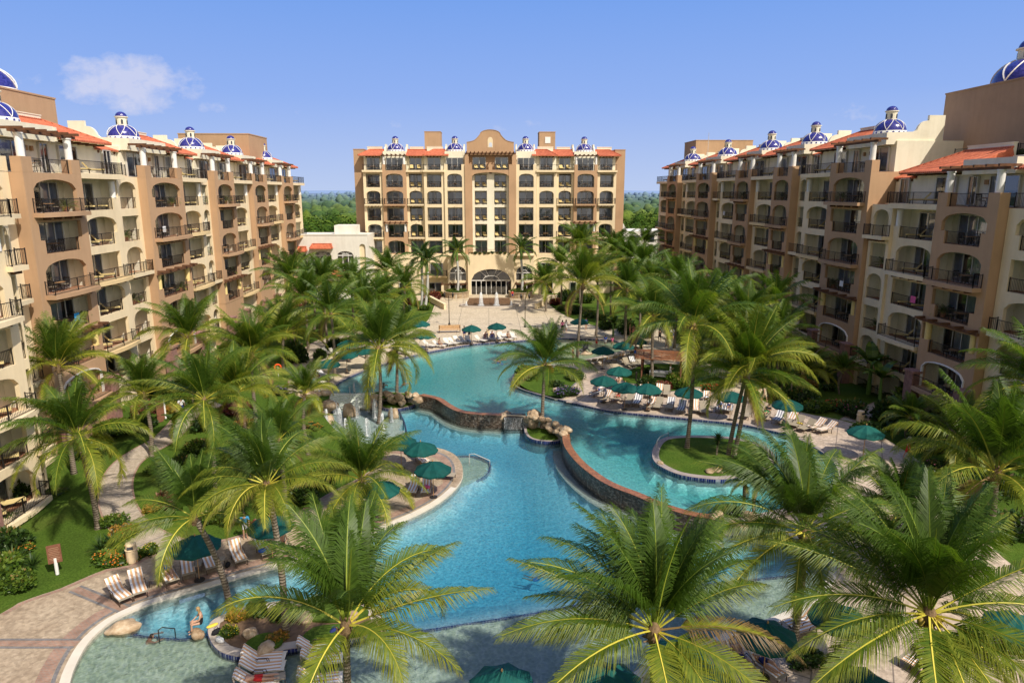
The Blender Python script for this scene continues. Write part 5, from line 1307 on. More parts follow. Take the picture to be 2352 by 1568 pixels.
def posed_crown(seed, fronds, young, L=5.2, nl=122, lw=.024, ll=1.38):
    # crown with each outer frond set as (heading, rise, droop, length factor, tone); headings: 0 = right, 90 = away, 180 = left, -90 = near
    rng = random.Random(seed); mb = MB(); tints = []
    for k in range(young):
        az = R(rng.uniform(10, 170) if k % 4 else rng.uniform(-170, -10)); el = R(rng.uniform(58, 88))
        frond_blade(mb, tints, (.06 * math.cos(az), .06 * math.sin(az), .1), az, el, R(rng.uniform(20, 62)), L * rng.uniform(.82, 1.02), nl, lw, ll, rng, rng.uniform(.12, .42), rng.uniform(-.8, .8), rng.uniform(-.4, .4), WIND * rng.uniform(.5, 2), .042, .2)
    for az, el, dr, q, tone in fronds:
        az, el = R(az), R(el); frond_blade(mb, tints, (.07 * math.cos(az), .07 * math.sin(az), 0), az, el, R(dr), L * q, nl, lw, ll, rng, tone, rng.uniform(-.55, .55), rng.uniform(-.25, .25), WIND * .6, .048, .2)
    i0 = len(mb.v); mb.tube([(0, 0, 0), (.05, .03, L * .35), (.12, .05, L * .62)], [.08, .06, .01], 5, 0); tints += [.6] * (len(mb.v) - i0)
    i0 = len(mb.v); mb.lathe([(.17, -.55), (.26, -.25), (.24, .05), (.12, .3), (.02, .4)], n=9, mi=2); tints += [.5] * (len(mb.v) - i0)
    for k in range(12):
        az = rng.uniform(0, 6.28); i0 = len(mb.v); mb.tube([(.15 * math.cos(az), .15 * math.sin(az), -.4), (.45 * math.cos(az), .45 * math.sin(az), -.2 + rng.uniform(-.3, .2))], [.065, .025], 4, 2); tints += [.5] * (len(mb.v) - i0)
    mb.t = tints; return [mb.mesh('crown', ['palm leaf', 'rachis', 'fibre'])]
HERO_BL = posed_crown(1, [(178, 34, 78, 1.05, .62), (150, 58, 66, 1, .4), (128, 66, 60, 1, .35), (30, 62, 92, 1.05, .6), (26, 44, 34, 1, .55), (2, 26, 30, 1.1, .66), (-16, 14, 42, .95, .68), (-104, 10, 74, .8, .72), (18, 48, 132, 1, .85), (100, 72, 74, 1.05, .3), (70, 66, 80, 1, .4), (-40, 30, 96, .8, .7)], 11)
HERO_BC = posed_crown(2, [(152, 58, 58, 1, .38), (162, 44, 48, 1, .42), (171, 33, 20, 1.08, .5), (166, 26, 44, .9, .5), (186, 22, 40, 1.1, .58), (178, 14, 46, .8, .62), (214, 14, 50, 1.02, .66), (-96, 4, 52, .85, .74), (12, 32, 54, 1, .55), (-14, 20, 62, 1.05, 1.1), (-40, 10, 52, 1, .72), (40, 54, 52, 1, .4), (24, 44, 60, 1, .45), (70, 70, 40, 1.02, .3), (-60, 4, 60, .8, .72)], 12)
HERO_BR = posed_crown(3, [(165, 40, 30, 1.12, .5), (150, 50, 50, 1.05, .42), (180, 30, 62, 1.05, .5), (195, 20, 38, 1.15, .6), (208, 10, 44, 1.05, .6), (-122, 2, 34, .95, .66), (-101, -4, 40, .9, .72), (-84, -6, 44, .85, .74), (-60, 0, 46, .95, .68), (-44, 8, 48, 1.02, .6), (-20, 26, 72, 1.0, .6), (6, 22, 18, 1.1, .62), (50, 56, 32, 1.08, .42), (28, 46, 44, 1, .5), (110, 62, 58, 1.05, .35), (130, 56, 62, 1.05, .4), (-30, -22, 60, .8, .8), (-112, -24, 56, .8, .78), (170, -12, 60, .85, .7), (15, -10, 66, .85, .7)], 13)
HERO_MR = posed_crown(4, [(176, 40, 72, 1.05, .45), (186, 22, 52, 1.05, .5), (196, 10, 50, 1.08, .68), (208, 0, 54, 1.0, .72), (-122, -2, 50, .95, .72), (-104, 6, 64, .95, .7), (-64, 0, 60, .85, .74), (150, 54, 52, 1.08, .4), (68, 68, 112, 1, .4), (22, 50, 42, 1.1, .5), (4, 30, 60, 1.05, .5), (-16, 14, 74, .9, .6), (44, 56, 60, 1.05, .42), (120, 60, 60, 1.05, .36)], 10)
HERO_ISL = posed_crown(5, [(180, 28, 74, 1.05, .58), (200, 18, 84, 1, .7), (-106, 28, 112, 1.0, .86), (-74, 18, 62, .95, .8), (-55, 22, 84, .95, .72), (4, 34, 64, 1.08, .62), (-14, 22, 78, 1, .68), (150, 48, 70, 1.05, .5), (165, 40, 90, 1, .55), (30, 50, 72, 1.05, .52), (60, 60, 84, 1, .45), (110, 62, 74, 1, .42), (-140, 14, 90, .9, .75)], 10)
HERO_LEAN = posed_crown(6, [(200, 18, 66, 1.05, .55), (-150, 8, 60, 1.1, .55), (-98, 14, 102, 1.05, .66), (178, 36, 70, 1, .5), (150, 56, 60, 1, .4), (20, 48, 70, 1, .5), (-10, 26, 80, .9, .6), (110, 62, 60, 1, .4)], 8)
ROYALC = [crown_mesh('crown', 400 + i, 17, 4.0, 46, .045, .95, 'royal leaf', 82, -22, 30, 85, None, .04, True, False, .3, .6) for i in range(2)]
def trunk_mesh(top, r0, r1, seed, mat='bark', flare=1.5):
    rng = random.Random(seed); mb = MB(); N = 14; pts = []; rad = []
    bx, by = rng.uniform(-.25, .25), rng.uniform(-.25, .25)
    for k in range(N + 1):
        t = k / N; q = t ** 1.25
        pts.append((top.x * q + bx * math.sin(math.pi * t), top.y * q + by * math.sin(math.pi * t), -.3 + (top.z + .3) * t))
        rad.append(lerp(r0, r1, t ** .6) * (lerp(flare, 1, min(1, t / .08)) if t < .08 else 1) * rng.uniform(.96, 1.04))
    mb.tube(pts, rad, 10); return mb.mesh('trunk', [mat], True)
def mk_nuts(parent, loc, seed):
    rng = random.Random(seed); mb = MB()
    for k in range(9):
        az, r = rng.uniform(0, 6.28), rng.uniform(.15, .42); c = (r * math.cos(az), r * math.sin(az), rng.uniform(-.5, -.1)); q = rng.uniform(.09, .14)
        mb.lathe([(q * math.cos(a), q * 1.15 * math.sin(a)) for a in [-1.57, -.9, -.3, .3, .9, 1.57]], c, 7)
    for k in range(22):
        az = rng.uniform(0, 6.28); mb.tube([(.05 * math.cos(az), .05 * math.sin(az), 0), (.4 * math.cos(az), .4 * math.sin(az), .12), (.6 * math.cos(az), .6 * math.sin(az), -.18)], .014, 3)
    mb.build('coconut_cluster', 'coconut', parent, True, loc)
PALM_N = 0
def palm(base, top, label, crowns=CROWNS, scale=1.0, rz=None, nuts=False, group='coconut palms', r0=.19, kind='coconut_palm'):
    global PALM_N; PALM_N += 1; i = PALM_N
    t = thing(kind, base, 0, label, 'palm tree', group); d = top - base
    link('trunk', trunk_mesh(d, r0, .13, i * 17), t)
    link('crown', crowns[i % len(crowns)], t, d, ((random.Random(i).uniform(-.09, .09)), random.Random(i + 9).uniform(-.09, .09), rz if rz is not None else i * 1.7), (scale,) * 3)
    if nuts: mk_nuts(t, d - Vector((0, 0, .1)), i)
    return t
def pb(bpx, tpx, z=None):                   # palm whose foot and crown are both seen
    b = GH(*bpx) if z is None else G(*bpx, z)
    return b, GY(*tpx, b.y)
def py(tpx, y, lean=(0, 0), z=None):        # foot hidden: stands at distance y
    t = GY(*tpx, y); b = Vector((t.x + lean[0], y + lean[1], 0)); b.z = hz(b.x, b.y) if z is None else z; return b, t
PL = [
 (pb((225, 1212), (178, 1003)), 'curved coconut palm on the left lawn beside the winding path', CROWNS, .9, False),
 (py((134, 842), 49), 'coconut palm against left wing behind the lawn palm', CROWNS, .85, False),
 (py((431, 776), 62), 'slim coconut palm before the third balcony bay of left wing', CROWNS, .95, False),
 (py((469, 918), 43), 'broad coconut palm left of the life ring, hiding the garden walk', CROWNS, .84, False),
 (py((578, 812), 55), 'coconut palm with upright fronds behind the broad one, near left wing', CROWNS, .88, False),
 (pb((652, 850), (653, 768)), 'tall coconut palm beside the orange life ring', CROWNS, 1.05, False),
 (pb((870, 968), (869, 800), LOW), 'big coconut palm rising from the splash pool', CROWNS, 1.16, False),
 (pb((911, 925), (912, 792), LOW), 'second slim coconut palm on the grass islet behind the splash pool palm', CROWNS, .85, False),
 (pb((655, 1455), (613, 1112), LOW), 'tall coconut palm with coconuts on the planted island in the near pool', HERO_ISL, .74, True),
 (pb((530, 1412), (447, 1188), LOW), 'leaning coconut palm at the left end of the planted island', HERO_LEAN, .72, False),
 (py((795, 1434), 22.2), 'large foreground coconut palm with a bare ringed trunk, bottom left of centre', HERO_BL, .93, False),
 (py((830, 1100), 41.5), 'short bushy coconut palm behind the peninsula umbrellas', CROWNS, .92, False),
 (py((745, 650), 88), 'coconut palm before the white building, left of its twin', FARC, .95, False),
 (py((806, 660), 94), 'coconut palm before the white building, right of its twin', FARC, .95, False),
 (py((886, 625), 105), 'far coconut palm at the left corner of the central block', FARC, 1.0, False),
 (py((835, 705), 80), 'coconut palm on the far left lawn above the curved walk', FARC, 1.0, False),
 (py((760, 720), 72), 'coconut palm overhanging the curved walk left of the pool', FARC, 1.0, False),
 (pb((1245, 988), (1252, 838), LOW + .1), 'coconut palm on the rocky islet between the two pools', CROWNS, .92, False),
 (pb((1253, 716), (1252, 650)), 'slim coconut palm at right edge of the plaza', FARC, .92, False),
 (pb((1325, 834), (1339, 655)), 'coconut palm at the edge of the wading pool', CROWNS, 1.05, False),
 (py((1408, 585), 108), 'coconut palm before the right end of the central block', FARC, 1.1, False),
 (py((1335, 565), 120), 'far bushy coconut palm against right half of the central block', FARC, 1.05, False),
 (py((1475, 620), 100), 'coconut palm left of the far villa', FARC, 1.1, False),
 (py((1500, 655), 92), 'coconut palm nearest the far end of right wing', FARC, 1.0, False),
 (py((1440, 665), 84), 'low coconut palm between the wading pool and central block', FARC, 1.0, False),
 (pb((1498, 878), (1500, 728)), 'coconut palm in front of the brown palm hut', CROWNS, 1.0, False),
 (pb((1577, 1030), (1592, 748), .1), 'tall straight coconut palm on the round lawn island', CROWNS, 1.12, True),
 (pb((1672, 1046), (1712, 866), .1), 'left one of two palms crossing on the round lawn island', CROWNS, 1.0, False),
 (pb((1684, 1052), (1722, 838), .1), 'right one of two palms crossing on the round lawn island', CROWNS, 1.0, False),
 (py((1715, 735), 68), 'coconut palm in front of the second bay of right wing', CROWNS, 1.0, False),
 (py((1640, 760), 78), 'coconut palm beside the right-hand garden walk', CROWNS, .9, False),
 (pb((1814, 1514), (1850, 1220)), 'tall coconut palm at the lower right pool edge', HERO_MR, .96, False),
 (py((1502, 1446), 21.8), 'large foreground coconut palm at bottom centre', HERO_BC, 1.0, False),
 (py((2134, 1408), 21.4), 'largest foreground coconut palm, bottom right, with green coconuts', HERO_BR, 1.03, True),
 (pb((2237, 1346), (2289, 1084)), 'leaning coconut palm on the right terrace before the near apartments', NEARC, 1.15, False),
 (py((2395, 885), 42), 'coconut palm at the right edge by the near apartments', CROWNS, 1.0, False),
 (py((2060, 1180), 33), 'coconut palm between the terrace umbrellas and lower right pool', NEARC, .78, False),
 (py((545, 900), 47, (.5, 0)), 'coconut palm with hidden trunk between the broad palm and boulder cascade', CROWNS, .74, False),
 (py((330, 905), 52), 'coconut palm before the second bay of left wing above the hedge', CROWNS, .8, False),
 (py((640, 1010), 40), 'coconut palm between the broad palm and the splash pool lawn', CROWNS, .66, False),
 (py((700, 905), 52), 'low coconut palm at left of the boulder cascade', CROWNS, .62, False),
 (py((700, 690), 84), 'coconut palm before the left end of the white building', FARC, 1.0, False),
 (py((2200, 1010), 45), 'palm fronds rising by the near right stone pier', CROWNS, .8, False),
 (py((1780, 700), 72), 'coconut palm close against third bay of right wing', FARC, .9, False),
 (py((930, 660), 100), 'coconut palm just left of the royal palms', FARC, .95, False),
 (py((872, 690), 84), 'coconut palm over the far left umbrellas', FARC, .9, False),
 (py((715, 650), 98), 'coconut palm at the foot of far end of left wing', FARC, 1.0, False),
 (py((668, 640), 88), 'coconut palm close against the fifth bay of left wing', FARC, .95, False),
 (py((1290, 610), 116), 'coconut palm just right of the entrance storey', FARC, .95, False),
 (py((1372, 640), 92), 'coconut palm between wading pool palm and central block', FARC, .95, False),
 (py((1556, 650), 84), 'coconut palm at the far foot of right wing', FARC, 1.0, False),
 (py((1440, 600), 104), 'coconut palm before the far villa and central block corner', FARC, 1.05, False),
 (py((1655, 690), 80), 'coconut palm before fourth bay of right wing', FARC, 1.0, False),
 (py((1790, 770), 66), 'leafy coconut palm before the third bay of right wing', CROWNS, .85, False),
 (py((1585, 700), 74), 'coconut palm behind the tall straight island palm', FARC, .95, False),
 (py((1845, 850), 64), 'low coconut palm at the foot of second right bay', CROWNS, .7, False),
 (py((1480, 560), 128), 'smallest far coconut palm beyond the plaza on the right', FARC, .9, False),
]
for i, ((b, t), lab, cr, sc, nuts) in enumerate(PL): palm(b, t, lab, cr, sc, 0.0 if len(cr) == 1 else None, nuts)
# royal palms with smooth grey trunks before the entrance
def royal(bpx, tpx, label):
    b, t = pb(bpx, tpx); d = t - b; r = thing('royal_palm', b, 0, label, 'palm tree', 'royal palms')
    link('trunk', trunk_mesh(Vector((d.x, d.y, d.z * .80)), .27, .21, int(bpx[0]), 'royal trunk', 1.2), r)
    m = MB(); m.lathe([(.21, d.z * .78), (.24, d.z * .82), (.19, d.z * .92), (.10, d.z * 1.0), (.03, d.z * 1.04)], (d.x * .9, d.y * .9, 0), 10); m.build('crown_shaft', 'royal shaft', r, True)
    link('crown', ROYALC[int(bpx[0]) % 2], r, d, (0, 0, bpx[0]))
royal((968, 706), (968, 590), 'royal palm with two-tone trunk left of the plaza steps')
royal((976, 708), (982, 602), 'shorter royal palm twin beside the one left of the plaza steps')
royal((1049, 683), (1050, 577), 'royal palm in the left round planter before the entrance')
royal((1197, 683), (1197, 572), 'royal palm in the right round planter before the entrance')

# ------------------------------------------------------------------ shrubs and flowers
SHM = {}
for key, (sd, n, lf, fl, nf, lw, flat, lumps) in dict(green=(1, 900, 'shrub leaf', 'petal yellow', 0, .11, .8, 5), dark=(2, 950, 'dark shrub leaf', 'petal yellow', 0, .12, .9, 6), hedge=(3, 1300, 'shrub leaf', 'petal yellow', 0, .06, .75, 6), croton=(4, 600, 'croton leaf', 'petal orange', 25, .13, .8, 5),
        redleaf=(5, 700, 'red leaf', 'petal red', 0, .12, .9, 5), red=(6, 800, 'shrub leaf', 'petal red', 170, .08, .7, 5), purple=(7, 1000, 'dark shrub leaf', 'petal purple', 220, .07, .75, 6), pink=(8, 700, 'dark shrub leaf', 'petal pink', 40, .11, .95, 5), yellowg=(9, 800, 'shrub leaf', 'petal yellow', 60, .10, .8, 5),
        orange=(10, 700, 'shrub leaf', 'petal orange', 120, .09, .5, 6), low=(11, 900, 'shrub leaf', 'petal white', 0, .08, .4, 7)).items():
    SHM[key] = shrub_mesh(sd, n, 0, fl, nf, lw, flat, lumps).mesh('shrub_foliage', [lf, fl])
def shrub(key, p, r, label, h=1.0, group=None, cat='shrub', name='shrub'):
    o = link(name, SHM[key], None, p, (0, 0, p.x * 3.1), (r, r, r * h)); tag(o, label, cat, group); return o
def spiky_mesh(seed, n, L, w, stem=0, heads=1, leaf='dark shrub leaf'):
    rng = random.Random(seed); mb = MB(); tints = []
    for hd in range(heads):
        c = Vector((rng.uniform(-.5, .5), rng.uniform(-.5, .5), 0)) * (hd > 0); hgt = stem * rng.uniform(.6, 1)
        if stem:
            i0 = len(mb.v); mb.tube([(c.x * .3, c.y * .3, 0), (c.x, c.y, hgt)], .05, 5, 1); tints += [.3] * (len(mb.v) - i0)
        for k in range(n):
            az = k * 2.4 + rng.uniform(-.2, .2); el = rng.uniform(-.15, 1.4); d = Vector((math.cos(el) * math.cos(az), math.cos(el) * math.sin(az), math.sin(el))); s = d.cross(Vector((0, 0, 1))).normalized() * w
            p = c + Vector((0, 0, hgt)); l = L * rng.uniform(.8, 1.1); m = p + d * l * .55; e = m + (d + Vector((0, 0, -.35))).normalized() * l * .45
            i = mb.vs([p - s * .6, p + s * .6, m + s, m - s, e]); mb.f += [(i, i + 1, i + 2, i + 3), (i + 3, i + 2, i + 4)]; mb.m += [0, 0]; tn = rng.uniform(.2, .9); tints += [tn * .6, tn * .6, tn, tn, tn]
    mb.t = tints; return mb.mesh('spiky_foliage', [leaf, 'bark'])
SPK = [spiky_mesh(1, 60, 1.0, .035), spiky_mesh(2, 46, .8, .03, 1.9, 3), spiky_mesh(3, 34, 1.3, .10, 0, 1, 'shrub leaf'), spiky_mesh(4, 70, .7, .03, 2.8, 1)]
def banana_mesh(seed):
    rng = random.Random(seed); mb = MB(); tints = []
    i0 = len(mb.v); mb.tube([(0, 0, 0), (.05, 0, 1.2), (.08, .02, 2.2)], [.16, .12, .07], 7, 1); tints += [.5] * (len(mb.v) - i0)
    for k in range(10):
        az = k * 2.4; el = R(rng.uniform(20, 75)); p = Vector((.07, 0, 2.0)); L = rng.uniform(1.3, 1.9); prev = None
        for j in range(7):
            t = j / 6; e = el - R(85) * t * t; d = Vector((math.cos(e) * math.cos(az), math.cos(e) * math.sin(az), math.sin(e))); s = Vector((-math.sin(az), math.cos(az), 0)) * (.05 + .34 * math.sin(math.pi * min(1, t * .9 + .08)))
            cur = (p - s + Vector((0, 0, .08)), p, p + s + Vector((0, 0, .08)))
            if prev:
                for a in (0, 1): i = mb.vs([prev[a], prev[a + 1], cur[a + 1], cur[a]]); mb.f.append((i, i + 1, i + 2, i + 3)); mb.m.append(0); tints += [rng.uniform(.3, .8)] * 4
            prev = cur; p = p + d * L / 6
    mb.t = tints; return mb.mesh('banana_foliage', ['shrub leaf', 'royal shaft'])
BAN = banana_mesh(3)
def plant(mesh, p, s, label, name='yucca', cat='plant', group=None): tag(link(name, mesh, None, p, (0, 0, p.x * 2.3), (s,) * 3), label, cat, group)
S_ = lambda a, b: GH(a, b)
for key, a, b, r, h, lab in [
 ('dark', 35, 1150, 1.3, 1, 'large dark shrub by the ground-floor terrace of near left bay'), ('red', 12, 1135, 1.1, 1, 'dark red-tipped shrub at the left edge below the near balconies'), ('hedge', 40, 1192, 1.3, .45, 'low clipped hedge round the bed at left edge'),
 ('low', 130, 1135, .9, .5, 'small brown-green mound at the corner of near left bay'), ('green', 262, 1205, .8, 1, 'bright yellow-green shrub behind the lawn palm foot'), ('croton', 290, 1232, .9, .9, 'red and green croton beside the lawn palm foot'),
 ('orange', 250, 1290, 1.3, .7, 'orange flowering edging of the bed by the litter bin'), ('orange', 300, 1283, .9, .6, 'orange flowering tuft next to the litter bin'), ('yellowg', 345, 1268, .7, .9, 'yellow-green bush right of the litter bin'),
 ('orange', 50, 1268, 1.0, .8, 'orange flowering bush at left edge of lawn'), ('dark', 15, 1265, 1.3, 1, 'dark clump behind the orange flowers at left edge'), ('redleaf', 385, 1162, .9, 1, 'dark maroon bush right of the winding path'), ('croton', 352, 1172, .6, .8, 'orange croton clump beside the maroon bush'),
 ('green', 492, 1196, .9, 1, 'fresh green bush between path and umbrella'), ('dark', 540, 1200, .8, 1, 'dark bush right of the fresh green one'), ('redleaf', 600, 1212, .6, 1, 'small reddish shrub by the back loungers'),
 ('dark', 700, 1150, 1.2, 1, 'dark shrub under the tall island palm crown'), ('green', 740, 1110, 1.2, 1, 'green shrub hidden behind the peninsula palm'), ('dark', 420, 1080, 1.1, 1, 'dark shrub below the leaning palm crown'), ('green', 450, 1040, 1.2, 1, 'broad green shrub below the broad palm'),
 ('dark', 320, 985, 1.4, .8, 'dark hedge clump left of the narrow sign'), ('croton', 395, 950, 1.0, .9, 'yellow mottled bush right of the narrow sign'), ('green', 430, 930, 1.3, .8, 'green bush behind the pale-shirted walker'), ('redleaf', 545, 945, 1.4, .6, 'magenta leaved bed below the broad palm'),
 ('dark', 680, 830, 1.6, 1.4, 'tall dark hedge left of the life ring palm'), ('purple', 672, 862, 1.2, .8, 'purple flowering bush beneath the tall hedge'), ('dark', 735, 825, .9, 1.3, 'small round topiary tree by the left loungers'), ('dark', 770, 800, 1.0, 1.3, 'dark shrub behind left bank loungers'),
 ('purple', 640, 905, 1.2, .8, 'mauve flowering shrub left of the boulder cascade'), ('green', 655, 950, 1.3, .9, 'green shrub below the boulder cascade'), ('orange', 720, 985, 1.2, .5, 'low flowering ground cover by the splash pool'),
 ('croton', 548, 1425, .55, 1.1, 'golden croton on the planted island'), ('yellowg', 533, 1460, .55, 1.1, 'lime green bush at left end of the planted island'), ('dark', 590, 1410, .7, 1, 'dark shrub in the middle of the planted island'), ('green', 660, 1415, .8, .8, 'green shrub behind the island palm'),
 ('croton', 640, 1470, .6, .7, 'dark bronze bush at the foot of the island palm'), ('green', 820, 1385, .7, 1, 'green shrub at far right end of the planted island'), ('hedge', 730, 1392, .8, .6, 'low hedge on the planted island'),
 ('green', 1210, 868, 1.4, 1, 'glossy green bush at the tip of the right bank'), ('croton', 1258, 855, .8, 1, 'yellow croton between green bushes on the right bank'), ('hedge', 1322, 872, 1.4, .8, 'clipped rounded hedge on right bank by the paving'), ('purple', 1303, 908, 1.5, .75, 'purple flowering bush at the water edge of right bank'),
 ('dark', 1275, 888, .9, .7, 'small dark bush behind the purple flowers'), ('dark', 1485, 888, 1.0, 1.1, 'dark planting left of the palm hut'), ('redleaf', 1525, 892, .9, .8, 'reddish planting in front of the palm hut'), ('green', 1560, 893, 1.0, 1.1, 'green planting right of the palm hut'), ('dark', 1590, 838, 1.3, 1, 'dark round bush behind the palm hut'),
 ('red', 1637, 898, 1.2, .8, 'red and green flowering bush behind the sunbathers'), ('yellowg', 1655, 890, .7, .9, 'yellow-green bush beside the red flowering one'), ('purple', 1755, 912, 1.1, .7, 'mauve bush behind the strolling couple'),
 ('dark', 1835, 930, 1.5, 1, 'dark flower bed shrub below the tall yucca'), ('red', 1912, 938, 1.5, .7, 'big scarlet flowering bush on the right lawn'), ('green', 1875, 945, 1.3, .8, 'green bush beside the scarlet one'), ('pink', 1965, 955, 1.4, 1, 'pink flowering oleander by the right path'),
 ('dark', 2050, 965, 1.7, 1.1, 'large dark bush at the near right bay'), ('green', 2085, 930, 1.9, 1.1, 'broad leafy tree-like bush by the stone pier'), ('dark', 1990, 1000, 1.3, .8, 'dark bush behind the right litter bin'), ('dark', 2130, 1030, 1.4, .8, 'dark bush below the near right balconies'), ('pink', 2160, 1085, 1.0, .8, 'pale pink bush beside the person in red'),
 ('yellowg', 1905, 895, .9, .9, 'yellow-green bush by the shaded right bay'), ('croton', 1860, 890, 1.0, .8, 'golden bush at the foot of second right bay'), ('redleaf', 995, 690, 1.6, 1, 'copper leaved bush left of the plaza planter'), ('red', 1010, 680, 1.2, 1, 'dark red bush behind the plaza wall'),
 ('green', 975, 712, 1.1, .8, 'green bush at the royal palm foot'), ('dark', 1440, 765, 1.8, 1, 'dark bush beyond the wading pool'), ('dark', 1395, 755, 1.4, .9, 'dark bush behind the far banana plant'), ('yellowg', 1655, 1080, .7, .6, 'small yellow flower bush on the round lawn island'),
 ('green', 2330, 1480, 1.2, .9, 'green shrub at the lower right corner'), ('dark', 1670, 1196, 1.0, .9, 'dark green bush behind the right weir rocks'), ('green', 1735, 1205, 1.0, .8, 'green bush among the small palms right of the weir'), ('dark', 1850, 1520, .9, .6, 'low dark plant at the foot of the lower right palm'),
 ('green', 2130, 1110, 1.3, .8, 'green bush below the near right apartments'), ('dark', 2230, 1150, 1.5, .9, 'dark bush behind the leaning right palm'), ('dark', 2320, 1230, 1.5, .9, 'dark bush at the right edge beyond the terrace'), ('dark', 930, 716, 1.3, .9, 'dark bush on the lawn left of the royal palms'), ('green', 905, 726, 1.2, .8, 'green bush on the lawn by the plaza corner umbrella'), ('redleaf', 945, 700, 1.2, .9, 'maroon bush behind the left royal palms'), ('croton', 890, 742, 1.0, .8, 'golden bush at the plaza end of left lawn'), ('dark', 860, 752, 1.3, .9, 'dark bush beside the curved walk on left lawn'),
 ('hedge', 1290, 712, 1.3, .8, 'clipped hedge right of the plaza by the slim palm'), ('dark', 1320, 720, 1.4, .9, 'dark bush right of the plaza hedge'), ('green', 1355, 728, 1.3, .9, 'green bush right of the plaza beyond the far umbrella'), ('redleaf', 1275, 700, 1.2, .9, 'maroon bush at the right corner of the plaza'), ('yellowg', 1380, 735, 1.1, .8, 'yellow-green bush on the right plaza lawn'), ('dark', 1300, 690, 1.8, 1, 'tall dark shrub against the right of the entrance storey'), ('dark', 905, 690, 1.8, 1, 'tall dark shrub against the left of the entrance storey'), ('green', 1345, 695, 1.7, 1, 'tall green shrub against the right of the entrance storey'), ('green', 860, 700, 1.7, 1, 'tall green shrub against the left of the entrance storey'),
 ('green', 595, 1000, 1.3, .9, 'green bush on the lawn between broad palm and splash pool'), ('croton', 560, 985, 1.1, .8, 'mottled bush beside the magenta leaved bed'), ('dark', 640, 975, 1.3, .9, 'dark bush left of the splash pool lawn'), ('hedge', 690, 1010, 1.2, .6, 'low hedge along the splash pool lawn'), ('dark', 480, 985, 1.3, 1, 'dark bush under the broad palm'), ('yellowg', 520, 1060, 1.1, .8, 'yellow-green bush behind the tall island palm crown'), ('dark', 585, 1085, 1.3, .9, 'dark bush behind the tall island palm crown'), ('green', 365, 1085, .9, .8, 'green bush in the bend of the winding path'), ('dark', 640, 1110, 1.2, .9, 'dark bush at the inland edge of lower left deck'), ('green', 800, 1075, 1.1, .9, 'green bush left of the short bushy palm'),
 ('dark', 2260, 1220, 1.5, 1, 'dark bush right of the leaning right palm'), ('green', 2200, 1120, 1.4, .9, 'green bush left of the leaning right palm'), ('dark', 2290, 1140, 1.6, 1, 'tall dark bush at the near right apartments wall'), ('red', 1440, 892, .8, .8, 'red flowering bush left of the hut planting'), ('green', 1545, 880, 1.1, 1, 'green bush by the right hut post'), ('dark', 1500, 862, 1.0, .9, 'dark bush behind the hut palm'),
 ('green', 10, 1330, 1.3, 1, 'bright leafy plant at lower left edge of lawn'), ('green', 40, 1352, 1.0, .8, 'smaller bright leafy plant at lower left edge')]:
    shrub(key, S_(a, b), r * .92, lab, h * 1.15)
for i in range(17):
    u = 52 + i * 4.4; p = Vector((-32.4 + (i % 3) * .5, u, 0)); p.z = hz(p.x, p.y); shrub(('dark', 'green', 'redleaf', 'dark')[i % 4], p, 1.2 + .3 * (i % 2), '%s shrub at the foot of left wing, %s from its near end' % (('dark green', 'mid green', 'reddish', 'dark green')[i % 4], ORD[i]), 1, 'shrubs along the left wing')
    p = Vector((35.6 - (i % 3) * .5, 68 + i * 4.1, -.1)); shrub(('dark', 'dark', 'green', 'croton')[i % 4], p, 1.2 + .3 * (i % 2), '%s shrub at the foot of right wing, %s from its near end' % (('dark green', 'dark green', 'mid green', 'golden')[i % 4], ORD[i]), 1, 'shrubs along the right wing')
for m, a, b, s, lab in [(0, 30, 1290, 1.2, 'spiky dark yucca at left edge of the lawn'), (0, 265, 1262, 1.3, 'spiky agave clump in the bed by the litter bin'), (0, 232, 1262, 1.0, 'smaller spiky agave left of the big clump'), (1, 1645, 1050, .9, 'tall branching yucca on the round lawn island'), (3, 1815, 925, 1.3, 'tall single yucca in the right flower bed'),
        (1, 1790, 918, 1.2, 'branching yucca beside the right flower bed'), (0, 2030, 985, 1.2, 'pale spiky plant beside the right path'), (0, 1690, 1060, .8, 'low spiky plant right of the island palms'), (0, 75, 1300, .9, 'low spiky plant in the lower left bed'), (2, 1690, 1190, .9, 'strappy plant by the right weir rocks'), (0, 590, 1232, .7, 'spiky plant beside the back path')]:
    plant(SPK[m], S_(a, b), s, lab)
for a, b, s, lab in [(1994, 905, 1.5, 'banana plant in the shade of the right wing'), (2020, 925, 1.2, 'smaller banana plant by the right wing'), (1408, 772, .9, 'banana plant beyond the wading pool'), (405, 1010, .8, 'banana plant by the left garden walk'), (690, 770, .9, 'banana plant at the left garden entrance')]:
    plant(BAN, S_(a, b), s, lab, 'banana_plant')
for a, b, s, lab in [(1930, 905, .45, 'small fan of palm fronds at the foot of right wing'), (1705, 1188, .3, 'left of two thin young palms right of the weir'), (1735, 1192, .3, 'right of two thin young palms right of the weir'), (2085, 1010, .55, 'small palm by the near right stone pier')]:
    b_ = S_(a, b); palm(b_, b_ + Vector((0, 0, 2.4 if s < .5 else 1.9)), lab, FARC, s, None, False, 'young palms', .07)
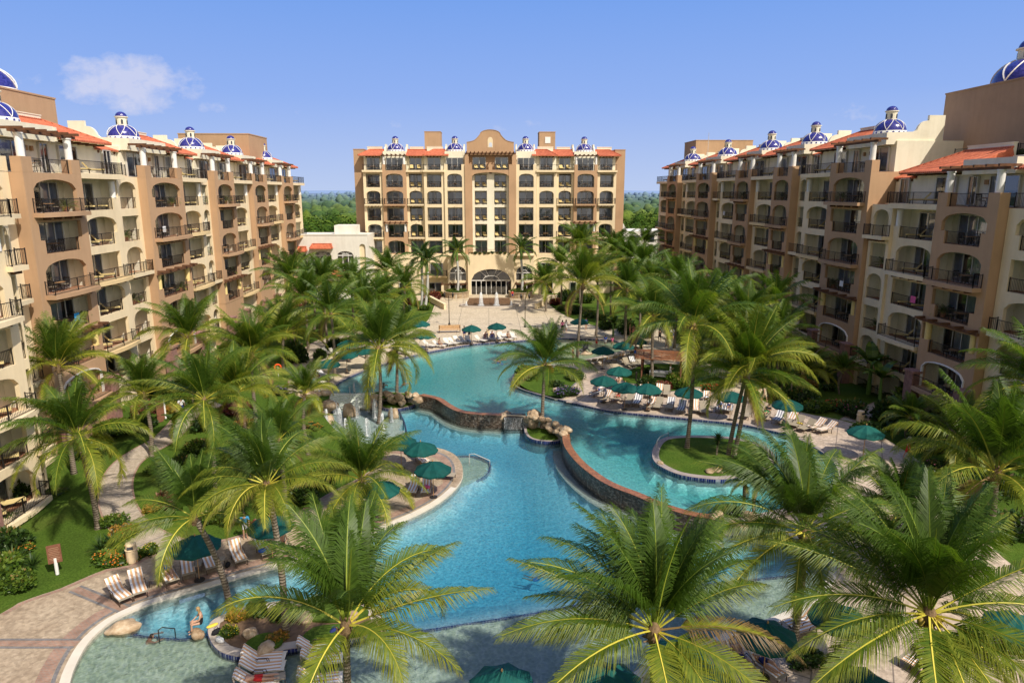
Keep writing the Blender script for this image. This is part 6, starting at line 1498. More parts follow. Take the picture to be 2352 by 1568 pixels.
# ------------------------------------------------------------------ woodland beyond the hotel
def forest():
    rng = random.Random(4); mb = MB(); tints = []
    def ico_(n):
        ico = bmesh.new(); bmesh.ops.create_icosphere(ico, subdivisions=n, radius=1); r = ([v.co.copy() for v in ico.verts], [tuple(v.index for v in f.verts) for f in ico.faces]); ico.free(); return r
    I1, I2 = ico_(1), ico_(2)
    for k in range(3000):
        d = rng.uniform(172, 430) if k < 1100 else 420 + 3200 * rng.random() ** 2.0
        x = rng.uniform(-.50, .50) * d * 1.35
        if abs(x) < 30 and d < 260: continue
        if d < 215 and 18 < x < 52: continue
        near = d < 430; iv, fa = I1 if near else I2
        r = rng.uniform(2.6, 5.6) * (1 + d / 2200); z = -6; h = rng.uniform(.75, 1.15); tn = rng.uniform(.1, .9); i = len(mb.v); sd = rng.uniform(0, 100)
        q0 = .80 if near else 1
        for v in iv:
            q = q0 * (1 + .42 * mnoise.noise(v * 2.1 + Vector((sd, 0, 0))) + .25 * mnoise.noise(v * 5 + Vector((0, sd, 0))))
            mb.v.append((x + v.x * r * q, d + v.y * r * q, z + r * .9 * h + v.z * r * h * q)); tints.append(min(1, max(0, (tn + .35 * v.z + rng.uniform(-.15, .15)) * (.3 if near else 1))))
        mb.f += [tuple(i + q for q in f) for f in fa]; mb.m += [0] * len(fa)
        if near:
            for _ in range(130):
                aa, zz = rng.uniform(0, 6.283), rng.uniform(-.25, 1); qq = math.sqrt(max(0, 1 - zz * zz)); n_ = Vector((qq * math.cos(aa), qq * math.sin(aa), zz)); l = rng.uniform(.75, 1.12) * (1 + .3 * mnoise.noise(n_ * 2.1 + Vector((sd, 0, 0))))
                p = Vector((x, d, z + r * .9 * h)) + Vector((n_.x * r * l, n_.y * r * l, n_.z * r * h * l)); t_ = Vector((rng.uniform(-1, 1), rng.uniform(-1, 1), rng.uniform(-1, 1))).normalized(); s = n_.cross(t_).normalized(); t2 = s.cross(n_ + t_ * .6).normalized(); w = rng.uniform(.35, .8)
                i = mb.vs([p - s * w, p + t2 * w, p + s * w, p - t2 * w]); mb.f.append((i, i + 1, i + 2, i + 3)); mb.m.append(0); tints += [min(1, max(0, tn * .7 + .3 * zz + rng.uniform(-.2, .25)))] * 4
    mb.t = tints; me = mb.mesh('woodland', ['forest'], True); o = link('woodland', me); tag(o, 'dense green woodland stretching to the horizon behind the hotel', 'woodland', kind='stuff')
forest()
hl = MB()
for k in range(40):
    x0, x1 = -9000 + k * 450, -9000 + (k + 1) * 450; f_ = lambda x: 30 + 28 * abs(mnoise.noise(Vector((x / 2600, 3, 0)))) + 10 * mnoise.noise(Vector((x / 700, 9, 0)))
    hl.poly([(x0, 9500, -20), (x1, 9500, -20), (x1, 9900, f_(x1)), (x0, 9900, f_(x0))])
M('far hills', (.20, .29, .46), 1, .05, .001)
hl.build('hills', 'far hills')['kind'] = 'structure'
for i, (x, y, w, h) in enumerate(((-290, 820, 26, 6), (250, 900, 20, 4))):
    m = MB(); m.box(-w, w, 0, 18, 0, h); o = m.build('warehouse', 'white paint', None, False, (x, y, 3)); tag(o, ('long low white warehouse among trees left of the central block', 'pale low shed among trees right of the central block')[i], 'warehouse')
# ------------------------------------------------------------------ umbrellas
def mk_umbrella():
    r = thing('patio_umbrella', (0, 0, 0), 0, None, 'umbrella'); n = 8; Rr = 1.3
    m = MB(); ring = [[], [], []]
    for k in range(16):
        a = math.pi * k / 8; sag = 1 if k % 2 == 0 else .955
        for j, (q, z) in enumerate(((.34, 2.47), (.70, 2.28), (1.0, 2.04))): ring[j].append((Rr * q * sag * math.cos(a), Rr * q * sag * math.sin(a), z - (0 if k % 2 == 0 else .035 * (j + 1))))
    ap = (0, 0, 2.64)
    for k in range(16):
        l = (k + 1) % 16; m.poly([ap, ring[0][k], ring[0][l]])
        for j in (0, 1): m.poly([ring[j][k], ring[j + 1][k], ring[j + 1][l], ring[j][l]])
        a, b = ring[2][k], ring[2][l]; m.poly([a, (a[0] * 1.0, a[1] * 1.0, a[2] - .10), (b[0], b[1], b[2] - .10), b])
    m.build('canopy', 'umbrella cloth', r)
    m = MB(); m.tube([(0, 0, .05), (0, 0, 2.6)], .025, 8); m.build('pole', 'teak', r)
    m = MB()
    for k in range(8): a = math.pi * k / 4; m.bar((0, 0, 2.55), (Rr * .98 * math.cos(a), Rr * .98 * math.sin(a), 2.0), .02)
    m.build('ribs', 'teak', r)
    m = MB(); m.lathe([(0, .12), (.07, .12), (.09, .07), (.27, .05), (.28, 0)], n=16); m.build('base', 'dark metal', r)
    m = MB(); m.lathe([(.03, 2.6), (.045, 2.68), (.02, 2.75), (0, 2.76)], n=8); m.build('finial', 'teak', r)
    return r
P_UMB = Proto(mk_umbrella)
UMB = [(753, 833, 'on the left bank before the boulder cascade'), (795, 812, 'second on the left bank, behind the nearest one'), (799, 788, 'on the left bank over striped towels'), (838, 803, 'on the left bank hidden by the splash pool palm crown'), (978, 768, 'at the far left corner of the pool'), (966, 742, 'farthest left one by the plaza'),
 (1083, 753, 'sheltering two standing bathers on the far bank'), (1141, 748, 'right one of the plaza pair on the far bank'), (1385, 803, 'at the near edge of the wading pool'), (1432, 792, 'right of the wading pool, left of an overlapping pair'), (1462, 781, 'overlapping behind the wading pool one'), (1478, 764, 'behind the crowd right of the wading pool'), (1331, 737, 'far one by the plaza on the right'),
 (1422, 850, 'standing alone between the wading pool and the lounger rows'), (1387, 872, 'leftmost of the three in the right bank cluster'), (1436, 887, 'middle of the three in the right bank cluster'), (1488, 890, 'rightmost of the three in the right bank cluster'), (1582, 898, 'behind the tall straight island palm'), (1680, 908, 'behind the two crossing island palms'), (1809, 926, 'beside the four bare loungers on the right bank'), (1989, 988, 'by the right litter bin'),
 (966, 1026, 'far one on the rounded peninsula'), (994, 1072, 'near one on the rounded peninsula'), (920, 1012, 'behind the short bushy palm on the peninsula'), (872, 1118, 'hidden under the short bushy palm'), (449, 1246, 'behind the leaning palm on the lower left deck'), (620, 1201, 'behind the tall coconut palm on the lower left deck'), (1153, 1562, 'at the bottom edge in the shallow pool, left of centre palm'), (1399, 1556, 'at the bottom edge under the centre palm'),
 (1560, 1500, 'beneath right fronds of the centre palm'), (1762, 1450, 'left of the lower right palm trunk'), (1927, 1410, 'on the lower right deck behind palm fronds'), (1972, 1562, 'at the bottom edge between right foreground palms'), (2335, 1430, 'at the right edge of the lower terrace'), (1620, 1558, 'at the bottom edge right of the centre palm')]
for i, (a, b, w) in enumerate(UMB):
    z = 0
    for _ in range(8): p = G(a, b, z + 2.25); z = hz(p.x, p.y)
    if pip(p.x, p.y, LOWP): z = lowfloor(p.x, p.y)
    P_UMB.put((p.x, p.y, z + .03), i * .37, 'green patio umbrella ' + w, 'green patio umbrellas')

# ------------------------------------------------------------------ loungers and towels
BACK = R(38)
def mk_lounger(sling, white=False):
    def f():
        r = thing('sun_lounger', (0, 0, 0), 0, None, 'lounger')
        m = MB(); m.box(-.31, .31, -.98, .28, .355, .375); m.bar((-.32, -1.0, .36), (-.32, .30, .36), .04); m.bar((.32, -1.0, .36), (.32, .30, .36), .04); m.build('seat', [sling], r)
        m = MB(); cy, sy = math.cos(BACK), math.sin(BACK)
        i = m.vs([(-.31, .28, .36), (.31, .28, .36), (.31, .28 + .72 * cy, .36 + .80 * sy), (-.31, .28 + .72 * cy, .36 + .80 * sy), (-.31, .27, .38), (.31, .27, .38), (.31, .27 + .72 * cy, .38 + .80 * sy), (-.31, .27 + .72 * cy, .38 + .80 * sy)])
        for q in ((0, 3, 2, 1), (4, 5, 6, 7), (0, 1, 5, 4), (1, 2, 6, 5), (2, 3, 7, 6), (3, 0, 4, 7)): m.f.append(tuple(i + k for k in q)); m.m.append(0)
        m.build('backrest', [sling], r)
        for s in (-1, 1):
            m = MB(); m.tube([(s * .33, -.28, .36), (s * .36, -.22, .56), (s * .36, .20, .58), (s * .33, .34, .40)], .018, 5); m.build('armrest', 'bronze frame', r)
            for y in (-.9, .22): m = MB(); m.bar((s * .31, y, 0), (s * .31, y, .36), .04); m.build('leg', 'bronze frame', r)
        return r
    return f
P_LT, P_LW = Proto(mk_lounger('sling')), Proto(mk_lounger('white sling'))
def towel_mesh(mat, full=True, seed=0):
    rng = random.Random(seed); m = MB(); cy, sy = math.cos(BACK), math.sin(BACK)
    path_ = ([(-.80, .30), (-.82, .392)] if full else [(-.2, .392)]) + [(-.5, .396), (-.1, .395), (.24, .40), (.28 + .3 * cy, .415 + .34 * sy), (.27 + .70 * cy, .42 + .79 * sy), (.30 + .74 * cy, .40 + .78 * sy), (.32 + .66 * cy, .30 + .5 * sy)]
    if not full: path_ = path_[3:]
    nx = 8; rows = []
    for j, (y, z) in enumerate(path_): rows.append([(lerp(-.33, .33, i / nx) + rng.uniform(-.012, .012), y + rng.uniform(-.015, .015), z + rng.uniform(0, .02)) for i in range(nx + 1)])
    for a, b in zip(rows, rows[1:]):
        for i in range(nx): m.poly([a[i], a[i + 1], b[i + 1], b[i]])
    return m.mesh('towel', [mat], True)
TW = {'p': [towel_mesh('peach towel', True, 1), towel_mesh('peach towel', True, 2)], 'g': [towel_mesh('grey towel', True, 3), towel_mesh('grey towel', False, 4)], 'h': [towel_mesh('peach towel', False, 5)]}
def edge_dir(p):
    best, q = 1e9, None
    for poly in (LOWP, UPP):
        for v in poly:
            d = (v - Vector((p.x, p.y))).length
            if d < best: best, q = d, v
    return math.atan2(q.y - p.y, q.x - p.x)
SEAT = {}
def lounger(a, b, style, where, ang=None, off=.3, z=None):
    zz = 0
    for _ in range(8):
        p = G(a, b, (z if z is not None else zz) + off); zz = hz(p.x, p.y)
    base = (z if z is not None else zz + .035); rz = (edge_dir(p) if ang is None else R(ang)) + R(90)
    P = P_LW if 'w' in style else P_LT; fab = 'white' if 'w' in style else 'tan'
    tw = {'p': 'peach striped towel', 'g': 'grey striped towel', 'h': 'peach towel over its back'}
    t = [c for c in style if c in 'pgh']; lab = '%s lounger %s, %s' % (fab, 'under ' + tw[t[0]].replace(' over its back', '') if t else 'left bare', where)
    o = P.put((p.x, p.y, base), rz, lab, 'sun loungers around the pools')
    if t:
        me = TW[t[0]][int(a) % len(TW[t[0]])]; w = link('towel', me, None, (p.x, p.y, base), (0, 0, rz)); tag(w, '%s on lounger, %s' % (tw[t[0]].replace(' over its back', ''), where), 'towel', 'towels on loungers')
    return Vector((p.x, p.y, base)), rz
def Z0(x, y): return (x / 2.529 * .8167, (1300 + y / 2.529) * .8167)
def Z10(x, y): return ((1560 + x / 4.9) * .8167, (860 + y / 4.9) * .8167)
def Z11(x, y): return ((1980 + x / 4.9) * .8167, (1020 + y / 4.9) * .8167)
def Z8(x, y): return ((800 + x / 2.613) * .8167, (820 + y / 2.613) * .8167)
def Z9(x, y): return ((800 + x / 4.9) * .8167, (900 + y / 4.9) * .8167)
def Z4(x, y): return ((400 + x / 2.613) * .8167, (1350 + y / 2.613) * .8167)
def Z19(x, y): return ((1980 + x / 2.529) * .8167, (1300 + y / 2.529) * .8167)
for i, (x, y, s) in enumerate(((845, 930, 'p'), (980, 880, 'p'), (1195, 800, 'p'), (1335, 745, 'p'), (1490, 705, 'p'), (1690, 660, 'p'), (1870, 610, 'p'), (2010, 590, ''))):
    SEAT['D%d' % i] = lounger(*Z0(x, y), s, ORD[i] + ' from left in the lower left deck row')
for i, (x, y, s) in enumerate(((590, 1195, 'g'), (700, 1270, 'h'), (880, 1265, ''), (1020, 1320, ''), (1140, 1320, 'g'), (1310, 1370, 'h'), (1430, 1370, ''), (1590, 1380, 'g'), (1745, 1420, 'g'), (1935, 1410, 'p'), (2050, 1430, ''))):
    SEAT['F%d' % i] = lounger(*Z10(x, y), s, ORD[i] + ' from left in the right bank front row')
for i, (x, y, s) in enumerate(((225, 620, 'g'), (345, 630, 'g'), (600, 710, ''), (850, 720, ''), (1030, 770, 'g'), (1190, 805, 'h'), (1290, 840, ''), (1420, 890, ''), (1550, 880, 'p'), (1690, 920, 'p'))):
    SEAT['G%d' % i] = lounger(*Z11(x, y), s, ORD[i] + ' from left in the far right row')
for i, (x, y, s) in enumerate(((830, 1090, 'h'), (1200, 1200, 'p'), (1320, 1215, ''), (1440, 1185, 'p'), (1545, 1195, ''), (1950, 1265, 'h'), (2095, 1290, 'h'))):
    SEAT['B%d' % i] = lounger(*Z10(x, y), s, ORD[i] + ' from left in the right bank back row')
for i, (x, y, s) in enumerate(((430, 790, ''), (520, 775, ''), (610, 765, ''), (720, 750, 'h'), (810, 730, ''), (900, 700, 'h'), (960, 690, 'g'), (1040, 660, ''))):
    lounger(*Z10(x, y), s, ORD[i] + ' from left beside the wading pool', 100)
for i, (x, y, s) in enumerate(((1000, 800, ''), (1090, 790, 'g'), (1180, 790, ''))): lounger(*Z10(x, y), s, ORD[i] + ' of three before the palm hut', -80)
for i, (x, y, s) in enumerate(((880, 445, 'w'), (945, 425, 'w'), (985, 412, 'w'), (1060, 395, 'w'), (1135, 395, 'w'), (1200, 380, 'w'), (1238, 376, 'w'), (1275, 364, 'w'), (1320, 365, 'w'), (1350, 362, 'w'), (1440, 358, 'w'), (1475, 346, 'wp'), (1527, 340, 'wg'), (1580, 342, 'w'), (1605, 334, 'w'), (1640, 345, 'w'), (1680, 330, 'w'))):
    SEAT['P%d' % i] = lounger(*Z8(x, y), s, ORD[i] + ' from left along the plaza bank')
for i, (x, y, s, g) in enumerate(((600, 450, 'w', None), (700, 460, 'w', None), (370, 750, 'w', -30), (430, 790, 'w', -30), (500, 760, 'wg', -30), (450, 850, 'w', -30), (560, 780, 'wg', -30), (860, 380, 'wp', None), (920, 365, 'wp', None), (280, 800, 'w', -30))):
    SEAT['L%d' % i] = lounger(*Z9(x, y), s, ORD[i] + ' on the left bank', g)
for i, (x, y, s, g) in enumerate(((950, 1440, 'wp', -95), (1045, 1440, 'wp', -90), (1160, 1345, '', -15), (1000, 1225, 'wp', -60))):
    SEAT['N%d' % i] = lounger(*Z8(x, y), s, ORD[i] + ' on the rounded peninsula', g)
for i, (x, y, s, g) in enumerate(((890, 1310, 'wp', 5), (880, 1385, 'wp', 8), (840, 1480, 'wp', 8), (1290, 1240, 'wp', 8), (1320, 1325, 'wp', 8), (1300, 1470, 'wp', 8))):
    SEAT['S%d' % i] = lounger(*Z4(x, y), s, ORD[i] + ' standing in the shallow water', g, .3, LOW - .25)
for i, (x, y, s, g) in enumerate(((270, 1430, 'p', -75), (430, 1450, 'p', -60), (740, 1170, 'p', 200), (690, 1140, 'p', 200), (1560, 1470, 'p', 120), (930, 490, 'p', 180), (1950, 1290, 'p', 160), (2080, 1270, 'g', 160), (1650, 1500, 'p', 120))):
    SEAT['R%d' % i] = lounger(*Z19(x, y), s, ORD[i] + ' on the lower right deck', g)
def mk_side():
    r = thing('side_table', (0, 0, 0), 0, None, 'table'); m = MB(); m.box(-.24, .24, -.24, .24, .40, .44); m.build('table_top', 'sling', r)
    for x in (-.21, .21):
        for y in (-.21, .21): m = MB(); m.bar((x, y, 0), (x, y, .40), .03); m.build('leg', 'bronze frame', r)
    return r
P_SIDE = Proto(mk_side)
for (a, b), w in ((Z0(1100, 850), 'left of the reading woman in blue'), (Z0(1405, 750), 'between two loungers under the leaning palm'), (Z0(1570, 715), 'beside the black bag on the lower left deck'), (Z10(960, 1300), 'under the middle cluster umbrella'), (Z11(110, 650), 'left of the two white-shirted readers'), (Z4(1010, 1440), 'standing in the shallow water'), (Z11(1500, 900), 'among the far right loungers')):
    p = GH(a, b, .2)
    if pip(p.x, p.y, LOWP): p.z = LOW - .25
    P_SIDE.put((p.x, p.y, p.z + .035), .3, 'small square side table ' + w, 'side tables')
def mk_bag(col):
    m = MB(); m.lathe([(0, 0), (.17, .01), (.21, .08), (.18, .2), (.07, .24), (0, .24)], n=10, sx=1.2, sy=.6)
    for s in (-1, 1): m.tube([(s * .1, 0, .2), (s * .08, .03, .32), (-s * .0, .03, .34)], .015, 4)
    return m.mesh('beach_bag', [col], True)
for (a, b), c, w in ((Z0(1620, 730), 'cloth black', 'black beach bag on the lower left deck'), (Z0(1540, 1215), 'cloth black', 'black rucksack on the curb of the planted island'), (Z0(1565, 1275), 'cloth white', 'white and blue bag on the curb of the planted island'), (Z0(1510, 1163), 'cloth yellow', 'yellow towel bundle on the end of the island curb'), (Z4(1410, 1120), 'cloth navy', 'navy bag on the right curb of the planted island'), (Z0(1868, 640), 'cloth blue', 'blue bag on the seventh lounger of the lower left row'), (Z11(1320, 840), 'cloth yellow', 'yellow bag on a bare lounger of the far right row'), (Z8(950, 1385), 'cloth blue', 'blue bag on the first peninsula lounger'), (Z8(1045, 1445), 'cloth pink', 'pink bag on the second peninsula lounger')):
    z = {'curb': LOW + .13, 'lounger': None}.get('curb' if 'curb' in w else 'x')
    p = G(a, b, LOW + .13) if 'curb' in w else GH(a, b, .4 if 'lounger' in w else .1)
    if 'lounger' in w: p.z += .42
    elif 'curb' not in w: p.z += .035
    tag(link('beach_bag', mk_bag(c), None, p, (0, 0, a), (1.2, .9, .4) if 'yellow' in c else (1, 1, 1)), w, 'bag')

# ------------------------------------------------------------------ people
def pose_points(kind):
    # joints facing -y, ground or seat reference at z = 0
    if kind in ('stand', 'walk', 'talk'):
        st = .22 if kind == 'walk' else .02
        J = dict(pel=(0, 0, .93), wst=(0, 0, 1.08), chs=(0, .01, 1.28), nck=(0, .0, 1.48), hed=(0, -.03, 1.62), top=(0, -.01, 1.72), nose=(0, -.115, 1.60))
        for s, n in ((1, 'L'), (-1, 'R')):
            q = s * st; J.update({'sh' + n: (s * .19, 0, 1.43), 'el' + n: (s * .25, .04 + q * .5, 1.14), 'wr' + n: (s * .24, -.06 + q, .90), 'hip' + n: (s * .09, 0, .90), 'kn' + n: (s * .10, -.03 - q * .7, .49), 'an' + n: (s * .10, .03 - q, .09 + (.06 if q < 0 and kind == 'walk' else 0)), 'toe' + n: (s * .12, -.13 - q, .035)})
        if kind == 'talk': J['elR'] = (-.26, -.05, 1.16); J['wrR'] = (-.12, -.26, 1.24)
    elif kind in ('sit', 'ledge'):
        J = dict(pel=(0, .02, .12), wst=(0, .03, .28), chs=(0, .0, .47), nck=(0, -.04, .66), hed=(0, -.10, .80), top=(0, -.09, .90), nose=(0, -.19, .78))
        for s, n in ((1, 'L'), (-1, 'R')):
            J.update({'sh' + n: (s * .18, -.02, .61), 'el' + n: (s * .24, -.10, .36), 'wr' + n: (s * .14, -.34, .24), 'hip' + n: (s * .09, -.02, .11), 'kn' + n: (s * .11, -.44, .16), 'an' + n: (s * .10, -.47, -.28), 'toe' + n: (s * .11, -.62, -.33)})
    elif kind == 'recline':                     # on a lounger: seat at z = 0, back raised towards +y
        J = dict(pel=(0, .18, .11), wst=(0, .32, .18), chs=(0, .50, .32), nck=(0, .68, .46), hed=(0, .78, .57), top=(0, .85, .64), nose=(0, .72, .65))
        for s, n in ((1, 'L'), (-1, 'R')):
            J.update({'sh' + n: (s * .19, .62, .42), 'el' + n: (s * .28, .40, .26), 'wr' + n: (s * .12, .18, .34), 'hip' + n: (s * .09, .12, .10), 'kn' + n: (s * .11, -.30, .26 if s > 0 else .10), 'an' + n: (s * .10, -.70, .07), 'toe' + n: (s * .12, -.80, .16)})
    elif kind == 'prone':
        J = dict(pel=(0, 0, .10), wst=(0, .16, .11), chs=(0, .34, .12), nck=(0, .54, .13), hed=(0, .67, .15), top=(0, .77, .16), nose=(.1, .69, .13))
        for s, n in ((1, 'L'), (-1, 'R')):
            J.update({'sh' + n: (s * .19, .47, .11), 'el' + n: (s * .34, .60, .07), 'wr' + n: (s * .18, .80, .05), 'hip' + n: (s * .09, -.03, .10), 'kn' + n: (s * .11, -.45, .08), 'an' + n: (s * .12, -.86, .07), 'toe' + n: (s * .13, -.98, .04)})
    else:                                       # swim: water surface at z = 0
        J = dict(pel=(0, .35, -.35), wst=(0, .25, -.26), chs=(0, .12, -.12), nck=(0, 0, .03), hed=(0, -.06, .15), top=(0, -.04, .25), nose=(0, -.15, .13))
        for s, n in ((1, 'L'), (-1, 'R')):
            J.update({'sh' + n: (s * .19, .05, .0), 'el' + n: (s * .38, -.12, .02), 'wr' + n: (s * .30, -.40, .02), 'hip' + n: (s * .09, .40, -.38), 'kn' + n: (s * .14, .75, -.45), 'an' + n: (s * .13, 1.15, -.40), 'toe' + n: (s * .13, 1.28, -.42)})
    return J
BONES = [('pel', 'wst'), ('wst', 'chs'), ('chs', 'nck'), ('nck', 'hed'), ('hed', 'top'), ('hed', 'nose')] + sum([[('chs', 'sh' + n), ('sh' + n, 'el' + n), ('el' + n, 'wr' + n), ('pel', 'hip' + n), ('hip' + n, 'kn' + n), ('kn' + n, 'an' + n), ('an' + n, 'toe' + n)] for n in 'LR'], [])
RAD = dict(pel=.125, wst=.115, chs=.135, nck=.058, hed=.092, top=.062, nose=.02, sh=.068, el=.043, wr=.031, hip=.098, kn=.060, an=.040, toe=.030)
BODY = {}
def body_mesh(kind, female):
    key = (kind, female)
    if key in BODY: return BODY[key]
    J = pose_points(kind); names = list(J); idx = {n: i for i, n in enumerate(names)}
    V = [Vector(J[n]) for n in names]; E = [(idx[a], idx[b]) for a, b in BONES]
    rad = []
    for n in names:
        k = n[:-1] if n[-1] in 'LR' and n[:-1] in RAD else n; r = RAD[k]
        if female: r *= {'chs': .92, 'wst': .84, 'sh': .85, 'pel': 1.04, 'hip': 1.04}.get(k, .92)
        rad.append(r)
    for n in 'LR':                              # hands: palm, four unequal fingers and a thumb
        w, e = Vector(J['wr' + n]), Vector(J['el' + n]); d = (w - e).normalized(); s = d.cross(Vector((0, 1, .2))).normalized(); dn = d.cross(s)
        pi = len(V); V.append(w + d * .085); rad.append(.034); E.append((idx['wr' + n], pi))
        for j, (o, l) in enumerate(((-.036, .07), (-.012, .085), (.012, .08), (.034, .06))):
            a = len(V); V.append(w + d * (.09 + l * .55) + s * o + dn * .012); rad.append(.0095); E.append((pi, a)); V.append(w + d * (.09 + l) + s * o + dn * .035); rad.append(.008); E.append((a, a + 1))
        a = len(V); V.append(w + d * .06 - s * .055 + dn * .015); rad.append(.011); E.append((pi, a)); V.append(w + d * .10 - s * .07 + dn * .03); rad.append(.009); E.append((a, a + 1))
    me = bpy.data.meshes.new('b'); me.from_pydata(V, E, []); o = bpy.data.objects.new('b', me); COL.objects.link(o)
    sk = o.modifiers.new('s', 'SKIN'); sk.use_smooth_shade = True; sk.branch_smoothing = .4
    for i, r in enumerate(rad): me.skin_vertices[0].data[i].radius = (r, r)
    me.skin_vertices[0].data[idx['pel']].use_root = True
    for n in ('pel', 'wst', 'chs'): q = me.skin_vertices[0].data[idx[n]]; q.radius = (q.radius[0] * 1.22, q.radius[1] * .86)
    sb = o.modifiers.new('u', 'SUBSURF'); sb.levels = 1
    dg = bpy.context.evaluated_depsgraph_get(); ev = o.evaluated_get(dg); m2 = bpy.data.meshes.new_from_object(ev); m2.name = 'person_body'
    bpy.data.objects.remove(o)
    segs = [(a, b, Vector(J[a]), Vector(J[b])) for a, b in BONES]
    lab = []
    for v in m2.vertices:
        best, bb, bt = 9, None, 0
        for a, b, A, B in segs:
            AB = B - A; t = max(0, min(1, (v.co - A).dot(AB) / AB.length_squared)); d = (A + AB * t - v.co).length - .05 * (a in ('pel', 'wst', 'chs'))
            if d < best: best, bb, bt = d, (a, b), t
        lab.append((bb, bt))
    BODY[key] = (m2, lab, J); return BODY[key]
WEAR = dict(trunks=lambda b, t: b[0] == 'pel' or b[0].startswith('hip') and t < .62, suit=lambda b, t: b[0] in ('pel', 'wst', 'chs') and not (b[1] == 'nck' and t > .35) and not b[1].startswith('sh'),
            bikini=lambda b, t: b[0] == 'pel' and b[1] != 'wst' or b == ('wst', 'chs') and t > .55, shirt=lambda b, t: b[0] in ('wst', 'chs') and not (b[1] == 'nck' and t > .6) or b == ('pel', 'wst') or b[0].startswith('sh') and t < .75,
            dress=lambda b, t: b[0] in ('pel', 'wst', 'chs') and not (b[1] == 'nck' and t > .5) or b[0].startswith('hip') and t < .8)
WMESH = {}
def wear_mesh(kind, female, what, mat):
    key = (kind, female, what, mat)
    if key in WMESH: return WMESH[key]
    m2, lab, J = body_mesh(kind, female); f = WEAR[what]; sel = [f(*l) for l in lab]; mp, V, F = {}, [], []
    for p in m2.polygons:
        if all(sel[i] for i in p.vertices):
            q = []
            for i in p.vertices:
                if i not in mp: mp[i] = len(V); V.append(m2.vertices[i].co + m2.vertices[i].normal * (.018 if what in ('shirt', 'dress', 'trunks') else .008))
                q.append(mp[i])
            F.append(q)
    me = bpy.data.meshes.new(what); me.from_pydata(V, [], F); me.materials.append(MATS[mat]); me.polygons.foreach_set('use_smooth', [True] * len(F)); WMESH[key] = me; return me
def hair_mesh(kind, female, mat):
    key = ('hair', kind, female, mat)
    if key in WMESH: return WMESH[key]
    J = pose_points(kind); h, n, t = Vector(J['hed']), Vector(J['nose']), Vector(J['top']); up = (t - h).normalized(); fw = (n - h); fw = (fw - up * fw.dot(up)).normalized(); sd = up.cross(fw)
    mb = MB(); rows = []
    for k in range(7):
        el = lerp(-.5, math.pi / 2, k / 6); row = []
        for j in range(14):
            a = 2 * math.pi * j / 14; d = sd * math.cos(a) + fw * math.sin(a); r = .108; e = el
            if d.dot(fw) > .25: e = max(el, .55)
            p = h + up * .025 + d * r * math.cos(e) + up * r * 1.12 * math.sin(e)
            if female and k == 0 and d.dot(fw) < .2: p = p - up * .14 - fw * .02
            row.append(p)
        rows.append(row)
    for a, b in zip(rows, rows[1:]):
        for j in range(14): mb.poly([a[j], a[(j + 1) % 14], b[(j + 1) % 14], b[j]])
    me = mb.mesh('hair', [mat], True); WMESH[key] = me; return me
FACE = {}
def face_mesh(kind):
    if kind in FACE: return FACE[kind]
    J = pose_points(kind); h, n, t = Vector(J['hed']), Vector(J['nose']), Vector(J['top']); up = (t - h).normalized(); fw = (n - h); fw = (fw - up * fw.dot(up)).normalized(); sd = up.cross(fw); mb = MB()
    for s in (-1, 1): c = h + fw * .088 + sd * s * .034 + up * .018; mb.poly([c + sd * .014, c + up * .008, c - sd * .014, c - up * .008])
    c = h + fw * .088 - up * .055; mb.poly([c + sd * .024, c + up * .006, c - sd * .024, c - up * .006])
    FACE[kind] = mb.mesh('face', ['dark hair']); return FACE[kind]
SKINB = {}
def person(loc, rz, kind, label, fem=False, wears=(), hair='dark hair', skin='skin', hat=False, s=1.0, group=None):
    r = thing('person', loc, rz, label, 'person', group, (s, s, s)); m2, lab, J = body_mesh(kind, fem)
    if (kind, fem, skin) not in SKINB:
        q = m2.copy(); q.materials.clear(); q.materials.append(MATS[skin]); SKINB[(kind, fem, skin)] = q
    b = link('body', SKINB[(kind, fem, skin)], r)
    for w, c in wears: link({'trunks': 'shorts', 'suit': 'swimsuit'}.get(w, w), wear_mesh(kind, fem, w, 'cloth ' + c), r)
    link('hair', hair_mesh(kind, fem, hair), r); link('face', face_mesh(kind), r)
    if hat:
        h, t = Vector(J['hed']), Vector(J['top']); m = MB(); m.lathe([(.22, -.03), (.12, .0), (.115, .07), (.08, .11), (0, .12)], n=14); o = m.build('hat', 'cloth straw', r, True, h + (t - h).normalized() * .05)
        o.rotation_euler = Vector((0, 0, 1)).rotation_difference((t - h).normalized()).to_euler()
    return r
def on(seat, label, fem, wears, hair='dark hair', skin='skin', kind='recline', hat=False, dz=.40, dy=0):
    p, rz = SEAT[seat]; off = Matrix.Rotation(rz, 3, 'Z') @ Vector((0, dy, 0)); person(p + off + Vector((0, 0, dz)), rz, kind, label, fem, wears, hair, skin, hat)
def stand(xy, deg, label, fem, wears, kind='stand', hair='dark hair', skin='skin', hat=False, s=1.0, z=None):
    p = GH(*xy) if z is None else G(*xy, z); 
    if z is None: p.z += .03
    person(p, R(deg), kind, label, fem, wears, hair, skin, hat, s)
on('D2', 'woman in blue swimsuit reading on striped lounger, lower left deck', True, [('suit', 'blue'), ('bikini', 'black')], 'fair hair', hat=True)
on('D7', 'dark haired woman in black bikini on the last lower left lounger', True, [('bikini', 'black')], skin='skin', kind='sit', dz=.36)
p_ = G(*Z0(1440, 1195), LOW); person(Vector((p_.x, p_.y, LOW + .38)), R(-62), 'ledge', 'woman in black swimsuit sitting on a boulder at the planted island', True, [('suit', 'black')], 'fair hair')
on('S2', 'person in red sunbathing face down on a lounger in the shallow water', False, [('trunks', 'red')], kind='prone')
on('F0', 'white-shirted woman reading on the leftmost right bank lounger', True, [('shirt', 'white'), ('trunks', 'navy')])
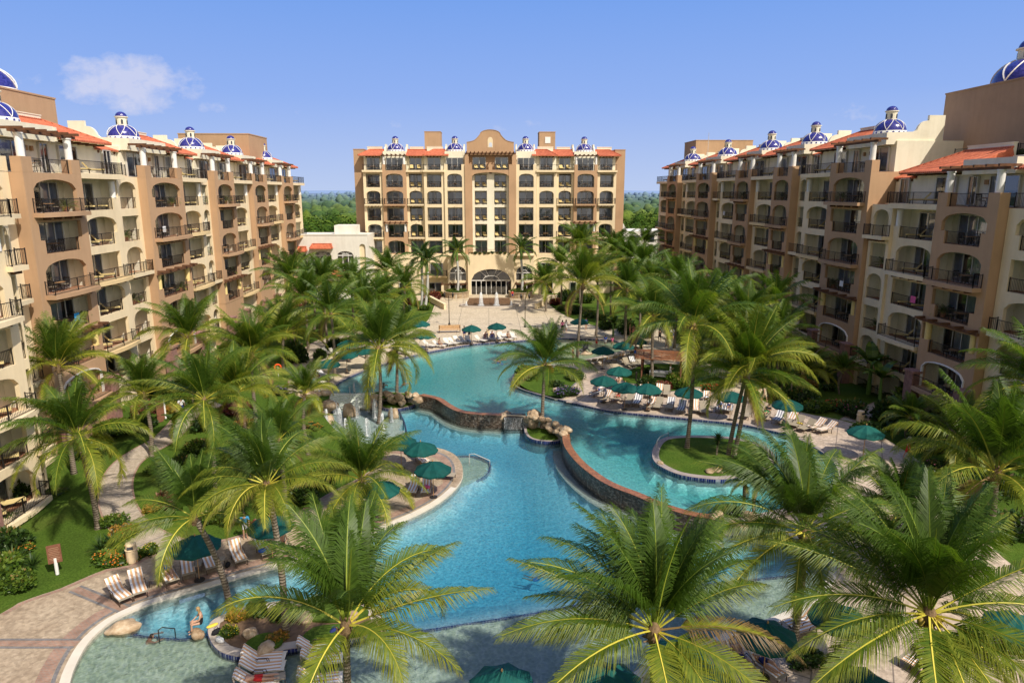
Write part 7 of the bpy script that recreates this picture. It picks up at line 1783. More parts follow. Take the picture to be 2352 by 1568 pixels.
on('G0', 'left one of two white-shirted readers with blue shorts', False, [('shirt', 'white'), ('trunks', 'blue')], 'fair hair')
on('G1', 'right one of two white-shirted readers with blue shorts', False, [('shirt', 'white'), ('trunks', 'navy')])
on('G3', 'person in dark clothes on the shaded lounger beside the right umbrella', False, [('shirt', 'black'), ('trunks', 'green')])
on('B0', 'bather lying behind the cluster umbrellas', True, [('bikini', 'white')])
on('B5', 'sunbather in lime top lying face down behind the island palm', True, [('bikini', 'yellow')], kind='prone', skin='tan skin')
on('B6', 'tanned sunbather in pale shorts lying face down on the back row', False, [('trunks', 'white')], kind='prone', skin='tan skin')
on('F2', 'tanned man sitting in the shade of the middle cluster umbrella', False, [('trunks', 'red')], skin='tan skin', kind='sit', dz=.36)
on('F5', 'bather in white wrap leaning on the sixth front row lounger', True, [('dress', 'white')], kind='sit', dz=.36)
on('P4', 'woman in black bikini sitting on the fifth plaza bank lounger', True, [('bikini', 'black')], skin='tan skin', kind='sit', dz=.36)
on('P11', 'sunbather reclining on the striped plaza bank lounger', True, [('bikini', 'red')], skin='tan skin')
on('P12', 'bather with blue shorts reclining on the grey striped plaza lounger', False, [('trunks', 'blue')])
on('P15', 'man sitting forward on the plaza bank lounger near the islet palm', False, [('trunks', 'black')], skin='tan skin', kind='sit', dz=.36)
on('R1', 'person in lavender shirt lying on the lower right lounger', False, [('shirt', 'white'), ('trunks', 'navy')])
on('R0', 'bather in navy reclining on the lower right lounger', False, [('trunks', 'navy')])
on('L3', 'woman in red top on the left bank lounger', True, [('bikini', 'red')], skin='tan skin', kind='sit', dz=.36)
for xy, deg, lab, fem, w, kind, hair, skin in (
 (Z10(575, 570), 20, 'boy in dark red shorts standing at far edge of wading pool', False, [('trunks', 'red')], 'stand', 'dark hair', 'tan skin'),
 (Z10(698, 550), -10, 'child in blue shirt and white shorts wading', False, [('shirt', 'blue'), ('trunks', 'white')], 'stand', 'dark hair', 'tan skin'),
 (Z10(792, 565), 10, 'girl in pink shirt wading beside the umbrella', True, [('shirt', 'pink')], 'walk', 'dark hair', 'tan skin'),
 (Z10(250, 755), 60, 'person in white hat and dark swimsuit at near edge of wading pool', True, [('suit', 'black')], 'stand', 'fair hair', 'tan skin'),
 (Z10(318, 760), -60, 'child in red swimsuit beside wading pool palm', True, [('dress', 'red')], 'stand', 'dark hair', 'skin'),
 (Z10(300, 640), 100, 'child with red and white float in wading pool', False, [('shirt', 'red')], 'stand', 'dark hair', 'skin'),
 (Z10(105, 365), 180, 'person in violet shirt walking on the plaza', True, [('shirt', 'pink'), ('trunks', 'black')], 'walk', 'dark hair', 'skin'),
 (Z10(155, 360), 170, 'person in white walking on the plaza beside the violet shirt', True, [('dress', 'white')], 'walk', 'dark hair', 'skin'),
 (Z10(430, 330), 30, 'person in blue shirt near the banana plant', False, [('shirt', 'blue')], 'talk', 'dark hair', 'skin'),
 (Z10(1445, 500), 185, 'woman in black dress walking down the right garden walk', True, [('dress', 'black')], 'walk', 'dark hair', 'skin'),
 (Z10(1615, 480), 185, 'man in white shirt with dark rucksack on the right garden walk', False, [('shirt', 'white'), ('trunks', 'navy')], 'walk', 'dark hair', 'skin'),
 (Z10(1540, 605), 10, 'person in pale clothes on the walk behind the palm hut', True, [('dress', 'straw')], 'walk', 'fair hair', 'skin'),
 (Z10(1110, 730), 0, 'man in blue and white shorts standing in the crowd by the wading pool', False, [('trunks', 'blue')], 'talk', 'dark hair', 'tan skin'),
 (Z10(1185, 680), 40, 'person in black standing in the crowd by the wading pool', False, [('shirt', 'black'), ('trunks', 'black')], 'stand', 'dark hair', 'skin'),
 (Z10(1080, 430), 0, 'shirtless man in the sunny group behind the far umbrellas', False, [('trunks', 'coral')], 'talk', 'dark hair', 'tan skin'),
 (Z10(1035, 430), 90, 'woman in coral in the sunny group behind the far umbrellas', True, [('suit', 'coral')], 'stand', 'fair hair', 'skin'),
 (Z11(755, 575), 205, 'man in cream striped shirt and navy shorts strolling on the right bank', False, [('shirt', 'straw'), ('trunks', 'navy')], 'walk', 'dark hair', 'skin'),
 (Z11(830, 555), 205, 'woman in beige dress strolling on the right bank', True, [('dress', 'straw')], 'walk', 'dark hair', 'skin'),
 (Z11(690, 580), 205, 'person in coral top walking behind the drooping frond', True, [('dress', 'coral')], 'walk', 'fair hair', 'skin'),
 (((800 + 1322 / 2.613) * .8167, (820 + 345 / 2.613) * .8167), 0, 'left one of two bathers standing under the plaza umbrella', False, [('trunks', 'navy')], 'stand', 'dark hair', 'tan skin'),
 (((800 + 1358 / 2.613) * .8167, (820 + 350 / 2.613) * .8167), 20, 'right one of two bathers standing under the plaza umbrella', True, [('dress', 'black')], 'talk', 'dark hair', 'tan skin'),
 ((1177, 688), 20, 'person in red shirt by the right entrance planter', False, [('shirt', 'red'), ('trunks', 'navy')], 'stand', 'dark hair', 'skin'),
 ((419, 955), 200, 'person in pale blue shirt walking in the left garden', False, [('shirt', 'white'), ('trunks', 'navy')], 'walk', 'dark hair', 'skin'),
 ((2083, 1055), 30, 'person in red clothes and pale hat in the right garden', True, [('dress', 'red')], 'walk', 'fair hair', 'skin'),
 (Z9(325, 1020), 30, 'person in navy shirt standing behind the boulder cascade', False, [('shirt', 'navy'), ('trunks', 'black')], 'talk', 'dark hair', 'skin'),
 (Z9(392, 1010), -10, 'person in bright blue shirt standing behind the boulder cascade', False, [('shirt', 'sky'), ('trunks', 'black')], 'stand', 'dark hair', 'skin'),
 (Z0(1750, 545), 20, 'person in blue bending behind the back umbrella of the lower left deck', False, [('shirt', 'sky'), ('trunks', 'white')], 'talk', 'dark hair', 'skin'),
 (Z19(650, 1200), 200, 'person in white shirt by the lower right palm trunk', False, [('shirt', 'white'), ('trunks', 'blue')], 'stand', 'dark hair', 'skin')):
    wz = None
    q = GH(*xy)
    if pip(q.x, q.y, UPP): wz = UP_W - .14
    stand(xy, deg, lab, fem, w, kind, hair, skin, 'hat' in lab, .8 if ('child' in lab or 'boy' in lab or 'girl' in lab) else 1.0, wz)
for xy, up_, deg, lab, fem in ((Z8(1600, 500), 1, 90, 'swimmer standing in the far pool before the islet palm', False), (Z8(1570, 510), 1, -80, 'swimmer with blue float in the far pool', True), (Z8(878, 680), 1, 60, 'swimmer near the rocks by the splash pool', False), (Z8(730, 690), 1, 20, 'bather leaning on the rocks above the splash pool', False), (Z0(1073, 1245), 0, 120, 'head of a swimmer near the left rock in the near pool', False), ((1250, 1302), 0, 70, 'snorkelling swimmer near the tips of the centre palm', False)):
    p = G(*xy, UP_W if up_ else LOW_W); person(p + Vector((0, 0, .02 if 'head' not in lab and 'snork' not in lab else -.10 if 'head' in lab else -.42)), R(deg), 'swim', lab, fem, [('trunks', 'blue')], 'dark hair', 'tan skin')
# the man at the balcony rail on the near right bay
pp = GY(2198, 868, 57.5); person(Vector((39.6, 56.4, RW.zf(1) + .13)), R(-60), 'stand', 'grey haired man in checked shirt at a near right balcony rail', False, [('shirt', 'sky'), ('trunks', 'navy')], 'fair hair')

# ------------------------------------------------------------------ boulders
def rock_mesh(seed, sub=3):
    bm = bmesh.new(); bmesh.ops.create_icosphere(bm, subdivisions=sub, radius=1)
    for v in bm.verts:
        n = mnoise.noise(v.co * .9 + Vector((seed * 7.3, 0, 0))) * .35 + mnoise.noise(v.co * 2.2 + Vector((0, seed * 3.1, 0))) * .12
        v.co *= 1 + n
        v.co.z *= .78
    me = bpy.data.meshes.new('boulder'); bm.to_mesh(me); bm.free(); me.materials.append(MATS['boulder']); me.polygons.foreach_set('use_smooth', [True] * len(me.polygons)); return me
ROCKS = [rock_mesh(i) for i in range(7)]
def rock(p, r, label, group=None, sq=(1, 1, 1)):
    i = int(abs(p.x * 13 + p.y * 7)) ; o = link('boulder', ROCKS[i % 7], None, p, (0, 0, p.x * 5 + p.y), (r * sq[0], r * sq[1], r * sq[2])); tag(o, label, 'boulder', group)
for a, b, r, z, lab, sq in ((282, 1440, .72, LOW - .05, 'large smooth pale boulder at the left pool edge', (1.35, .8, .8)), (453, 1455, .42, LOW, 'boulder under the seated woman', (1, .9, 1)), (866, 1441, .62, LOW, 'smooth pale boulder at the right tip of the planted island', (1.4, .8, .8)), (608, 1493, .6, LOW, 'rounded boulder against the front curb of the planted island', (1, .9, .9)),
   (577, 1455, .4, LOW + .2, 'tan boulder among the island bushes', (1, 1, 1.2)), (700, 1418, .5, LOW + .2, 'tan boulder behind the island palm', (1, 1, 1)), (800, 1420, .55, LOW + .2, 'pinkish boulder at the right end of the planted island', (1, 1, 1)),
   (757, 968, .75, LOW - .1, 'upright boulder at left in the splash pool', (.8, .8, 1.6)), (804, 950, .95, LOW - .1, 'tallest upright boulder in the splash pool', (.9, .9, 1.9)), (905, 955, .75, LOW - .1, 'upright boulder at right in the splash pool', (.8, .8, 1.7)), (803, 1010, .75, LOW - .1, 'golden upright boulder nearest in the splash pool', (.8, .8, 1.6)),
   (1665, 1180, .9, LOW + .4, 'big round boulder at the right end of the long weir', (1, 1, .9)), (1640, 1190, .7, LOW + .1, 'wet boulder below the right end of the long weir', (1, 1, 1)), (1690, 1186, .6, LOW + .5, 'smaller boulder behind the right end of the long weir', (1, 1, 1)), (1652, 1172, .5, LOW + .7, 'top boulder at the right end of the long weir', (1, 1, 1)),
   (1288, 905, .55, 0, 'pale boulder at the purple flower bush', (1.3, .8, .8)), (1276, 897, .45, .1, 'upright pale boulder behind the purple flowers', (.8, .8, 1.2)), (1517, 1063, .3, .1, 'small cream stone on the left curb of the round lawn island', (1.2, .8, .6)), (1645, 1080, .5, .1, 'pinkish rock among plants on the round lawn island', (1.2, 1, .7)), (1630, 1083, .4, .1, 'small pinkish rock on the round lawn island', (1, 1, .7)),
   (1052, 748, .5, 0, 'flat tan rock behind the plaza loungers', (1.5, .9, .6)), (1255, 838, .6, -.1, 'low rock at the wading pool mouth', (1.3, 1, .6)), (1345, 812, .8, -.2, 'rock base under the dark seal statue', (1.2, 1, .8)), (2313, 1372, .5, LOW, 'grey boulder on the right terrace edge', (1, 1, .9))):
    rock(G(a, b, z + r * .1), r * .8, lab, None, sq)
rr = random.Random(8)
def pile(spots, n, r0, r1, what, group, z0=0.0):
    pts = catmull(pxs([(a, b) for a, b in spots], z0), 6, False)
    for k in range(n):
        q = pts[int((k + .5) / n * (len(pts) - 1))]; p = Vector((q.x + rr.uniform(-.35, .35), q.y + rr.uniform(-.4, .3), z0 + rr.uniform(-.6, .25))); rock(p, rr.uniform(r0, r1), 'tan boulder, %s from left in the %s' % (ORD[k], what), group, (1, rr.uniform(.8, 1.1), rr.uniform(.8, 1.1)))
pile([(866, 903), (900, 908), (930, 909), (966, 911)], 22, .33, .52, 'rock bank left of the short weir', 'rocks left of the short weir')
pile([(853, 905), (852, 918), (853, 936)], 8, .35, .5, 'right flank of the wet steps', 'rocks right of the wet steps', -.3)
pile([(1212, 955), (1235, 962), (1262, 970), (1288, 985), (1303, 1000)], 23, .28, .42, 'rock rim round the islet palm', 'rocks round the islet palm')
pile([(690, 905), (715, 905), (740, 906), (757, 908)], 16, .45, .75, 'cascade left of the wet steps', 'cascade rocks', -.1)
pile([(725, 925), (740, 932), (757, 938)], 8, .45, .7, 'foot of the cascade by the splash pool', 'rocks at the foot of the cascade', -.6)
pile([(1640, 1188), (1662, 1190), (1690, 1192), (1715, 1196)], 10, .35, .55, 'heap at the right end of the long weir', 'rocks at the right end of the long weir', -.2)
pile([(1158, 950), (1160, 958)], 3, .4, .55, 'left post of the waterfall', 'rocks at the waterfall', -.2)
# upright ochre slab by the islet palm
tag(link('boulder', ROCKS[2], None, G(1228, 962, -.1), (0, 0, .4), (.6, .4, 1.15)), 'upright orange-brown slab rock left of the islet palm', 'boulder')

# ------------------------------------------------------------------ street furniture and other single things
def lamp_post():
    r = thing('street_lamp', (0, 0, 0), 0, None, 'lamp post'); m = MB()
    m.lathe([(.18, 0), (.18, .25), (.10, .4), (.08, .6), (.055, 1.0), (.05, 4.2), (.07, 4.25), (.03, 4.5)], n=10); m.build('post', 'dark metal', r)
    for s in (-1, 1):
        m = MB(); m.tube([(0, 0, 3.9), (s * .3, 0, 3.85), (s * .55, 0, 3.95), (s * .6, 0, 4.25)], .03, 6); a = m.build('arm', 'dark metal', r)
        m = MB(); m.lathe([(.09, 4.25), (.17, 4.7), (.19, 4.72), (.03, 4.98), (.02, 5.05), (0, 5.06)], (s * .6, 0, 0), 6)
        for k in range(6): q = math.pi * k / 3; m.bar((s * .6 + .09 * math.cos(q), .09 * math.sin(q), 4.25), (s * .6 + .17 * math.cos(q), .17 * math.sin(q), 4.7), .02)
        m.build('lantern', 'dark metal', r); m = MB(); m.lathe([(.075, 4.27), (.15, 4.68)], (s * .6, 0, 0), 6); m.build('lamp_glass', 'curtain', r)
    return r
PLAMP = Proto(lamp_post)
for a, b, w in ((1032, 748, 'left twin-lantern lamp post behind the plaza bench'), (1206, 752, 'right twin-lantern lamp post at the plaza edge')): p = GH(a, b); PLAMP.put((p.x, p.y, p.z + .02), .1, 'black ' + w, 'twin lantern lamp posts')
def bench():
    p = GH(1033, 764); r = thing('park_bench', (p.x, p.y, p.z + .02), R(4), 'wooden slatted bench on the plaza in front of the left lamp post', 'bench'); m = MB()
    for k in range(4): m.box(-1.55, 1.55, -.3 + k * .15, -.18 + k * .15, .42, .46)
    m.build('seat', 'bench wood', r); m = MB()
    for k in range(5): m.box(-1.55, 1.55, .30, .34, .5 + k * .11, .59 + k * .11)
    m.build('backrest', 'bench wood', r)
    for s in (-1, 1):
        for y in (-.26, .32): m = MB(); m.box(s * 1.45 - .05, s * 1.45 + .05, y - .05, y + .05, 0, .45 if y < 0 else 1.0); m.build('leg', 'bronze frame', r)
bench()
# fountain
fb = thing('fountain', (.1, 117.6, 0), 0, 'stepped stone fountain with white jets before the hotel entrance', 'fountain'); m = MB()
m.lathe([(5.2, 0), (5.2, .35), (4.85, .35), (4.85, .1), (0, .1)], (0, 0, 0), 40, 0, 1, .42); m.build('basin', 'curbstone', fb, True)
m = MB(); m.lathe([(4.85, .27), (0, .27)], (0, 0, 0), 40, 0, 1, .42); m.build('water', 'weir', fb)
m = MB()
for k in range(3): m.box(-3.9 + .15 * k, 3.9 - .15 * k, .7 + .4 * k, 2.4, .1, .5 + .32 * k)
m.build('cascade_wall', 'fountain stone', fb)
for x, h, w in ((-1.45, 2.5, .42), (1.25, 2.5, .42), (-4.0, 1.0, .2), (3.8, 1.0, .2)):
    m = MB(); m.lathe([(w * 1.5, .25), (w * .95, .5), (w * .75, h * .6), (w * .6, h * .9), (w * .25, h), (0, h * 1.02)], (x, -.5, 0), 10); m.build('water_jet', 'spray', fb, True)
def planter(bpx, w):
    b = GH(*bpx); r = thing('round_planter', (b.x, b.y, b.z), 0, 'round stone planter with hedge and royal palm, %s of the fountain' % w, 'planter', 'entrance planters'); m = MB()
    m.lathe([(2.3, 0), (2.3, 1.1), (2.42, 1.1), (2.42, 1.22), (2.0, 1.22), (2.0, 1.05), (0, 1.05)], n=32); m.build('planter_wall', 'stonewall', r)
    for k in range(9): a = 2 * math.pi * k / 9; h = link('hedge', SHM['hedge'], r, (1.55 * math.cos(a), 1.55 * math.sin(a), .95), (0, 0, a), (.75, .75, .75))
planter((1049, 683), 'left'); planter((1197, 683), 'right')
m = MB(); m.box(-14, 14, 0, 6, -.1, .10); m.box(-9, 9, -.6, 0, -.1, .05); o = m.build('entrance steps', 'plaza', None, False, (0, 124.3, 0)); o['kind'] = 'structure'
for sg, w in ((-1, 'left'), (1, 'right')):
    m = MB(); m.box(-.2, .2, -5, 5, 0, .9); m.box(-.26, .26, -5.05, 5.05, .9, 1.0); o = m.build('garden_wall', CREAM, None, False, (sg * 8.5 + (-.6 if sg < 0 else 1.2), 119, 0)); o.rotation_euler = (0, 0, sg * -.35); tag(o, 'low apricot wall on the %s of the plaza steps' % w, 'wall')
# flower trough above the entrance
m = MB(); m.box(-3.6, 3.6, -.2, .3, 0, .35); r = thing('flower_trough', (0, 131.2, 7.7), 0, 'long trough of pink and white flowers over the entrance', 'flower box'); m.build('trough', CREAM, r)
for k in range(9): link('flowers', SHM['pink' if k % 2 else 'red'], r, (-3.2 + k * .8, 0, .15), (0, 0, k), (.55, .5, .5))
# signs, bins, ring buoy
p = GH(132, 1318); r = thing('garden_sign', p, R(28), 'brown wooden notice board on a white post in the left lawn', 'sign'); m = MB(); m.tube([(0, 0, 0), (0, 0, 1.0)], .09, 8); m.build('post', 'white paint', r)
m = MB(); m.box(-.33, .33, -.06, .06, .72, 1.75); bd = m.build('board', 'sign wood', r); m = MB()
for k in range(8): w = (.22, .25, .2, .26, .24, .18, .25, .2)[k]; m.box(-w, w, -.068, -.062, 1.60 - k * .10, 1.618 - k * .10)
m.build('lettering', 'sign letters', bd)
p = GH(371, 968); r = thing('garden_sign', p, R(50), 'narrow maroon sign panel with white edge in the left garden', 'sign'); m = MB(); m.box(-.35, .35, -.05, .05, 0, 2.0); m.build('board', 'sign wood', r); m = MB(); m.box(.30, .42, -.12, -.051, .1, 1.95); m.build('edge', 'white paint', r)
def bin_():
    r = thing('litter_bin', (0, 0, 0), 0, None, 'bin'); m = MB(); m.lathe([(.27, 0), (.30, .05), (.30, .78), (.33, .80), (.33, .84), (.28, .86)], n=16); m.build('drum', 'bin', r); m = MB(); m.lathe([(.28, .86), (.28, 1.12), (.24, 1.18), (0, 1.2)], n=16); m.build('lid', 'bin', r)
    m = MB(); m.box(-.15, .15, -.30, -.24, .90, 1.06); m.build('opening', 'dark interior', r); return r
PB = Proto(bin_)
for a, b, w in ((305, 1290, 'cream litter bin in the flower bed by the winding path'), (1975, 973, 'cream litter bin by the right path and umbrella'), (1121, 770, 'small cream litter bin among the plaza loungers')): p = GH(a, b); PB.put((p.x, p.y, p.z), .3, w, 'litter bins', .8 if '1121' in str(a) else 1)
p = GH(640, 868); r = thing('life_ring_stand', p, R(10), 'orange ring buoy on a post left of the pool', 'life ring'); m = MB(); m.tube([(0, 0, 0), (0, 0, 1.5)], .04, 6); m.build('post', 'white paint', r); m = MB()
for k in range(20): pass
m.tube([(.32 * math.cos(2 * math.pi * k / 20), -.08, 1.2 + .32 * math.sin(2 * math.pi * k / 20)) for k in range(21)], .085, 8); M('ring orange', (.85, .10, .02), .5); m.build('ring', 'ring orange', r, True)
# lifeguard whites: bollard lights on the lawn
for a, b, w in ((1634, 858, 'black bollard light on the right lawn'), (1461, 875, 'black bollard light by the shaded loungers')):
    p = GH(a, b); m = MB(); m.lathe([(.09, 0), (.09, .75), (.11, .76), (.11, .95), (.05, 1.0), (0, 1.0)], n=10); tag(m.build('bollard_light', 'dark metal', None, False, p), w, 'bollard')
# palm-thatched massage hut
p = G(1518, 868, 0); r = thing('palm_hut', (p.x, p.y, 0), R(-16), 'brown slatted hut with a massage bed under its roof', 'hut')
for x in (-2.0, 2.0):
    for y in (-1.6, 1.6): m = MB(); m.tube([(x, y, 0), (x, y, 2.45)], .09, 8); m.build('post', 'sign wood', r)
m = MB()
for k in range(22): y = lerp(-2.2, 2.2, k / 21); z = 2.95 - abs(y) * .18; m.box(-2.7, 2.7, y - .10, y + .07, z - .04 + .02 * (k % 2), z + .02 * (k % 2))
for x in (-2.4, -1.2, 0, 1.2, 2.4): m.bar((x, -2.2, 2.50), (x, 0, 2.88), .1); m.bar((x, 0, 2.88), (x, 2.2, 2.5), .1)
m.build('roof', 'weirtop', r)
p2 = p + Vector((-.2, .1, 0)); r = thing('massage_bed', (p2.x, p2.y, .02), R(-16), 'white sheeted massage bed inside the brown hut', 'bed'); m = MB(); m.box(-1.0, 1.0, -.38, .38, .55, .72); m.poly([(-1.01, -.39, .72), (1.01, -.39, .72), (1.01, -.39, .25), (-1.01, -.39, .25)]); m.build('mattress', 'cloth white', r)
for x in (-.85, .85):
    for y in (-.3, .3): m = MB(); m.bar((x, y, 0), (x, y, .55), .06); m.build('leg', 'teak', r)
person(p2 + Vector((1.0, -.75, .02)), R(70), 'talk', 'masseuse in white clothes beside the massage bed', True, [('shirt', 'white'), ('trunks', 'white')], 'fair hair')
# sea lion statue in the wading pool
p = G(1345, 812, -.1); V = [(0, .45, .25), (0, .2, .35), (0, 0, .55), (0, -.10, .85), (0, -.05, 1.12), (0, -.12, 1.30), (0, -.34, 1.42), (0, .75, .12), (.1, 1.05, .12)]
r = thing('seal_statue', (p.x, p.y, .25), R(120), 'black seal statue with raised head in the wading pool', 'statue'); m = MB(); m.tube(V[:1] + V[1:6] + [V[6]], [.22, .30, .31, .26, .17, .15, .05], 12); m.tube([V[0], V[7], V[8]], [.22, .12, .03], 10); M('statue black', (.02, .02, .022), .35, .1, 3, spec=.5); m.build('body', 'statue black', r, True)
for s in (-1, 1): m = MB(); m.tube([(s * .22, 0, .5), (s * .45, -.12, .2), (s * .5, -.3, .02)], [.12, .08, .03], 8); m.build('flipper', 'statue black', r, True)
# handrails of the pools
def rail(a, b, h, label, z): 
    p, q = G(*a, z), G(*b, z); m = MB(); m.tube([p + Vector((0, 0, -.3)), p + Vector((0, 0, h)), p.lerp(q, .25) + Vector((0, 0, h + .05)), q + Vector((0, 0, h * .35)), q + Vector((0, 0, -.4))], .028, 6); tag(m.build('handrail', 'dark metal' if 'dark' in label else 'alu'), label, 'handrail', 'pool handrails')
rail((1078, 1062), (1125, 1064), .7, 'steel handrail on the rounded step beside the peninsula', LOW_W); rail((1508, 1032), (1535, 1000), .7, 'steel handrail by the left side of the round lawn island', UP_W); rail((366, 1468), (402, 1450), .5, 'dark steel handrail by the seated woman', LOW_W); rail((1030, 800), (1070, 792), .7, 'steel handrail on far left pool steps', UP_W)
# splash pool jets
sj = random.Random(3)
for k, (a, b, h) in enumerate(((737, 930, 1.6), (752, 975, 1.5), (782, 980, 1.8), (820, 958, 2.0), (845, 945, 1.4), (862, 960, 1.9), (795, 1003, 1.7), (880, 985, 1.5), (815, 925, 2.1), (900, 968, 1.4), (843, 1000, 1.6), (770, 950, 1.3))):
    p = G(a, b, LOW_W); m = MB(); m.lathe([(.2, .0), (.09, .15), (.07, h * .6), (.10, h * .85), (.04, h), (0, h)], n=7)
    for q in range(9): az = sj.uniform(0, 6.28); rr_ = sj.uniform(.08, .3); m.tube([(0, 0, h * .95), (rr_ * .5 * math.cos(az), rr_ * .5 * math.sin(az), h * .98), (rr_ * math.cos(az), rr_ * math.sin(az), h * .6), (rr_ * 1.2 * math.cos(az), rr_ * 1.2 * math.sin(az), 0)], .022, 3)
    tag(m.build('water_jet', 'spray', None, True, p), 'thin white water jet in the splash pool, %s' % ('leftmost' if k == 0 else ORD[k] + ' of the jets'), 'water jet', 'splash pool jets')
m = MB()
for k in range(14): x = sj.uniform(-.5, .5); w = sj.uniform(.02, .05); m.poly([(x - w, 0, 0), (x + w, 0, 0), (x + w * 1.3, -.35, -1.25), (x - w * 1.3, -.35, -1.25)])
p = G(728, 905, .1); tag(m.build('cascade_water', 'spray', None, False, (p.x, p.y - 1.2, .15)), 'white water trickling down the boulder cascade', 'waterfall')
# aerials on the roofs
for i, (a, b, y, h) in enumerate(((1627, 330, 125, 5.5), (1674, 326, 118, 4.0))):
    t = GY(a, b, y); m = MB(); m.tube([(0, 0, 0), (0, 0, h)], .04, 5); m.bar((-.25, 0, h * .7), (.25, 0, h * .7), .03); m.bar((-.18, 0, h * .82), (.18, 0, h * .82), .03); tag(m.build('aerial', 'alu', None, False, (t.x, t.y, 24.2)), ('taller thin aerial mast on far roof of right wing', 'shorter thin aerial mast on far roof of right wing')[i], 'aerial')
# ------------------------------------------------------------------ daylight
SUN_EL, AZX, AZY = R(49), .66, -.75         # towards the sun: behind the camera, to the right
sd = Vector((AZX * math.cos(SUN_EL), AZY * math.cos(SUN_EL), math.sin(SUN_EL)))
sl = bpy.data.lights.new('sun', 'SUN'); sl.energy = 5.0; sl.angle = R(.53); sl.color = (1.0, .925, .81)
so = bpy.data.objects.new('sun', sl); COL.objects.link(so); so.rotation_euler = sd.to_track_quat('Z', 'Y').to_euler(); so.location = (40, -60, 80)
W = bpy.data.worlds.new('World'); SC.world = W; W.use_nodes = True; nt = W.node_tree; nt.nodes.clear()
def N(t, **k):
    n = nt.nodes.new(t)
    for a, b in k.items(): setattr(n, a, b)
    return n
sky = N('ShaderNodeTexSky', sky_type='NISHITA'); sky.sun_disc = False; sky.sun_elevation = SUN_EL; sky.sun_rotation = math.atan2(AZX, AZY)
sky.air_density = 1.0; sky.dust_density = 1.2; sky.ozone_density = 2.5; sky.altitude = 20
tc = N('ShaderNodeTexCoord'); sp = N('ShaderNodeSeparateXYZ'); nt.links.new(tc.outputs['Generated'], sp.inputs[0])
def ma(op, a, b=0.0, c=0.0):
    n = N('ShaderNodeMath', operation=op)
    for i, v in enumerate((a, b, c)):
        if hasattr(v, 'links'): nt.links.new(v, n.inputs[i])
        else: n.inputs[i].default_value = v
    return n.outputs[0]
x, y, z = sp.outputs
yy = ma('MAXIMUM', y, .05); u = ma('DIVIDE', x, yy); v = ma('DIVIDE', z, yy)
def uv(px, py): d = ray(px, py); return d.x / d.y, d.z / d.y
cloud = None
for px, py, wx, wy, amt in ((295, 190, 185, 82, .95), (215, 160, 110, 40, .8), (370, 222, 90, 45, .55), (330, 232, 90, 26, .6), (510, 250, 75, 22, .35), (680, 262, 60, 22, .3), (915, 285, 70, 20, .25), (1170, 292, 90, 26, .22), (1970, 262, 80, 30, .25), (60, 190, 90, 60, .28)):
    cu, cv = uv(px, py); su, sv = abs(uv(px + wx, py)[0] - cu), abs(uv(px, py + wy)[1] - cv)
    e = ma('ADD', ma('POWER', ma('DIVIDE', ma('SUBTRACT', u, cu), su), 2), ma('POWER', ma('DIVIDE', ma('SUBTRACT', v, cv), sv), 2))
    k = ma('MULTIPLY', ma('MAXIMUM', ma('SUBTRACT', 1, e), 0), amt); cloud = k if cloud is None else ma('MAXIMUM', cloud, k)
cx = N('ShaderNodeCombineXYZ'); nt.links.new(u, cx.inputs[0]); nt.links.new(ma('MULTIPLY', v, 1.5), cx.inputs[1])
no = N('ShaderNodeTexNoise'); no.inputs['Scale'].default_value = 22; no.inputs['Detail'].default_value = 8; no.inputs['Roughness'].default_value = .62; nt.links.new(cx.outputs[0], no.inputs['Vector'])
cl_ = ma('SUBTRACT', ma('ADD', ma('MULTIPLY', cloud, 1.5), ma('MULTIPLY', no.outputs['Fac'], 2.9)), 1.85)
fac = ma('MULTIPLY', ma('MINIMUM', ma('MAXIMUM', ma('MULTIPLY', cl_, 1.15), 0), 1), ma('MINIMUM', ma('MULTIPLY', cloud, 5), .72))
fac = ma('MULTIPLY', fac, ma('GREATER_THAN', y, .06))
# blue gradient ahead of the camera; only a trace of Nishita remains behind
hs = N('ShaderNodeMix', data_type='RGBA', blend_type='MULTIPLY'); hs.inputs[0].default_value = 1; nt.links.new(sky.outputs[0], hs.inputs[6]); hs.inputs[7].default_value = (1.0, .97, 1.1, 1)
mx = N('ShaderNodeMix', data_type='RGBA'); nt.links.new(fac, mx.inputs[0]); el_ = N('ShaderNodeValToRGB'); nt.links.new(ma('MULTIPLY', ma('MAXIMUM', z, 0), 2.0), el_.inputs[0]); e_ = el_.color_ramp
e_.elements[0].position = 0; e_.elements[0].color = (.50, .61, .87, 1); e_.elements[1].position = 1; e_.elements[1].color = (.10, .25, .76, 1)
q_ = e_.elements.new(.25); q_.color = (.29, .45, .88, 1); q_ = e_.elements.new(.55); q_.color = (.165, .35, .84, 1)
gs = N('ShaderNodeMix', data_type='RGBA', blend_type='MULTIPLY'); gs.inputs[0].default_value = 1; nt.links.new(el_.outputs[0], gs.inputs[6]); gs.inputs[7].default_value = (1 / .15,) * 3 + (1,)
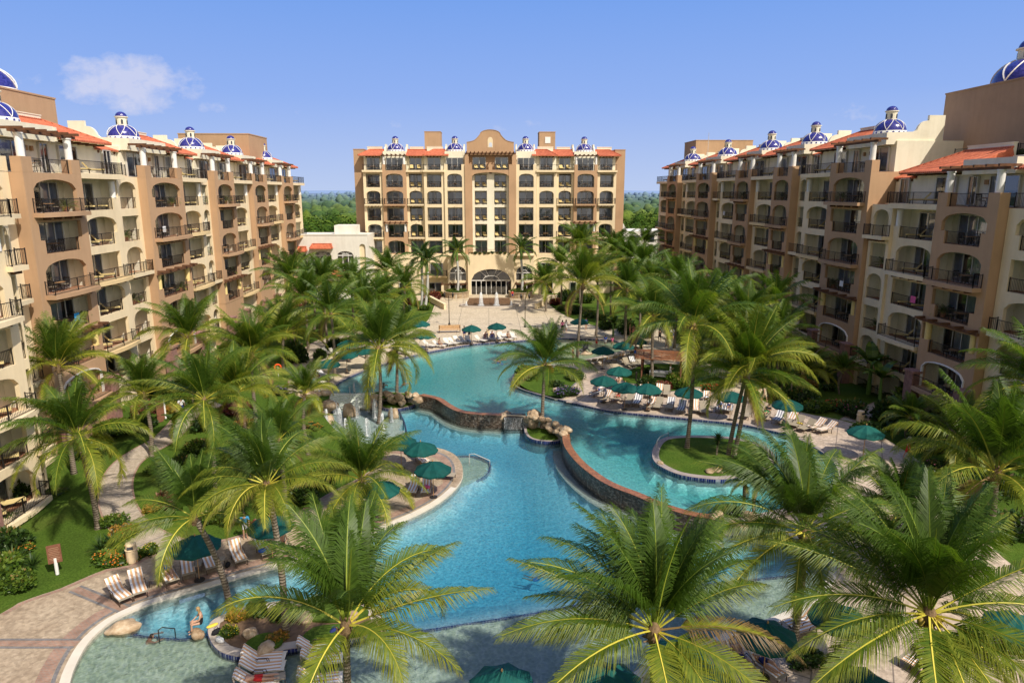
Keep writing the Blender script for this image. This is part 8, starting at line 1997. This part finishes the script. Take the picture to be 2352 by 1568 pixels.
gm = N('ShaderNodeMix', data_type='RGBA'); nt.links.new(gs.outputs[2], gm.inputs[7]); nt.links.new(ma('MULTIPLY', ma('MINIMUM', ma('MAXIMUM', ma('MULTIPLY', ma('ADD', y, .12), 3.0), 0), 1), 1.0), gm.inputs[0])
# warm fill light added to the unseen sky behind the camera, stronger rightward
sd_ = ma('ADD', ma('MULTIPLY', x, .66), ma('MULTIPLY', y, -.75)); fill_gain = ma('ADD', .62, ma('MULTIPLY', ma('MINIMUM', ma('MAXIMUM', ma('ADD', ma('MULTIPLY', x, .9), ma('MULTIPLY', y, -.35)), -.7), 1), .75))
fill_mix = N('ShaderNodeMix', data_type='RGBA'); fill_mix.inputs[0].default_value = .85; nt.links.new(hs.outputs[2], fill_mix.inputs[6]); fill_col = N('ShaderNodeMix', data_type='RGBA', blend_type='MULTIPLY'); fill_col.inputs[0].default_value = 1; fill_col.inputs[6].default_value = (.98 / .15, .90 / .15, .80 / .15, 1); nt.links.new(fill_gain, fill_col.inputs[7]); nt.links.new(fill_col.outputs[2], fill_mix.inputs[7])
nt.links.new(fill_mix.outputs[2], gm.inputs[6]); nt.links.new(gm.outputs[2], mx.inputs[6]); mx.inputs[7].default_value = (4.6, 4.7, 5.8, 1)
bg = N('ShaderNodeBackground'); bg.inputs['Strength'].default_value = .15; nt.links.new(mx.outputs[2], bg.inputs['Color'])
ow = N('ShaderNodeOutputWorld'); nt.links.new(bg.outputs[0], ow.inputs['Surface'])
SC.view_settings.view_transform = 'Standard'; SC.view_settings.look = 'None'; SC.view_settings.exposure = 0; SC.view_settings.gamma = 1
cy = SC.cycles; cy.use_denoising = True; cy.max_bounces = 6; cy.diffuse_bounces = 3; cy.glossy_bounces = 3; cy.transmission_bounces = 4; cy.transparent_max_bounces = 10; cy.volume_bounces = 0
cy.caustics_reflective = False; cy.caustics_refractive = False; cy.sample_clamp_indirect = 4
d_ = [k for k, n in LABELS.items() if n > 1]
if d_: print('DUPLICATE LABELS', d_[:40])
l_ = [k for k in LABELS if not 4 <= len(k.split()) <= 16]
if l_: print('LABEL LENGTH', l_[:20])
